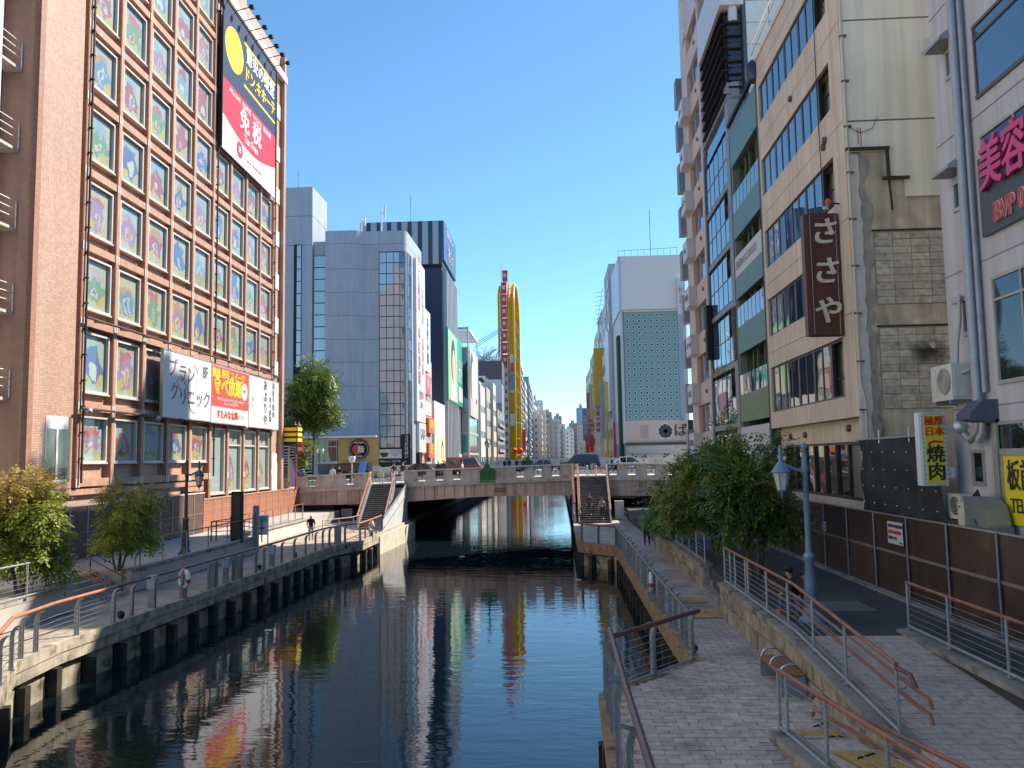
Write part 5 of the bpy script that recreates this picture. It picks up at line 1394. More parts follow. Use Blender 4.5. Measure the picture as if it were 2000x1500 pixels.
q = side_sign("green_billboard", "green advertising billboard with a portrait of a dark haired woman", 158.6,186,18.2,32.4,-20.5,C(.015,.33,.20,.4),.4)
MB().box(.3,15,-.43,-.4,.3,13.9).build("pale_field", C(.36,.58,.30), q)
dm = MB(); disc(dm,8,8.6,3.4,-.44,20,4.3); dm.build("hair", C(.035,.03,.035), q); dm = MB(); disc(dm,8.5,7.6,2.3,-.45,20,3.2); dm.build("face", C(.66,.46,.38), q)
MB().prism([(3,.3),(4.5,3.5),(7,4.6),(10.5,4.6),(13,3.2),(14.8,.3)], -.46,-.45).build("clothes", C(.62,.62,.55), q)
text("はじめよう", 2.0, SW, q, (21,-.42,9.3), bold=1.5, wide=.9); text("応援", 3.6, SW, q, (20.5,-.42,6.5), bold=2.5); MB().box(17.5,25.5,-.42,-.4,1.0,4.2).build("panel_white", SW, q)
# glass building with the portrait billboards
t = thing("gallery_building", "glass building with a white roof frame and portrait billboards left of the yellow wheel", "building", (-27,185,4.5))
MB().box(0,8.0,.3,23,0,12.5).build("glass_body", glass_dark("glass_green", (.20,.27,.26), 2.0, .1, .0), t)
MB().box(0,7.9,.0,22,12.6,27.5).build("upper_body", C(.42,.45,.5,.5), t)
for x in (0,8.1): MB().box(x-.15,x+.15,-.2,.2,0,32).build("frame_post", MT['white'], t)
MB().box(7.95,8.25,22.6,23,0,32).build("frame_post", MT['white'], t)
MB().box(-.2,8.3,-.3,.2,31.5,32).box(7.9,8.3,-.2,23,31.5,32).build("frame_beam", MT['white'], t)
for k in range(9): MB().box(0,8,1+k*2.4,1.8+k*2.4,31.3,31.5).build("roof_louvre", C(.72,.70,.66,.5), t)
for z in (3.2,7.9,12.4): MB().box(-.05,8.15,.2,23.1,z,z+.5).build("floor_band", C(.48,.52,.52,.4), t)
MB().box(.3,4.5,.2,.3,8.6,12).build("red_shop", C(.33,.03,.04), t); MB().box(3.2,7.6,.2,.3,3.8,7.6).build("teal_shop", C(.03,.33,.28), t)
q = thing("portrait_billboard", "grey billboard with long dark hair and vertical Japanese writing", "billboard", (-26.6,184.6,17.2)); MB().box(0,7.6,-.1,.1,0,14.6).build("panel", C(.34,.37,.45,.5), q)
dm = MB(); dm.prism([(7.6,11.5),(6.7,10.6),(5.9,9),(5.5,7),(5.8,5),(6.6,3.6),(7.6,2.8)], -.13,-.1); dm.build("hair", C(.03,.028,.035), q)
text("「その肌、", 1.0, C(.12,.13,.17), q, (2.6,-.13,10.2), vertical=True, gap=.95); text("つづくよ」", 1.0, C(.12,.13,.17), q, (3.8,-.13,7.6), vertical=True, gap=.95)
q = side_sign("portrait_billboard", "tall white billboard with half a pale face on the side of the glass building", 186,204,16.5,32,-18.75,SW,.2); q['category'] = "billboard"
dm = MB(); disc(dm,3.8,9.2,3.6,-.23,20,5.6); dm.build("hair", C(.05,.045,.05), q); dm = MB(); disc(dm,5.2,7.6,3.0,-.24,20,5.2); dm.build("face", C(.74,.58,.48), q)
dm = MB(); dm.prism([(2,0),(3,3.5),(7,3.5),(8.5,0)], -.25,-.24); dm.build("neck", C(.70,.53,.43), q); text("SKIN", 1.6, C(.5,.12,.12), q, (14,-.23,4))
# low town block before the wheel with billboards on the roof
t = thing("purple_block", "dull purple rooftop block with steel scaffolding beside the yellow wheel", "building", (-27,285,4.5))
MB().box(0,9.4,0,16,0,28.5).build("lower_wall", C(.26,.28,.32,.6), t); MB().box(-.5,9.6,-.3,16,28.5,36).build("upper_wall", C(.13,.095,.115,.6), t)
for j in range(14): MB().box(5,9.5,-.1,0,1+j*2,1.15+j*2).build("cladding_line", C(.16,.18,.22), t)
rs = MB()
r2 = random.Random(4)
for k in range(60): rs.obox((r2.uniform(-.5,9),r2.uniform(0,10),36),(r2.uniform(-.5,9),r2.uniform(0,10),r2.uniform(37.5,42)),.14,.14)
for k in range(3): rs.obox((0,2+k,41+k),(10,2+k,47+k*.8),.2,.2)
tag(rs.build("scaffolding", C(.32,.36,.4,.5), t), kind='stuff')
q = thing("roof_billboard", "blank white roof billboard with a pink edge left of the yellow wheel", "billboard", (-20.4,262,24.5), .12)
MB().box(0,4.1,0,.4,0,7.4).build("panel", SW, q); MB().box(-.6,0,0,3,.2,7.9).build("side_panel", C(.72,.45,.5), q)
for x in (.5,2,3.5): MB().box(x,x+.15,.4,.6,-4,7).build("strut", MT['steel'], q)
q = thing("roof_billboard", "roof billboard with a dark haired face above a second face poster", "billboard", (-24.0,255,15), 0)
for z in (0,9.2):
    MB().box(0,3.2,0,.4,z,z+8.2).build("panel", C(.60,.58,.6), q)
    dm = MB(); disc(dm,1.6,z+5.6,1.5,-.01,16,2.2); dm.build("hair", C(.04,.035,.04), q); dm = MB(); disc(dm,1.7,z+4.4,1.1,-.02,16,1.5); dm.build("face", C(.68,.48,.42), q); MB().box(0,3.2,-.025,-.0,z,z+2.4).build("clothes", C(.62,.5,.5), q)

# ------------------------------------------------------------------ yellow riverside wheel
YE = M("wheel_yellow", (.64,.35,.015), .45, var=.08)
t = thing("ferris_wheel", "tall oblong yellow ferris wheel frame with a column of red gondolas", "ferris wheel", (-15.2,300,4.5))
def race(x, y0, y1, z0, z1, n=14):
    r = (y1-y0)/2; cy = (y0+y1)/2
    return [(x,y0,z0)]+[(x,cy-r*math.cos(PI*k/n), z1-r*.55+r*.55*math.sin(PI*k/n)) for k in range(n+1)]+[(x,y1,z0)]
for x, w in ((-.4,.6),(.5,.35),(1.3,.6)): MB().tube(race(x,0,48,2,70), w, 6).build("rail", YE, t)
for k in range(30):
    z = 3+k*2.1; MB().obox((-.4,0,z),(1.3,0,z+1.4),.3,.3).build("lattice", YE, t)
    MB().obox((1.3,0,z),(1.3,46,z+1.2),.16,.16).build("lattice", YE, t) if k % 3 == 0 else None
for k in range(12): MB().obox((1.3,2,6+k*4.2),(1.3,8,9+k*4.2),.3,.3).build("drive_arm", YE, t)
for x in (-4.1,-3.2): MB().tube([(x,2,36),(x,2,63),(x+.6,2,66)], .42, 5).build("back_post", YE, t)
for k in range(14): MB().obox((-4.1,2,37+k*2),(-3.2,2,38.6+k*2),.16,.16).build("lattice", YE, t); MB().obox((-3.2,2,37+k*2),(-.4,2,38+k*2),.14,.14).build("lattice", YE, t)
gm = MB().box(-.95,.95,-1.3,1.3,0,3.5).box(-1.05,1.05,-1.4,1.4,3.5,3.8).mesh("gondola", C(.55,.035,.05,.4)); wm = MB().box(-.5,.5,-1.32,-1.30,1.3,2.6).mesh("gondola_window", C(.6,.5,.48,.3))
for k in range(8):
    o = link("gondola", gm, t, (-2.0+(.0 if k < 7 else .5), .5, 36.2+k*4.45)); link("gondola_window", wm, o)
MB().tube([(-3.0,2,64),(-3.0,2,74)], .08, 5).build("mast", MT['steel'], t)
MB().box(-.1,1.1,-.8,-.3,26,40).build("display_panel", C(.72,.6,.58), t); MB().box(.0,1.2,-.9,-.8,27,33).build("display_print", C(.12,.3,.55), t); MB().box(.1,1.2,-.9,-.8,33.5,37).build("display_print", C(.6,.08,.12), t)
MB().box(-.3,1.3,-.9,-.3,14,18.5).build("name_panel", SW, t); text("ドンキ", .8, C(.2,.2,.2), t, (.5,-.95,16.2)); MB().box(-.3,1.3,-.8,-.3,19,25.5).build("display_panel", C(.55,.26,.03), t)

# ------------------------------------------------------------------ rows of houses down the canal
def far_house(label, x0, x1, y0, y1, z1, c, side, rows=None, group=None, roof=0, balc=False, z0=4.5):
    """plain town building: canal face on its inner side and a gable towards the camera, windows built one by one"""
    q = thing("town_building", label, "building", (x0, y0, z0))
    h = z1-z0; w = x1-x0; d = y1-y0
    mat = C(*c, rough=.7, streak=.12)
    MB().box(0,w,0,d,0,h).build("wall", mat, q)
    rows = rows or max(2, int(h/3.6))
    xs_ = w+.04 if side < 0 else -.04
    gw = C(.10,.115,.14,.2) if random.random() < .6 else C(.16,.19,.24,.2)
    n = max(1, int(d/5))
    wm1 = MB().box(-.04,.04,0,d/n*.62,0,1.6).mesh("window", gw); wm2 = MB().box(0,1.1,-.04,.02,0,1.6).mesh("window", gw)
    bm1 = MB().box(-.5,.5,0,d*.9,0,.9).mesh("balcony", C(*[min(.75,k*1.15) for k in c]))
    for j in range(rows):
        z = 1.2+j*(h-1.5)/rows
        for i in range(n): link("window", wm1, q, (xs_, d*i/n+d/n*.19, z))
        if balc: link("balcony", bm1, q, (xs_, d*.05, z-.9))
        for i in range(int(w/2.6)): link("window", wm2, q, (.6+i*2.5, 0, z))
    if roof:
        MB().box(w*.25,w*.7,d*.2,d*.7,h,h+roof).build("roof_house", C(.4,.41,.42,.7), q)
        MB().tube([(w*.3,d*.3,h+roof),(w*.3,d*.3,h+roof+5)], .09, 4).build("antenna", MT['steel'], q)
    return q
ORD = ['first','second','third','fourth','fifth','sixth','seventh','eighth','ninth','tenth','eleventh','twelfth','thirteenth','fourteenth']
tone = [(.58,.58,.56),(.40,.41,.42),(.62,.60,.54),(.33,.34,.37),(.52,.50,.46),(.66,.66,.65),(.44,.40,.37),(.27,.30,.36)]
tn = ["white","grey","cream","slate grey","stone coloured","bright white","drab brown","blue grey"]
# between the portrait building and the wheel
far_house("white low shop building with black lettering just before the yellow wheel", -26,-18.6,212,226,26,(.60,.60,.60), -1, 3)
q = thing("shop_board", "white shop board with black katakana before the yellow wheel", "sign", (-26,211.6,8.5)); MB().box(.4,5.6,-.2,.3,0,10.5).build("panel", SW, q); text("ロデンス", 1.3, C(.05,.05,.05), q, (3.0,-.22,7.2), bold=2); text("グループ", 1.3, C(.05,.05,.05), q, (3.0,-.22,2.2), bold=2)
far_house("grey concrete building with a pale pipe left of the yellow wheel", -25.5,-18.2,226.5,240,26.5,(.42,.42,.42), -1, 4, roof=2)
far_house("cream building with a yellow roof sign left of the yellow wheel", -25,-17.4,240.5,252,29,(.55,.53,.46), -1, 5)
far_house("dark slim building touching the left side of the yellow wheel", -24,-17.0,252.5,284,22,(.30,.30,.31), -1, 4, balc=True)
y = 352
hh = [44,36,41,34,38,31,40,35,30,42,33,46,36,30]
for i, h in enumerate(hh):
    d = 24+7*(i % 3)
    far_house("%s building, %s of the left bank row beyond the yellow wheel" % (tn[(i*3+1) % 8], ORD[i]), -26+(i % 2)*1.5, -13.5+i*.35+(i % 3)*.5, y, y+d, 4.5+h*.92+y*.012, tone[(i*3+1) % 8], -1, roof=2.5 if i % 3 == 1 else 0, balc=i % 2 == 0)
    y += d+.6
# sign blades along that row
bc = [(.55,.06,.09),(.75,.74,.72),(.10,.2,.5),(.74,.55,.06),(.62,.08,.2),(.7,.7,.7),(.08,.35,.2)]
for i in range(9):
    yy = 350+i*26
    q = thing("blade_sign", "%s blade sign, %s along the left bank row beyond the wheel" % (["red","white","blue","yellow","crimson","pale","green"][i % 7], ORD[i]), "sign", (-13.2,yy,10+(i*7) % 9)); MB().box(-.4,1.4,-.3,.3,0,9-(i % 3)*2).build("panel", C(*bc[i % 7]), q)
# closing group where the canal bends away
gx = -9
for i, (w, h, yy) in enumerate([(10,34,800),(8,44,830),(9,30,790),(8,38,860),(7,34,820),(9,27,900),(7,36,840)]):
    far_house("%s building in the far cluster where the canal bends, %s from the left" % (tn[(i*5+2) % 8], ORD[i]), gx, gx+w, yy, yy+26, 4.5+h, tone[(i*5+2) % 8], -1, roof=3 if i % 2 else 0)
    gx += w*.93
bend = [(-13.5,7,470,27),(-11,6,500,31),(-9.5,6.5,530,25),(-7,6,555,33),(-6,7.5,590,28),(-2,6.5,610,31),(0,7,650,25),(3.5,6,680,30),(5.5,8,720,26),(10,8,760,29)]
for i, (x, w, yy, h) in enumerate(bend):
    far_house("%s building with stacked balconies, %s in the staggered bend of the left bank" % (tn[(i*3+5) % 8], ORD[i]), x, x+w, yy, yy+22, 4.5+h, tone[(i*3+5) % 8], -1, roof=2 if i % 3 == 0 else 0, balc=i % 2 == 1)
t = thing("far_tower", "blue grey high rise standing far behind the right bank row", "building", (25.2,900,4.5))
MB().box(0,12.8,0,20,0,56).build("shaft", C(.26,.33,.43,.4), t); MB().box(3,6,2,6,56,60).build("roof_house", C(.3,.36,.45), t)
for i in range(9): MB().box(.3+i*1.4,.5+i*1.4,-.2,0,0,56).build("mullion", C(.42,.48,.56), t)
for j in range(18): MB().box(0,12.8,-.15,0,2+j*3.1,2.5+j*3.1).build("floor_band", C(.40,.46,.54), t)
# ------------------------------------------------------------------ right bank beyond the road: patterned building
t = thing("patterned_building", "building faced with blue green ring tiles above a pale band with a flower crest", "building", (9.9,116,4.9))
MB().box(0,8.4,.2,15,0,30).build("wall", C(.30,.33,.38,.6), t)
MB().box(7.75,8.4,-.1,.2,6.9,22).build("edge_strip", C(.27,.36,.48,.4), t); MB().box(-.15,.1,-.12,15,3.6,30).build("edge_strip", C(.5,.53,.58,.4), t)
MB().box(.05,8.5,-.1,.2,3.75,6.75).build("pink_band", M("pink_band", (.62,.47,.40), .6, var=.05), t); MB().box(2.1,3.2,-.115,-.1,4.3,6.1).build("hatch", C(.42,.33,.30), t)
MB().box(.1,8.5,-.6,.2,3.35,3.72).build("dark_beam", C(.07,.06,.06), t); MB().box(.1,8.4,-.5,.2,2.2,3.35).build("shutter_head", C(.48,.45,.41), t); MB().box(.1,8.4,-.1,.2,0,2.2).build("mural_wall", C(.62,.61,.6), t)
mu = MB()
r3 = random.Random(9)
for k in range(46): 
    x = .8+r3.random()*5.4; z = .3+r3.random()*1.7; mu.prism([(x,z),(x+r3.uniform(.1,.4),z+r3.uniform(-.1,.2)),(x+r3.uniform(0,.3),z+r3.uniform(.2,.55)),(x-r3.uniform(0,.2),z+.2)], -.115,-.1)
tag(mu.build("mural", C(.04,.04,.045), t), kind='stuff')
for k in range(5):
    a = PI/2+k*2*PI/5; dm = MB(); disc(dm, 5.55+.6*math.cos(a), 5.25+.6*math.sin(a), .62, -.12, 16, .62, .02); dm.build("crest_petal", SW, t)
    dm = MB(); disc(dm, 5.55+.62*math.cos(a), 5.25+.62*math.sin(a), .38, -.145, 14, .38, .01); dm.build("crest_core", C(.05,.06,.07), t)
text("ば", 1.9, C(.06,.06,.06), t, (7.6,-.13,5.25), bold=2)
m, nt, bb, N, L = _nodes("ring_tile"); tc = N.new("ShaderNodeTexCoord")
vor = _noise(nt, 5, 3); cr = N.new("ShaderNodeValToRGB"); e = cr.color_ramp.elements; e[0].position = .42; e[0].color = (.13,.34,.43,1); e[1].position = .58; e[1].color = (.17,.42,.37,1); L.new(vor.outputs[0], cr.inputs[0]); L.new(cr.outputs[0], bb.inputs['Base Color']); bb.inputs['Roughness'].default_value = .35
tm = MB().box(.02,.80,-.06,.0,.02,.82).mesh("ring_tile", m)
rm = MB(); rm.tube([(.41+.2*math.cos(k*PI/6),-.09,.42+.2*math.sin(k*PI/6)) for k in range(13)], .07, 4, caps=False); rm = rm.mesh("ring", C(.62,.60,.56,.4))
hm = MB(); disc(hm,.41,.42,.16,-.062,10,.16,.01); hm = hm.mesh("hole", C(.03,.03,.035))
MB().box(.3,7.8,.05,.2,6.75,22.05).build("tile_joint", C(.55,.60,.60,.5), t)
for i in range(9):
    for j in range(18):
        o = link("ring_tile", tm, t, (.35+i*.82, 0.04, 6.85+j*.843)); link("ring", rm, o); link("hole", hm, o)
MB().box(.2,7.9,-.25,.1,22.05,22.3).build("tile_cornice", C(.6,.6,.6), t)
MB().box(0,8.4,-.4,.1,22.35,30).build("white_hoarding", M("hoarding_white", (.72,.70,.69), .5, var=.03), t); MB().box(-.35,.0,-.3,14,22.3,30).build("hoarding_side", C(.45,.55,.68,.3), t)
rl = MB().tube([(-.4,-.2,30.8),(8.2,-.2,31.1)], .04, 4)
for k in range(10): rl.tube([(-.3+k*.92,-.2,30),(-.3+k*.92,-.2,30.95)], .03, 4)
rl.build("roof_rail", MT['steel'], t); MB().tube([(4.8,4,30),(4.8,4,38)], .06, 4).build("antenna", MT['steel'], t)
q = thing("vertical_banner", "white vertical banner sign at the top right of the blank hoarding", "sign", (17.6,115.2,26.3)); MB().box(0,.9,-.3,.3,0,5.2).build("panel", SW, q); text("北20", .8, C(.3,.05,.06), q, (.45,-.33,2.6), vertical=True)
q = thing("black_panel", "tall black sign panel right of the flower crest", "sign", (18.4,114.5,8.2)); MB().box(0,.9,-.3,.3,0,3.4).build("panel", MT['black'], q)
# right bank row down the canal
rowr = [(9.3,131,143,33,(.44,.47,.5),"grey metal clad building with a blank screen beyond the patterned building"),
        (9.4,143.5,156,29,(.58,.58,.57),"pale building second beyond the patterned building"),
        (9.5,156.5,170,30,(.36,.35,.34),"dark building with a rooftop rack beyond the orange blade"),
        (9.7,170.5,190,29,(.55,.53,.50),"stone coloured building fourth beyond the patterned building"),
        (9.8,190.5,215,27,(.42,.36,.33),"brownish building fifth beyond the patterned building"),
        (10,215.5,250,26,(.50,.45,.42),"cluttered reddish building sixth beyond the patterned building"),
        (12.6,250.5,300,27,(.56,.55,.54),"white building seventh beyond the patterned building"),
        (15.5,300.5,380,30,(.40,.40,.42),"grey long building at the far end of the right bank row"),
        (21,380.5,520,34,(.46,.43,.40),"brown long building where the right bank fades out")]
for (x, a, b2, z, c_, lb) in rowr: far_house(lb, x, x+12, a, b2, z+4.5, c_, 1, z0=4.9)
far_house("grey building with a wide dark screen closing the far end of the right bank", 20,42,640,670,17,(.34,.33,.33), 1)
blades = [(7.9,158,16.5,27.5,1.5,(.72,.42,.03),"big orange yellow blade sign high on the right bank row"),(8.5,136,6,19,.45,(.78,.58,.04),"thin yellow blade sign above the street on the right bank"),(8.3,146,10,20,.9,(.30,.42,.62),"light blue blade sign behind the thin yellow one"),
          (8.6,172,9,20,1.2,(.70,.68,.68),"white blade sign with red marks low on the right bank row"),(8.7,182,18,27,1.3,(.66,.66,.62),"white blade sign above the marked one"),(8.6,196,16,24,1.2,(.58,.62,.12),"lime blade sign on the right bank row"),(8.8,205,8,22,1.3,(.45,.06,.10),"dark red blade sign on the right bank row"),
          (8.9,222,10,24,1.2,(.52,.10,.16),"crimson narrow blade sign farther along the right row"),(9.0,236,8,13,1.6,(.55,.04,.05),"red square sign with a green star near the street"),(9.2,262,12,22,1.5,(.14,.3,.5),"blue blade sign farthest on the right bank row"),
          (9.2,129,5,12,.35,(.62,.08,.06),"narrow red banner pole sign at the street corner")]
for (x, y, z0, z1, w, c_, lb) in blades:
    q = thing("blade_sign", lb, "sign", (x,y,z0)); MB().box(0,w,-.25,.25,0,z1-z0).build("panel", C(*c_, rough=.45), q)
    for z in (.2,(z1-z0)*.5,z1-z0-.3): MB().box(w,w+1.0,-.06,.06,z,z+.1).build("bracket", MT['steel'], q)
    if w > 1 and "orange" not in lb and "red square" not in lb: text("営業中酒場"[:max(2,int((z1-z0)/2))], min(1.1,w*.85), C(.35,.05,.06) if c_[0] > .6 else SW, q, (w/2,-.27,(z1-z0)/2), vertical=True, gap=1.1, bold=1.5)
q = thing("screen_board", "blank silver screen board on the side of the metal clad building", "billboard", (9.0,132,14)); MB().box(0,.4,0,9,0,13).build("panel", C(.60,.64,.68,.35), q)
q = thing("scaffold_sheet", "dark green netting strip at the corner of the patterned building", "net", (9.45,118,5)); MB().box(-.1,.3,0,2.5,0,19).build("sheet", C(.02,.10,.07,.8), q)
rk = thing("roof_rack", "thin rooftop antenna rack on the right bank row", "rack", (8.0,150,31))
for k in range(8): MB().tube([(0,0,k*.8),(1.9,0,k*.8+.25)], .05, 4).build("bar", MT['steel'], rk)
MB().tube([(.2,0,-.4),(1.5,0,6.5)], .06, 4).build("post", MT['steel'], rk)
# roof antennas on the blue grey building
for (x, y, z, hgt, lab) in ((-24.8,119,39.8,4.6,"forked white mobile phone antenna on the blue grey roof"),(-27.8,119,39.8,3.0,"small dish antenna mast on the blue grey roof")):
    q = thing("roof_antenna", lab, "antenna", (x,y,z)); MB().tube([(0,0,0),(0,0,hgt)], .12, 6).build("mast", MT['white'], q); MB().box(.4,.65,-.12,.12,hgt*.55,hgt*.97).build("aerial", MT['white'], q); MB().obox((0,0,hgt*.75),(.5,0,hgt*.75),.08,.08).build("arm", MT['steel'], q); MB().box(-.5,.5,-.4,.4,0,.5).build("base", MT['fascia'], q)
q = thing("roof_antenna", "thin lightning rod on the stair tower roof", "antenna", (-37.0,118,46.5)); MB().tube([(0,0,0),(0,0,3.2)], .05, 4).build("mast", MT['steel'], q)
q = thing("roof_antenna", "thin tall rod on the navy tower roof", "antenna", (-27.5,160,53.3)); MB().tube([(0,0,0),(0,0,6)], .06, 4).build("mast", MT['steel'], q)
# ================================================================== railings
def curved_post(lean=.16, h=1.12, sp=.05):
    mb = MB()
    prof = [(0,0),(0,h*.76),(-.02,h*.86),(-.07,h*.95),(-lean,h)]
    for s in (-sp, sp):
        for a, b in zip(prof, prof[1:]): mb.add([(s-.011,a[0]-.05,a[1]),(s+.011,a[0]-.05,a[1]),(s+.011,a[0]+.05,a[1]),(s-.011,a[0]+.05,a[1]),(s-.011,b[0]-.045,b[1]),(s+.011,b[0]-.045,b[1]),(s+.011,b[0]+.045,b[1]),(s-.011,b[0]+.045,b[1])], [(0,1,5,4),(1,2,6,5),(2,3,7,6),(3,0,4,7),(4,5,6,7),(0,3,2,1)])
    mb.box(-sp-.02,sp+.02,-.09,.09,-.01,.015)
    for k in range(5): mb.box(-sp-.035,-sp,-.018,.018,.2+k*.15,.236+k*.15).box(sp,sp+.035,-.018,.018,.2+k*.15,.236+k*.15)
    return mb.mesh("post", MT['steel'])
def round_post(h=1.1, r=.032):
    mb = MB().lathe([(r,0),(r,h)], n=8).box(-.09,.09,-.06,.06,0,.015)
    for k in range(6): mb.box(-.05,.05,-.012,.012,.17+k*.155,.19+k*.155)
    return mb.mesh("post", MT['steel_light'])
CP, CP2, RP = curved_post(), curved_post(-.16), round_post()
def railing(label, pts, posts, h=1.12, off=0.0, n=5, post=None, rail=None, rr=.055, base=False, z0c=.2, dzc=.15, group=None, cables=True):
    """pts: base line (x,y,z); posts: distances along it; off shifts the handrail sideways (left of travel +)"""
    post = post or CP; rail = rail or MT['rail_brown']
    t = thing("railing", label, "railing", pts[0], 0, group)
    o = Vector(pts[0]); V = [Vector(p) for p in pts]
    acc = [0]
    for a, b in zip(V, V[1:]): acc.append(acc[-1]+(b-a).length)
    def at(s):
        for i in range(len(V)-1):
            if s <= acc[i+1] or i == len(V)-2:
                f = (s-acc[i])/(acc[i+1]-acc[i]); return V[i]+(V[i+1]-V[i])*f, (V[i+1]-V[i]).normalized()
    def shift(d):
        out = []
        for i, p in enumerate(V):
            ds = []
            if i: ds.append((V[i]-V[i-1]).normalized())
            if i < len(V)-1: ds.append((V[i+1]-V[i]).normalized())
            m = sum(ds, Vector()).normalized(); nrm = Vector((-m.y, m.x, 0)); k = max(.5, ds[0].dot(m))
            out.append(p+nrm*d/k)
        return out
    hp = [p-o+Vector((0,0,h)) for p in shift(off)]
    rb = MB()
    for a, b in zip(hp, hp[1:]): rb.tube([a-(b-a).normalized()*.02, b+(b-a).normalized()*.02], rr, 8)
    rb.build("handrail", rail, t)
    if cables:
        for k in range(n): MB().tube([p-o+Vector((0,0,z0c+k*dzc)) for p in V], .0068, 4, caps=False).build("cable", MT['cable'], t)
    if base: MB().tube([p-o+Vector((0,0,.08)) for p in V], .035, 6).build("base_rail", MT['steel_light'], t)
    if posts is None: posts = [acc[-1]*i/max(1,round(acc[-1]/1.9)) for i in range(round(acc[-1]/1.9)+1)]
    for s in posts:
        p, d = at(min(s, acc[-1]))
        link("post", post, t, p-o, math.atan2(d.y, d.x))
    return t
E3 = lambda pts, z=1.5: [(x, y, z) for x, y in pts]
# left promenade: one rail, sun and shade put into its colour as a brighter and a darker copy
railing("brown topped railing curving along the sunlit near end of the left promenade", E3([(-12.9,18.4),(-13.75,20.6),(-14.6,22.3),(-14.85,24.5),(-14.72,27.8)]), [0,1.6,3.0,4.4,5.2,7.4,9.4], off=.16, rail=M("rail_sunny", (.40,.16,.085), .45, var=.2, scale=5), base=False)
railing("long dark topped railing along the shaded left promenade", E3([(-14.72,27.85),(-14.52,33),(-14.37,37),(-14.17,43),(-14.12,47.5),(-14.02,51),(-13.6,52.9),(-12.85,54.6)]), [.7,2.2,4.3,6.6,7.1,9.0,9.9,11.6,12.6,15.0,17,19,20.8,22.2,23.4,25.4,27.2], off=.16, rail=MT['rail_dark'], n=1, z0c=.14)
railing("short orange brown railing with crossed wires beside the left stair foot", E3([(-12.85,54.65),(-12.82,58),(-12.95,62.3)]), [0,1.4,3.2,5,6.4], off=.1, rail=M("rail_orange", (.42,.19,.11), .45, var=.2, scale=5))
# left upper walkway
railing("thin grey railing above the shaded stone wall on the left bank", E3([(-17.2,33.6),(-17.2,47.4)], 2.45), [0,.4,2.4,4.8,7.2,9.6,12,13.8], post=RP, rail=M("rail_thin", (.2,.13,.1), .5), rr=.028, base=True, cables=False)
railing("grey cable railing on top of the pale wall toward the bridge", E3([(-19.0,48.2),(-19.0,62.5)], 2.45), [0,1.5,3,4.4,5.8,7.4,9,10.6,12.2,14], post=RP, rail=MT['rail_brown'], rr=.03, base=True, n=5)
railing("grey railing on the left wall under the orange tipped tree", E3([(-17.2,20),(-17.2,29.2)], 2.45), [0,2.2,4.4,6.6,8.8], post=RP, rail=MT['steel_light'], rr=.03, base=True, n=4)
railing("grey railing around the low cabinet bay near the left stair", E3([(-16.3,58),(-14.9,61),(-14.9,63)], 1.5), None, post=RP, rail=M("rail_tan", (.45,.33,.25), .5), rr=.03, n=5)
def stair_rails(label, x0, y0, z0, x1, y1, z1, gap):
    t = thing("handrail", label, "handrail", (x0,y0,z0))
    for g in (0, gap):
        for h in (.62,.88):
            MB().tube([(0,g,h-.12),(.0,g,h),(x1-x0,g+y1-y0,z1-z0+h),(x1-x0,g+y1-y0-.0,z1-z0+h-.12)], .034, 6).build("rail", M("rail_lit", (.42,.18,.10), .45, var=.2, scale=5), t)  # brighter copy of the rail brown, sunlight put into the colour
        for f in (.06,.9): MB().tube([((x1-x0)*f,g+(y1-y0)*f,(z1-z0)*f),((x1-x0)*f,g+(y1-y0)*f,(z1-z0)*f+.88)], .03, 6).build("post", MT['steel'], t)
stair_rails("double orange brown handrails down the middle of the broad left steps", -17.1,31.2,1.55,-19.4,31.2,2.45,.35)
stair_rails("dark handrails at the far side of the broad left steps", -17.3,33.0,1.6,-18.9,33.0,2.42,.0)
# steps and black pillar, notice board on the left walkway
t = thing("railing_gate", "dark ramp railings framing the black pillar on the left walkway", "railing", (-17.3,45.5,2.4))
for (a, b) in (((-1.8,.2,0),(-1.8,.2,1.1)),((-1.4,3.2,0),(-1.4,3.2,1.1)),((.2,2.6,-.3),(.2,2.6,1.0)),((-1.6,.4,0),(-1.6,.4,1.05))): MB().tube([a,b], .04, 6).build("post", MT['lamp_dark'], t)
for h in (.55,.82,1.08): MB().tube([(-1.8,.2,h),(-.6,1.4,h-.05),(.2,2.6,h-.35)], .025, 5).build("rail", MT['lamp_dark'], t)
MB().tube([(-1.8,.2,1.1),(-1.4,3.2,1.1)], .03, 5).build("rail", MT['lamp_dark'], t)
t = thing("info_pillar", "tall black slab pillar standing on the left upper walkway", "pillar", (-17.45,45.2,2.4)); MB().box(-.3,.3,-.14,.14,0,2.75).build("slab", MT['black'], t); MB().box(-.22,.22,-.15,-.14,.2,2.6).build("panel", C(.03,.028,.025,.3), t)
t = thing("grey_post", "slim square grey post beside the blue and white notice board", "post", (-16.9,46.6,2.0)); MB().box(-.13,.13,-.13,.13,0,2.3).build("post", MT['steel'], t); MB().box(-.03,.03,-.14,-.13,2.0,2.15).build("mark", MT['white'], t)
t = thing("notice_board", "white framed blue notice board at the foot of the pale wall", "notice board", (-18.3,51.2,1.5), .35)
for x in (-.45,.45): MB().box(x-.04,x+.04,-.04,.04,0,2.0).build("post", MT['white'], t)
MB().box(-.41,.41,-.03,.03,.75,1.95).build("board", C(.50,.55,.62), t); MB().box(-.41,.41,-.045,-.03,1.55,1.9).build("header", C(.15,.3,.5), t); MB().box(-.2,.25,-.045,-.03,1.1,1.25).build("print", C(.05,.16,.45), t)

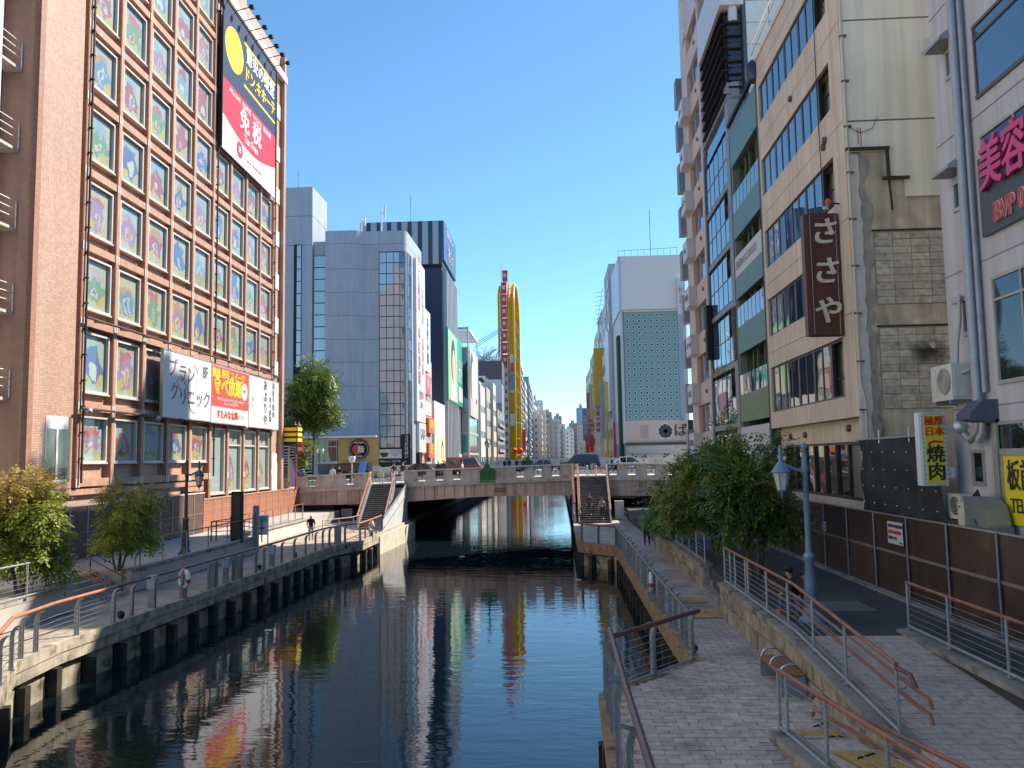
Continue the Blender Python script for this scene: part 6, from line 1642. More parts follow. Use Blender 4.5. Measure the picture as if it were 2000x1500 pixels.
# right promenade
railing("near dark brown railing at the water edge in the right foreground", E3([(.98,6),(.98,14),(1.02,18.75)], 1.5), [2.6,6.2,8.6,10.4,11.6,12.6], h=1.42, off=-.12, post=curved_post(-.12,1.42), rail=MT['rail_dark'], rr=.06, n=6, dzc=.18)
railing("short angled dark railing crossing the corner of the right promenade", E3([(1.05,18.8),(3.5,21.85)], 1.5), [0.15,1.9,3.7], h=1.26, off=-.10, post=curved_post(-.1,1.26), rail=MT['rail_dark'], rr=.06, n=6, dzc=.16, base=True)
railing("long dark railing along the right promenade past the white lifebuoy", E3([(3.54,21.9),(3.52,27),(3.55,35),(3.6,42),(3.65,49.5)], 1.5), [1.6,2.4,3.6,4.8,6.4,7.2,9,10.6,12,13,15,17,18.6,20,21.2,23,24.6,26,27.5], off=.10, post=CP, rail=MT['rail_dark'], n=5)
railing("dark railing across the front of the right stair landing", E3([(3.6,49.6),(1.5,52.35)], 1.5), [.1,1.7,3.3], off=.05, post=CP, rail=MT['rail_brown'], n=5)
railing("grey steel railing beside the opening under the right end of the bridge", E3([(4.9,58),(5.2,66)], 1.5), None, h=1.3, post=RP, rail=MT['rail_brown'], rr=.03, n=4)
railing("railing on the right stone wall under the far trees", E3([(5.82,48.5),(5.82,33.3)], 2.5), None, post=RP, rail=MT['rail_brown'], rr=.03, base=True, n=4)
RLIT = M("rail_tan_red", (.30,.12,.065), .42, 0, .25, 5, dirt=((.20,.075,.045), 4, .55))
railing("brown topped cable railing on the ramp wall in front of the two seated people", [(5.5,27.9,2.55),(5.5,20,2.55),(5.5,14.2,2.12)], [0,.9,1.6,3.0,3.3,5.4,7.4,9.3,11.3,13.72], h=1.14, post=RP, rail=RLIT, rr=.038, base=True, n=6, z0c=.22, dzc=.14)
t = thing("handrail", "two level brown ramp handrails with bent ends inside the ramp railing", "handrail", (5.78,20.5,2.4))
for h in (.62,.86): MB().tube([(.0,3.4,h),(0,0,h),(.0,-6.4,h-.40),(.03,-6.75,h-.43),(.05,-6.8,h-.58)], .032, 6).build("rail", RLIT, t)
for k in range(5): MB().tube([(-.22,2.8-k*2.2,.5-.06*max(0,k-1)),(0,2.8-k*2.2,.6-.06*max(0,k-1))], .014, 5).build("bracket", MT['steel'], t)
MB().tube([(-.28,-6.3,.80),(-.24,-6.75,.80),(-.2,-6.85,.62)], .04, 6).build("end_bend", MT['rail_dark'], t)
railing("brown topped cable railing on the low kerb at the far right", [(8.4,20.75,2.48),(8.4,10,2.48)], [0,2.05,4.4,6.6,8.8,10.5], h=1.1, post=RP, rail=RLIT, rr=.038, base=True, n=6, z0c=.22, dzc=.14)
railing("brown topped front ramp railing beside the bench", [(4.05,16.0,1.62),(4.08,15.4,1.66),(4.12,8,2.3)], [.0,.45,2.6,5.0,7.4], h=1.1, post=RP, rail=RLIT, rr=.04, base=True, n=6, z0c=.2, dzc=.15)
t = thing("handrail", "two level brown handrails inside the front ramp railing", "handrail", (4.34,14.4,1.75))
for h in (.6,.86): MB().tube([(-.02,.5,h-.12),(0,.4,h+.0),(0,-6,h+.85)], .032, 6).build("rail", RLIT, t)
for k in range(3): MB().tube([(-.24,-.3-k*2,.55+k*.2),(0,-.3-k*2,.62+k*.2)], .016, 5).build("bracket", MT['black'], t)
# wooden bench with steel hoops
t = thing("bench", "wooden slat bench with three steel hoop dividers against the stone wall", "bench", (4.75,18.55,1.5))
for y in (0,1.75): MB().box(0,.52,y-.0,y+.12,0,.43).build("end_block", M("bench_block", (.27,.27,.29), .7, var=.1), t)
for k in range(4): MB().box(.01+k*.13,.125+k*.13,-.0,1.87,.435,.485).build("slat", M("bench_wood", (.30,.15,.075), .6, 0, .25, 6, rnd=.15), t)
for y in (.12,.93,1.72): MB().tube([(.26+.24*math.cos(PI*k/10),y,.48+.2*math.sin(PI*k/10)) for k in range(11)], .022, 8).build("hoop", C(.55,.57,.6,.2,metal=.9), t)
# stone lamp posts
def street_lamp(label, loc, rz, mat, h=4.55, arm=.62):
    t = thing("street_lamp", label, "street lamp", loc, rz)
    MB().lathe([(.34,0),(.34,.05),(.26,.12),(.2,.3),(.17,.32),(.17,.38),(.19,.42),(.15,1.0),(.115,1.55),(.15,1.6),(.15,1.68),(.1,1.75)], n=12).build("base", mat, t)
    MB().lathe([(.085,1.7),(.07,h-.75),(.09,h-.72),(.09,h-.6),(.07,h-.55),(.065,h-.12),(.08,h-.1),(.08,h-.04),(.03,h+.05)], n=10).build("pole", mat, t)
    MB().tube([(0,0,h-.62),(-.2,0,h-.68),(-arm*.75,0,h-.55),(-arm,0,h-.42),(-arm,0,h-.5)], [.05,.05,.04,.035,.035], 8).build("arm", mat, t)
    MB().lathe([(.02,-.30),(.05,-.25),(.09,-.27),(.05,-.42),(.12,-.5),(.24,-.68),(.27,-.71),(.24,-.73)], (-arm,0,h), 8).build("lantern_roof", mat, t)
    MB().lathe([(.21,-.73),(.11,-1.18)], (-arm,0,h), 6, False).build("lantern_glass", MT['lantern_glass'], t)
    cg = MB()
    for k in range(6): cg.tube([(-arm+.215*math.cos(k*PI/3),.215*math.sin(k*PI/3),h-.73),(-arm+.115*math.cos(k*PI/3),.115*math.sin(k*PI/3),h-1.18)], .012, 4)
    cg.build("lantern_cage", mat, t)
    MB().lathe([(.13,-1.18),(.1,-1.24),(.03,-1.3),(.015,-1.42)], (-arm,0,h), 8).build("finial", mat, t)
    MB().lathe([(.045,-.42),(.05,-.1),(.02,.0)], (-arm,0,h), 6).build("hanger", mat, t)
    return t
street_lamp("blue grey street lamp with a hanging lantern beside the seated people", (6.55,22.2,2.4), 0, MT['lamp_blue'])
street_lamp("dark street lamp with a hanging lantern on the left upper walkway", (-17.72,39.4,2.4), PI, MT['lamp_dark'], 4.45)
t = thing("street_lamp", "rust red street lamp with twin lanterns at the store corner", "street lamp", (-22.45,71.5,4.4))
MB().lathe([(.13,0),(.09,.3),(.07,4.2)], n=8).build("pole", MT['lamp_red'], t)
for x in (-.12,.22):
    MB().lathe([(.1,4.7),(.2,5.3)], (x,0,0), 6).build("lantern", C(.24,.2,.16), t); MB().lathe([(.26,5.3),(.18,5.5),(.05,5.7),(.02,5.9)], (x,0,0), 6).build("lantern_roof", MT['lamp_red'], t)
MB().box(-.25,.32,-.12,.12,4.2,4.7).build("bracket", MT['lamp_red'], t); MB().box(.08,.62,-.03,.03,3.1,3.9).build("plate", C(.62,.07,.07), t); MB().box(.14,.56,-.04,-.03,3.3,3.6).build("plate_print", MT['white'], t)
for (x, y, lab) in ((-28.5,100,"dark twin lamp in front of the wavy slat wall"),(-18.3,74.6,"pale globe lamp post at the head of the left stair")):
    t = thing("street_lamp", lab, "street lamp", (x,y,deck_z(x)+.15)); hgt = 3.4 if y > 90 else 2.0
    MB().tube([(0,0,0),(0,0,hgt)], .06, 6).build("pole", MT['lamp_dark'] if y > 90 else MT['fascia'], t)
    for dx in (-.35,.35) if y > 90 else (-.1,.14): MB().lathe([(.1,0),(.2,.45),(.12,.55)], (dx,0,hgt), 8).build("lantern", MT['white'], t)
# lifebuoys and rail boxes
def lifebuoy(label, loc, rz, tilt=0):
    t = thing("lifebuoy", label, "lifebuoy", loc, rz)
    mb = MB(); mb.mi = mb.mi
    R_, r_ = .32, .085
    for k in range(16):
        a, b = 2*PI*k/16, 2*PI*(k+1)/16
        mb.cur = 1 if k % 4 == 0 else 0
        mb.tube([(0,R_*math.cos(a+(b-a)*i/3),R_*math.sin(a+(b-a)*i/3)) for i in range(4)], r_, 8, caps=False)
    mb.build("ring", [MT['white'], C(.5,.06,.05)], t)
    MB().tube([(.06,-.05,-.3),(.1,0,-.55),(.08,.1,-.6),(.05,.12,-.3)], .02, 5).build("rope", C(.55,.4,.35), t)
    MB().box(-.12,.06,-.13,.13,-.85,-.3).build("bracket", MT['steel'], t)
    return t
lifebuoy("white lifebuoy with red bands hung on the shaded left railing", (-14.5,32.2,2.25), 0.9)
lifebuoy("white lifebuoy seen edge on along the right promenade railing", (3.45,31.0,2.15), -.15)
lifebuoy("small white lifebuoy by the foot of the left bridge stair", (-12.75,57.6,2.2), .6)
def rail_box(label, x, y, h, w=.2, top=True):
    t = thing("control_box", label, "control box", (x,y,1.5)); MB().box(-w/2,w/2,-.1,.1,0,h).build("pedestal", MT['steel'], t)
    if top: MB().box(-w*.7,w*.7,-.14,.14,h*.68,h+.12).build("box", C(.36,.43,.50,.5), t)
rail_box("grey control pedestal left of the banded lifebuoy", -14.75,30.1,1.05)
rail_box("broad grey pedestal right of the banded lifebuoy", -14.55,35.1,1.0,.34,False)
rail_box("second broad grey pedestal beyond the banded lifebuoy", -14.4,37.4,1.05,.34,False)
rail_box("slim grey pedestal between the two broad ones", -14.5,36.3,.95,.2)
rail_box("blue topped pedestal halfway along the shaded left railing", -14.3,41.7,.95,.24)
rail_box("tall blue grey pedestal before the left stair", -13.75,52.4,1.15,.4,False)
rail_box("dark pedestal behind the edge on lifebuoy", 3.7,30.4,1.05,.2)
for (x, y, lab) in ((-14.75,27.95,"black round floodlight at the start of the shaded left railing"),(-14.4,40.2,"black round floodlight halfway along the left railing"),(-14.25,45.3,"black round floodlight near the bulge of the left promenade"),(3.55,22.6,"black floodlight behind the corner of the right railing")):
    t = thing("floodlight", lab, "floodlight", (x,y,1.52)); MB().ell((0,0,.14),(.13,.1,.14)).build("head", MT['black'], t); MB().box(-.05,.05,-.05,.05,0,.06).build("foot", MT['steel'], t)
t = thing("mooring_chain", "rusty mooring chain hanging from the near right deck edge", "chain", (.80,16.2,1.35))
for k in range(5): MB().tube([(0,.06*math.cos(a*PI/4),-.1-k*.15+.09*math.sin(a*PI/4)) for a in range(9)], .012, 4).build("ring", MT['rail_dark'], t)
# ================================================================== trees
def leaf_cloud(blobs, n, size, seed, droop=.5, inner=.25, leaflets=7):
    """compound leaves spread through the blobs; returns verts and faces"""
    r = np.random.default_rng(seed)
    vs, fs = [], []
    vol = np.array([b[3]*b[4]*b[5] for b in blobs]); vol = vol/vol.sum()
    for _ in range(n):
        b = blobs[r.choice(len(blobs), p=vol)]
        d = r.normal(size=3); d /= np.linalg.norm(d)
        rad = (inner+(1-inner)*r.random()**.45)*(1+.16*math.sin(d[0]*5+seed)+.16*math.sin(d[1]*6+d[2]*5))
        p = np.array(b[:3])+d*np.array(b[3:6])*rad
        ax = d*np.array([1,1,.6])+r.normal(size=3)*.55; ax[2] -= droop*.6; ax /= np.linalg.norm(ax)
        up = np.array([0,0,1.])+r.normal(size=3)*.35
        sd = np.cross(ax, up); sd /= np.linalg.norm(sd)+1e-9; nrm = np.cross(sd, ax)
        L_ = size*(.75+.6*r.random()); lw = L_*.20
        for k in range(leaflets):
            f = (k//2+.6)/(leaflets/2+.3)
            s = 0 if k == leaflets-1 else (1 if k % 2 else -1)
            o = p+ax*L_*(1.0 if s == 0 else f)-nrm*L_*.22*f*f
            dr = sd*s*.8+ax*(.55 if s else 1.0)-nrm*.25+r.normal(size=3)*.12; dr /= np.linalg.norm(dr)
            ll = L_*.42; wv = np.cross(dr, nrm); wv /= np.linalg.norm(wv)+1e-9
            i = len(vs)
            vs += [o, o+dr*ll*.5+wv*lw*.5, o+dr*ll, o+dr*ll*.5-wv*lw*.5]
            fs.append((i, i+1, i+2, i+3))
    return vs, fs
def tree(name, label, loc, stems, blobs, n, size, mat, seed, tips=None, tipmat=None, ntip=0, tn="seed_pods", r0=.07):
    t = thing(name, label, "tree", loc)
    tr = MB(); rr = random.Random(seed)
    for (bx, by, tx, ty, tz) in stems:
        mid = (bx+(tx-bx)*.4+rr.uniform(-.08,.08), by+(ty-by)*.4, tz*.5)
        tr.tube([(bx,by,0), mid, (tx,ty,tz)], [r0, r0*.72, r0*.3], 7)
        for k in range(5):
            b = blobs[rr.randrange(len(blobs))]; f = rr.uniform(.55,1)
            st = Vector(mid).lerp(Vector((tx,ty,tz)), f*.8)
            tr.tube([st, st.lerp(Vector(b[:3]), .6)+Vector((0,0,.12)), Vector(b[:3])+Vector((rr.uniform(-.4,.4)*b[3],rr.uniform(-.4,.4)*b[4],.3*b[5]))], [r0*.42, r0*.28, r0*.1], 5)
    tr.build("trunk", MT['bark'], t)
    vs, fs = leaf_cloud(blobs, n, size, seed)
    m = MB(); m.v = [tuple(v) for v in vs]; m.f = fs; m.sm = [False]*len(fs); m.mi = [0]*len(fs)
    m.build("crown", mat, t)
    if tips:
        vs, fs = leaf_cloud(tips, ntip, size*.8, seed+50, .1)
        m = MB(); m.v = [tuple(v) for v in vs]; m.f = fs; m.sm = [False]*len(fs); m.mi = [0]*len(fs)
        m.build(tn, tipmat, t)
    return t
rb = random.Random(21)
def scatter(c, R_, k, r, seed):
    q = random.Random(seed); out = []
    for _ in range(k):
        while True:
            x, y, z = q.uniform(-1,1), q.uniform(-1,1), q.uniform(-1,1)
            if x*x+y*y+z*z < 1: break
        s = r*q.uniform(.7,1.35)
        out.append((c[0]+x*R_[0], c[1]+y*R_[1], c[2]+z*R_[2], s, s, s*.8))
    return out
# two big dark trees on the right bank
B1 = scatter((-.25,0,3.2),(1.75,1.7,2.0), 30, .6, 1)+[(-.2,0,3.1,1.25,1.2,1.3),(-.8,0,5.2,.45,.45,.6)]
tree("broadleaf_tree", "large dark green tree left of the blue grey lamp on the right bank", (7.0,29.8,2.4), [(-.2,0,-.6,.2,3.2),(.1,.15,.8,0,3.5),(0,-.15,.1,-.4,3.6)], B1, 2600, .40, MT['leaf_b'], 3,
     scatter((-.3,-.5,3.5),(1.7,1.1,1.0), 12, .38, 2), MT['leaf_y'], 420, "flower_cluster")
B2 = scatter((-.2,-.4,2.75),(2.0,2.6,1.7), 28, .66, 4)+[(0,0,2.6,1.5,1.6,1.1)]
tree("broadleaf_tree", "spreading green tree with yellow tips leaning over the right stone wall", (6.95,37.5,2.4), [(0,0,-.6,.2,3.0),(.2,.2,.9,.4,3.3)], B2, 2600, .42, MT['leaf_b'], 6,
     scatter((-1.1,-1.2,3.1),(1.2,1.8,1.1), 13, .42, 8), MT['leaf_y'], 420, "flower_cluster")
B3 = scatter((-.9,0,1.0),(1.1,1.0,.55), 10, .45, 14)
tree("broadleaf_tree", "bright green low branch by the man in the blue jacket under the bridge end", (6.8,43.0,2.4), [(0,0,-.6,0,1.3)], B3, 560, .38, leafmat("leaf_bright", (.07,.22,.03), (.19,.36,.06)), 16)
# left bank trees
A1 = scatter((.1,0,2.15),(1.6,1.6,1.3), 20, .55, 31)+[(.2,0,2.2,1.3,1.2,1.0),(.9,.5,.8,.8,.7,.5),(-1.0,.0,1.0,.8,.7,.5)]
tree("broadleaf_tree", "green tree with orange brown seed pods at the left picture edge", (-18.3,27.9,2.4), [(-.1,0,-.7,0,2.6),(.1,0,.7,.2,2.8),(0,.1,.1,-.3,3.0)], A1, 2000, .38, MT['leaf_a'], 33,
     scatter((.0,-.3,3.35),(1.9,1.3,.75), 18, .42, 35), MT['leaf_c'], 900)
A2 = scatter((.35,0,2.15),(1.25,1.2,1.25), 15, .46, 41)+[(.3,0,2.0,.9,.9,.9),(1.3,.3,1.5,.5,.5,.5)]
tree("broadleaf_tree", "small bright yellow green tree with several thin stems before the brown hoarding", (-17.95,33.7,2.4), [(-.12,0,-.6,0,2.3),(.02,.08,.15,.1,2.8),(.12,0,.9,.2,2.6),(.05,-.1,.4,-.3,2.4)], A2, 1100, .34, leafmat("leaf_lime", (.16,.22,.03), (.36,.36,.05)), 43,
     scatter((.5,0,2.9),(1.1,.9,.6), 7, .3, 45), MT['leaf_c'], 120, r0=.045)
A3 = scatter((-.6,0,10.2),(3.4,3,4.0), 34, 1.35, 51)+[(-.6,0,9.6,2.8,2.6,3.2),(1.6,0,8.0,1.6,1.7,1.5)]
tree("street_tree", "tall green street tree between the tiled store and the blue grey building", (-29.6,101,4.6), [(0,0,.2,0,10)], A3, 3300, .78, leafmat("leaf_ginkgo", (.07,.13,.022), (.22,.29,.045)), 53, r0=.22)
A4 = scatter((0,0,3.4),(.9,.9,1.6), 8, .6, 61)
tree("street_tree", "small young tree at the kerb under the tall street tree", (-28.6,94,4.6), [(0,0,0,0,3)], A4, 420, .5, MT['leaf_a'], 63, r0=.1)
# ================================================================== vehicles on the bridge (body shell, glass, wheels)
def car(name, label, x, y, rz, L_, W_, H_, c, kind="sedan"):
    t = thing(name, label, {"van":"van"}.get(kind, "car"), (x, y, road_z(x,y)+.01), rz)
    body = C(*c, rough=.25, coat=.6, var=.0)
    hl = L_/2; sill, belt = .32, H_*.56
    if kind == "sedan": up = [(-hl*.72,belt),(-hl*.38,H_*.985),(hl*.12,H_),(hl*.56,belt)]; low = [(-hl,sill),(-hl,belt*.82),(-hl*.96,belt*.98),(-hl*.7,belt),(hl*.56,belt),(hl*.93,belt*.82),(hl,belt*.62),(hl,sill)]
    elif kind == "suv": up = [(-hl*.98,belt),(-hl*.90,H_*.98),(hl*.22,H_),(hl*.52,belt)]; low = [(-hl,sill),(-hl,belt*.95),(-hl*.97,belt),(hl*.5,belt),(hl*.92,belt*.88),(hl,belt*.6),(hl,sill)]
    else: up = [(-hl*.98,belt),(-hl*.93,H_*.98),(hl*.62,H_),(hl*.86,belt)]; low = [(-hl,sill),(-hl,belt),(hl*.86,belt),(hl,belt*.8),(hl,sill)]
    w = W_/2
    MB().prism(low, -w, w, 'y').build("body", body, t)
    tp = up
    mb = MB(); inn = w*.84
    n = len(tp)
    vs = [(px, -(w-.02 if k in (0,n-1) else inn), pz) for k, (px, pz) in enumerate(tp)]+[(px, (w-.02 if k in (0,n-1) else inn), pz) for k, (px, pz) in enumerate(tp)]
    mb.add(vs, [tuple(range(n)), tuple(range(n,2*n))[::-1]]+[(k,k+1,n+k+1,n+k) for k in range(n-1)])
    mb.build("cabin", MT['glass'], t)
    MB().obox((tp[1][0],0,tp[1][1]), (tp[2][0],0,tp[2][1]), inn*2+.03, .2 if kind == "van" else .15 if kind == "suv" else .09).build("roof", body, t)
    for s in (-1, 1):
        for k in range(n-1):
            a, b = tp[k], tp[k+1]
            if k != 1: MB().obox((a[0],s*(w-.02 if k == 0 else inn),a[1]), (b[0],s*(inn if k == 0 else w-.02),b[1]), .05, .06).build("pillar", body, t)
        mx_ = (tp[1][0]+tp[2][0])/2
        MB().obox((mx_,s*(w-.01),belt), (mx_,s*(inn+.01),H_-.02), .07, .03).build("pillar", body, t)
        for px in (-hl*.6, hl*.62):
            wh = MB().lathe([(.2,-.11),(.33,-.11),(.33,.11),(.2,.11)], n=14).build("wheel", MT['black'], t, (px, s*(w-.1), .33)); wh.rotation_euler = (PI/2,0,0)
            rm_ = MB().lathe([(.2,-.115),(.05,-.12)], n=10).build("rim", C(.5,.5,.52,.3,metal=.7), wh)
        MB().box(hl-.06,hl+.01,s*w*.62-.18,s*w*.62+.18,belt*.66,belt*.8).build("headlight", C(.7,.7,.7,.15), t)
        MB().box(-hl-.01,-hl+.06,s*w*.8-.1,s*w*.8+.1,belt*.66,belt*.92).build("tail_light", C(.4,.02,.02,.2), t)
        MB().box(tp[2][0]+.25,tp[2][0]+.42,s*(w+.02)-.08,s*(w+.02)+.08,belt,belt+.15).build("mirror", body, t)
    MB().box(hl-.02,hl+.04,-w*.9,w*.9,sill,sill+.22).build("bumper", C(.06,.06,.065,.5), t)
    if kind == "suv": 
        for s in (-1,1): MB().obox((tp[1][0],s*inn*.9,H_+.06),(tp[2][0],s*inn*.9,H_+.08),.05,.04).build("roof_rail", C(.5,.5,.52,.3), t)
    return t
car("suv_car", "large dark navy suv crossing the bridge behind the right stair", 2.95, 100, PI, 4.9, 1.95, 1.82, (.008,.014,.05), "suv")
car("minivan", "red minivan driving over the bridge left of the green lamp", -10.3, 95, 0, 4.15, 1.7, 1.9, (.42,.03,.03), "van")
car("sedan_car", "white sedan on the bridge in front of the patterned building", 8.6, 97, 0, 4.7, 1.8, 1.48, (.72,.73,.74), "sedan")
car("minivan", "black minivan stopped near the tan ramen shop", -24.6, 100, PI, 4.7, 1.8, 1.95, (.012,.012,.014), "van")
car("sedan_car", "dark sedan behind the pedestrians left of the red minivan", -14.6, 92, 0, 4.5, 1.75, 1.45, (.02,.022,.028), "sedan")
car("sedan_car", "second dark sedan just ahead of the woman in white", -12.6, 101, 0, 4.4, 1.75, 1.5, (.025,.03,.035), "sedan")
car("hatchback_car", "grey hatchback with teal windows left of the dark suv", -1.6, 103, PI, 3.9, 1.68, 1.5, (.30,.31,.32), "sedan")
car("sedan_car", "blue grey sedan parked by the wavy slat wall", -30.5, 96, 0, 4.4, 1.75, 1.5, (.10,.15,.2), "sedan")
q = thing("street_board", "blue tilted street board in front of the black minivan", "sign", (-21.6,92,deck_z(-21)+.15), .2); MB().obox((0,0,.5),(.35,.25,2.1),1.2,.08).build("board", C(.10,.33,.72,.4), q)
for x in (-.4,.4): MB().box(x-.03,x+.03,-.03,.03,0,.9).build("leg", MT['steel'], q)
def bicycle(label, x, y, rz, c):
    t = thing("bicycle", label, "bicycle", (x,y,deck_z(x)+.16), rz)
    for px in (-.52,.52):
        w = MB().tube([(px+.32*math.cos(k*PI/9),0,.33+.32*math.sin(k*PI/9)) for k in range(19)], .022, 5).build("tyre", MT['black'], t)
        sp = MB()
        for k in range(8): sp.tube([(px,0,.33),(px+.31*math.cos(k*PI/4),0,.33+.31*math.sin(k*PI/4))], .005, 3)
        sp.build("spokes", MT['alu'], w)
    MB().tube([(-.52,0,.33),(-.1,0,.3),(.38,0,.72),(.52,0,.33)], .022, 5).tube([(-.1,0,.3),(-.22,0,.82)], .02, 5).tube([(-.18,0,.66),(.38,0,.76)], .02, 5).build("frame", C(*c), t)
    MB().tube([(.38,0,.72),(.34,0,1.0),(.28,-.25,1.02)], .016, 5).tube([(.34,0,1.0),(.28,.25,1.02)], .016, 5).build("handlebar", MT['alu'], t)
    MB().ell((-.24,0,.86),(.14,.08,.04)).build("saddle", MT['black'], t); MB().box(.45,.75,-.16,.16,.72,.98).build("basket", MT['steel'], t)
    return t
bicycle("silver bicycle standing behind the bollards of the right stair", 2.6, 77.5, PI, (.4,.4,.42))
bicycle("red bicycle standing behind the right end bollard", 4.1, 78.2, PI, (.5,.08,.05))
bicycle("bicycle wheeled by the pedestrian at the head of the left stair", -15.1, 77.0, 1.2, (.05,.05,.06))

# ================================================================== people
SKIN = M("skin", (.48,.29,.21), .55, var=.05)
def person(label, loc, rz, pose="stand", h=1.7, hair=(.02,.015,.013), top=(.1,.1,.1), bottom=(.04,.05,.09), shoes=(.5,.5,.5), bag=None, cap=None, detail=False, bald=False, sleeves=True, sub=1):
    t = thing("person", label, "person", loc, rz); s = h/1.72
    J = dict(pel=(0,0,.94), spi=(0,.01,1.14), che=(0,.0,1.36), nec=(0,.0,1.49), hea=(0,-.02,1.59), top=(0,-.015,1.70))
    for sd, n in ((-1,'l'),(1,'r')):
        J['sho'+n] = (sd*.185,0,1.41); J['hip'+n] = (sd*.09,0,.90)
        if pose == "walk":
            f = sd
            J['kne'+n] = (sd*.1,-.16*f-.04,.50); J['ank'+n] = (sd*.1,(-.26 if f > 0 else .34),.10 if f > 0 else .14); J['toe'+n] = (sd*.11,J['ank'+n][1]-.16,.05)
            J['elb'+n] = (sd*.25,.13*f,1.14); J['wri'+n] = (sd*.25,-.06+.16*f,.93); J['han'+n] = (sd*.25,-.1+.18*f,.85)
        elif pose == "sit":
            J['kne'+n] = (sd*.13,-.42,.52); J['ank'+n] = (sd*.12,-.46,.10); J['toe'+n] = (sd*.13,-.62,.05)
            J['elb'+n] = (sd*.24,-.12,.86); J['wri'+n] = (sd*.1,-.34,.74); J['han'+n] = (sd*.05,-.42,.74)
        elif pose == "lean":
            J['kne'+n] = (sd*.1,-.02,.50); J['ank'+n] = (sd*.1,.02,.09); J['toe'+n] = (sd*.12,-.13,.05)
            J['elb'+n] = (sd*.24,-.10,1.15); J['wri'+n] = (sd*.12,-.30,1.12); J['han'+n] = (sd*.06,-.38,1.12)
        else:
            J['kne'+n] = (sd*.1,-.02,.50); J['ank'+n] = (sd*.1,.02,.09); J['toe'+n] = (sd*.12,-.13,.05)
            J['elb'+n] = (sd*.25,.03,1.14); J['wri'+n] = (sd*.2,-.1,.92); J['han'+n] = (sd*.17,-.15,.85)
    if pose == "sit":
        for k, v in list(J.items()):
            if k[:3] in ('pel','spi','che','nec','hea','top','sho','hip'):
                dz = -.44; lean_ = (v[2]-.94)*-.28
                J[k] = (v[0], v[1]+lean_, v[2]+dz)
        for n in 'lr': J['elb'+n] = (J['elb'+n][0], -.16, .76); J['wri'+n] = (J['wri'+n][0], -.36, .62); J['han'+n] = (J['han'+n][0], -.43, .60)
    Rd = dict(pel=.135, spi=.125, che=.15, nec=.055, hea=.088, top=.07, sho=.07, hip=.095, kne=.062, ank=.042, toe=.035, elb=.045, wri=.03, han=.035)
    E_ = [('pel','spi'),('spi','che'),('che','nec'),('nec','hea'),('hea','top')]
    for n in 'lr': E_ += [('che','sho'+n),('sho'+n,'elb'+n),('elb'+n,'wri'+n),('wri'+n,'han'+n),('pel','hip'+n),('hip'+n,'kne'+n),('kne'+n,'ank'+n),('ank'+n,'toe'+n)]
    fing = []
    if detail:
        for n, sd in (('l',-1),('r',1)):
            hx, hy, hz = J['han'+n]
            for k in range(4): J['f%d%s' % (k,n)] = (hx-sd*.0+(k-1.5)*.016, hy-.075+.004*abs(k-1.5)*4, hz-.035); E_.append(('han'+n,'f%d%s' % (k,n)))
            J['th'+n] = (hx-sd*.05, hy-.03, hz+.01); E_.append(('han'+n,'th'+n))
    keys = list(J); idx = {k: i for i, k in enumerate(keys)}
    me = bpy.data.meshes.new("person_body"); me.from_pydata([tuple(c*s for c in J[k]) for k in keys], [(idx[a], idx[b]) for a, b in E_], [])
    o = bpy.data.objects.new("tmp", me); COL.objects.link(o)
    md = o.modifiers.new("skin", 'SKIN'); md.use_smooth_shade = True
    if not me.skin_vertices: bpy.context.view_layer.update()
    for i, k in enumerate(keys):
        r = .012 if (k[0] == 'f' and k[1].isdigit()) or k[:2] == 'th' else Rd.get(k[:3] if k[:3] in Rd else k, .06)
        dx = 1.25 if k in ('che','pel','spi') else 1.0
        me.skin_vertices[0].data[i].radius = (r*s*dx, r*s*(.8 if k in ('che','pel','spi') else 1))
        me.skin_vertices[0].data[i].use_root = (k == 'pel')
    sm = o.modifiers.new("sub", 'SUBSURF'); sm.levels = sm.render_levels = sub
    dg = bpy.context.evaluated_depsgraph_get()
    bm2 = bpy.data.meshes.new_from_object(o.evaluated_get(dg)); bpy.data.objects.remove(o)
    bm2.materials.clear()
    shade = lambda c: C(*c, rough=.75)
    for m_ in (SKIN, shade(top), shade(bottom), shade(shoes)): bm2.materials.append(m_)
    seg = []
    for a, b in E_:
        if b[:3] in ('hea','top') or b[:3] == 'han' or (b[0] == 'f' and b[1].isdigit()) or b[:2] == 'th': g_ = 0
        elif b[:3] == 'wri': g_ = 1 if sleeves else 0
        elif b in ('spi','che','nec') or b[:3] in ('sho','elb'): g_ = 1
        elif b[:3] == 'toe': g_ = 3
        else: g_ = 2
        seg.append((Vector(J[a])*s, Vector(J[b])*s, g_))
    mi = []
    for p in bm2.polygons:
        c = p.center; best, bg_ = 9, 0
        for a, b, g_ in seg:
            ab = b-a; f = max(0, min(1, (c-a).dot(ab)/max(1e-9, ab.dot(ab)))); d = (c-(a+ab*f)).length
            if d < best: best, bg_ = d, g_
        if bg_ == 1 and pose != "sit" and c.z < .93*s and abs(c.x) < .17*s: bg_ = 2
        mi.append(bg_)
    bm2.polygons.foreach_set('material_index', mi); bm2.polygons.foreach_set('use_smooth', [True]*len(mi))
    link("body", bm2, t)
    hd = Vector(J['hea'])*s; tp_ = Vector(J['top'])*s
    c0 = (hd+tp_)/2+Vector((0,.015*s,.01*s))
    if not bald: MB().ell((c0.x,c0.y+.02*s,c0.z+.03*s),(.102*s,.108*s,.098*s)).build("hair", C(*hair), t)
    if cap: MB().ell((c0.x,c0.y,c0.z+.055*s),(.11*s,.118*s,.075*s)).box(-.07*s,.07*s,c0.y-.19*s,c0.y-.06*s,c0.z+.035*s,c0.z+.055*s).build("cap", C(*cap), t)
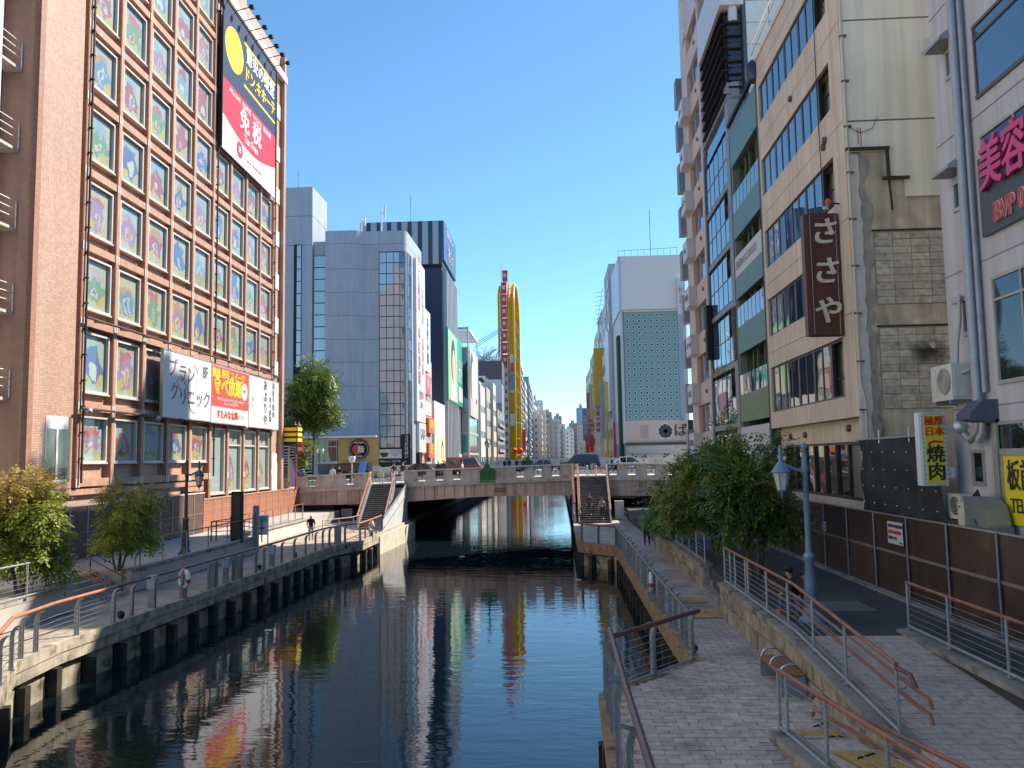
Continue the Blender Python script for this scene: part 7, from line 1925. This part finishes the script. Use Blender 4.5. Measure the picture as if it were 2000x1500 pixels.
    if detail:
        fc = MB()
        for sx in (-.034,.034): fc.box((sx-.012)*s,(sx+.012)*s,c0.y-.112*s,c0.y-.098*s,c0.z-.03*s,c0.z-.018*s)
        fc.box(-.022*s,.022*s,c0.y-.108*s,c0.y-.096*s,c0.z-.1*s,c0.z-.092*s).build("eyes_and_mouth", C(.05,.03,.03), t)
        MB().prism([(c0.y-.10*s,c0.z-.03*s),(c0.y-.128*s,c0.z-.066*s),(c0.y-.10*s,c0.z-.072*s)], -.012*s, .012*s, 'x').build("nose", SKIN, t)
        for sx in (-1,1): MB().ell((sx*.095*s,c0.y+.0*s,c0.z-.045*s),(.014*s,.025*s,.034*s),6,4).build("ear", SKIN, t)
    if bag:
        ch = Vector(J['che'])*s; MB().tube([(-.15*s,-.12*s,ch.z+.06*s),(0,-.15*s,ch.z-.1*s),(.17*s,-.1*s,ch.z-.3*s)], .018*s, 5).box(.1*s,.26*s,-.16*s,.08*s,ch.z-.5*s,ch.z-.26*s).build("bag", C(*bag), t)
    return t
person("bald man in a black t-shirt standing at the left promenade railing", (-16.0,54.2,1.5), .35, "stand", 1.74, top=(.012,.012,.013), bottom=(.30,.33,.36), shoes=(.55,.55,.55), bald=True, sleeves=False, detail=True, sub=2)
person("seated person with a black cap and jeans facing left beside the lamp", (6.45,23.1,2.34), -PI/2-.2, "sit", 1.72, top=(.014,.014,.016), bottom=(.07,.13,.26), shoes=(.55,.55,.57), cap=(.01,.01,.012), detail=True, sub=2)
person("second seated person in dark clothes half hidden behind the lamp post", (6.75,22.6,2.34), -PI/2-.1, "sit", 1.68, top=(.016,.016,.02), bottom=(.10,.11,.14), shoes=(.4,.2,.05), cap=(.012,.012,.014), detail=True, sub=2)
q = thing("paper_bag", "small orange brown bag on the ground by the seated people", "bag", (5.85,22.5,2.42), .4); MB().prism([(-.15,0),(.15,0),(.12,.2),(-.1,.24)], -.1, .1).build("bag", C(.50,.20,.03), q); MB().tube([(-.06,0,.2),(0,0,.3),(.06,0,.2)], .008, 4).build("handle", C(.4,.16,.03), q)
def on_stair(f): return (1.95+1.4, 67+6*f, 1.5+3.5*f+.16)
person("person in a brown patterned top walking down the right stair", (2.75,67.9,2.05), .1, "walk", 1.72, top=(.13,.085,.07), bottom=(.05,.05,.055), shoes=(.4,.38,.36), detail=True)
person("person in a pale beige top with a cross body strap on the right stair", (3.75,67.4,1.75), -.1, "walk", 1.68, top=(.48,.38,.32), bottom=(.02,.025,.04), shoes=(.7,.7,.7), bag=(.05,.04,.035), detail=True)
person("person in a blue jacket walking away under the right end of the bridge", (5.25,48.8,1.5), PI, "walk", 1.74, top=(.03,.09,.36), bottom=(.012,.012,.014), shoes=(.6,.6,.6))
DZ = lambda x: deck_z(x)+.15
folk = [("person in black leaning on the left parapet beside a white shirted friend", -19.7,75.5,.3,"lean",(.015,.015,.017),(.03,.02,.02)),
        ("person with dark hair and a phone at the left parapet near the street board", -18.5,75.4,-.4,"lean",(.02,.02,.022),(.02,.015,.014)),
        ("person in white behind the couple on the left parapet", -20.5,76.2,.2,"stand",(.6,.6,.6),(.05,.03,.02)),
        ("person in white walking beyond the head of the left stair", -16.0,82,.9,"walk",(.66,.66,.66),(.02,.015,.013)),
        ("person in dark clothes wheeling the bicycle at the head of the left stair", -15.3,79,.2,"walk",(.03,.03,.04),(.02,.015,.013)),
        ("orange haired person in a dark jacket and white trousers at the left stair", -13.75,75.2,.2,"stand",(.022,.022,.025),(.34,.13,.05)),
        ("first of two people with light hair behind the parapet right of the left stair", -10.6,80,.5,"walk",(.02,.02,.025),(.45,.35,.25)),
        ("second of two people with reddish hair behind the parapet right of the left stair", -11.3,80.8,.4,"walk",(.016,.016,.018),(.34,.16,.08)),
        ("woman in white walking beside the front of the red minivan", -8.7,78.5,1.4,"walk",(.62,.58,.57),(.025,.02,.018)),
        ("dark figure left of two by the far parapet near the green lamp", -6.6,111,.2,"stand",(.012,.012,.014),(.02,.015,.013)),
        ("dark figure right of two by the far parapet near the green lamp", -6.0,111,-.2,"stand",(.02,.02,.025),(.02,.015,.013)),
        ("stocky figure in black by the far parapet", -5.0,110.5,0,"stand",(.01,.01,.012),(.02,.015,.013)),
        ("figure in navy by the far parapet next to the dark lamp standard", -4.1,110.8,0,"stand",(.02,.03,.12),(.02,.015,.013)),
        ("figure in pale blue by the far parapet right of the dark lamp standard", -2.4,111,0,"stand",(.35,.45,.6),(.02,.015,.013)),
        ("woman in a long dark coat walking near the hatchback", -.6,107.5,1.5,"walk",(.015,.015,.017),(.02,.015,.013)),
        ("person in light blue walking left of the white sedan", 6.8,88,1.5,"walk",(.40,.50,.64),(.02,.015,.013)),
        ("person in black walking just ahead of the one in light blue", 6.1,88.6,1.5,"walk",(.02,.02,.025),(.02,.015,.013))]
for (lb, x, y, rz, ps, tp, hr) in folk:
    person(lb, (x,y,DZ(x)), rz, ps, 1.66+random.uniform(-.06,.1), hair=hr, top=tp, bottom=(.6,.57,.52) if "white trousers" in lb else (.03,.035,.05), shoes=(.1,.1,.1))
q = thing("paper_lantern", "red paper lantern cluster hanging far down the left bank", "lantern", (-12.6,262,9.2)); 
for k in range(2): MB().ell((k*1.9,0,0),(.95,.95,1.0)).build("lantern_body", C(.75,.07,.03,.5), q)
MB().tube([(-1,0,1.2),(3,0,1.2)], .06, 4).build("hanger", MT['steel'], q)
# floating scraps on the water
for k, (x, y, lab) in enumerate(((-11.6,33.5,"small white scrap floating on the water near the shaded left quay"),(1.2,46.5,"pale scrap floating in front of the right stair landing"),(-6.5,58,"tiny pale leaf litter floating before the bridge shadow"))):
    tag(MB().prism([(-.16,-.05),(.1,-.09),(.17,.03),(-.05,.1)], -.01, .02, 'z').build("floating_scrap", MT['white'], None, (x,y,.01)), lab, "litter")
bake_texts()
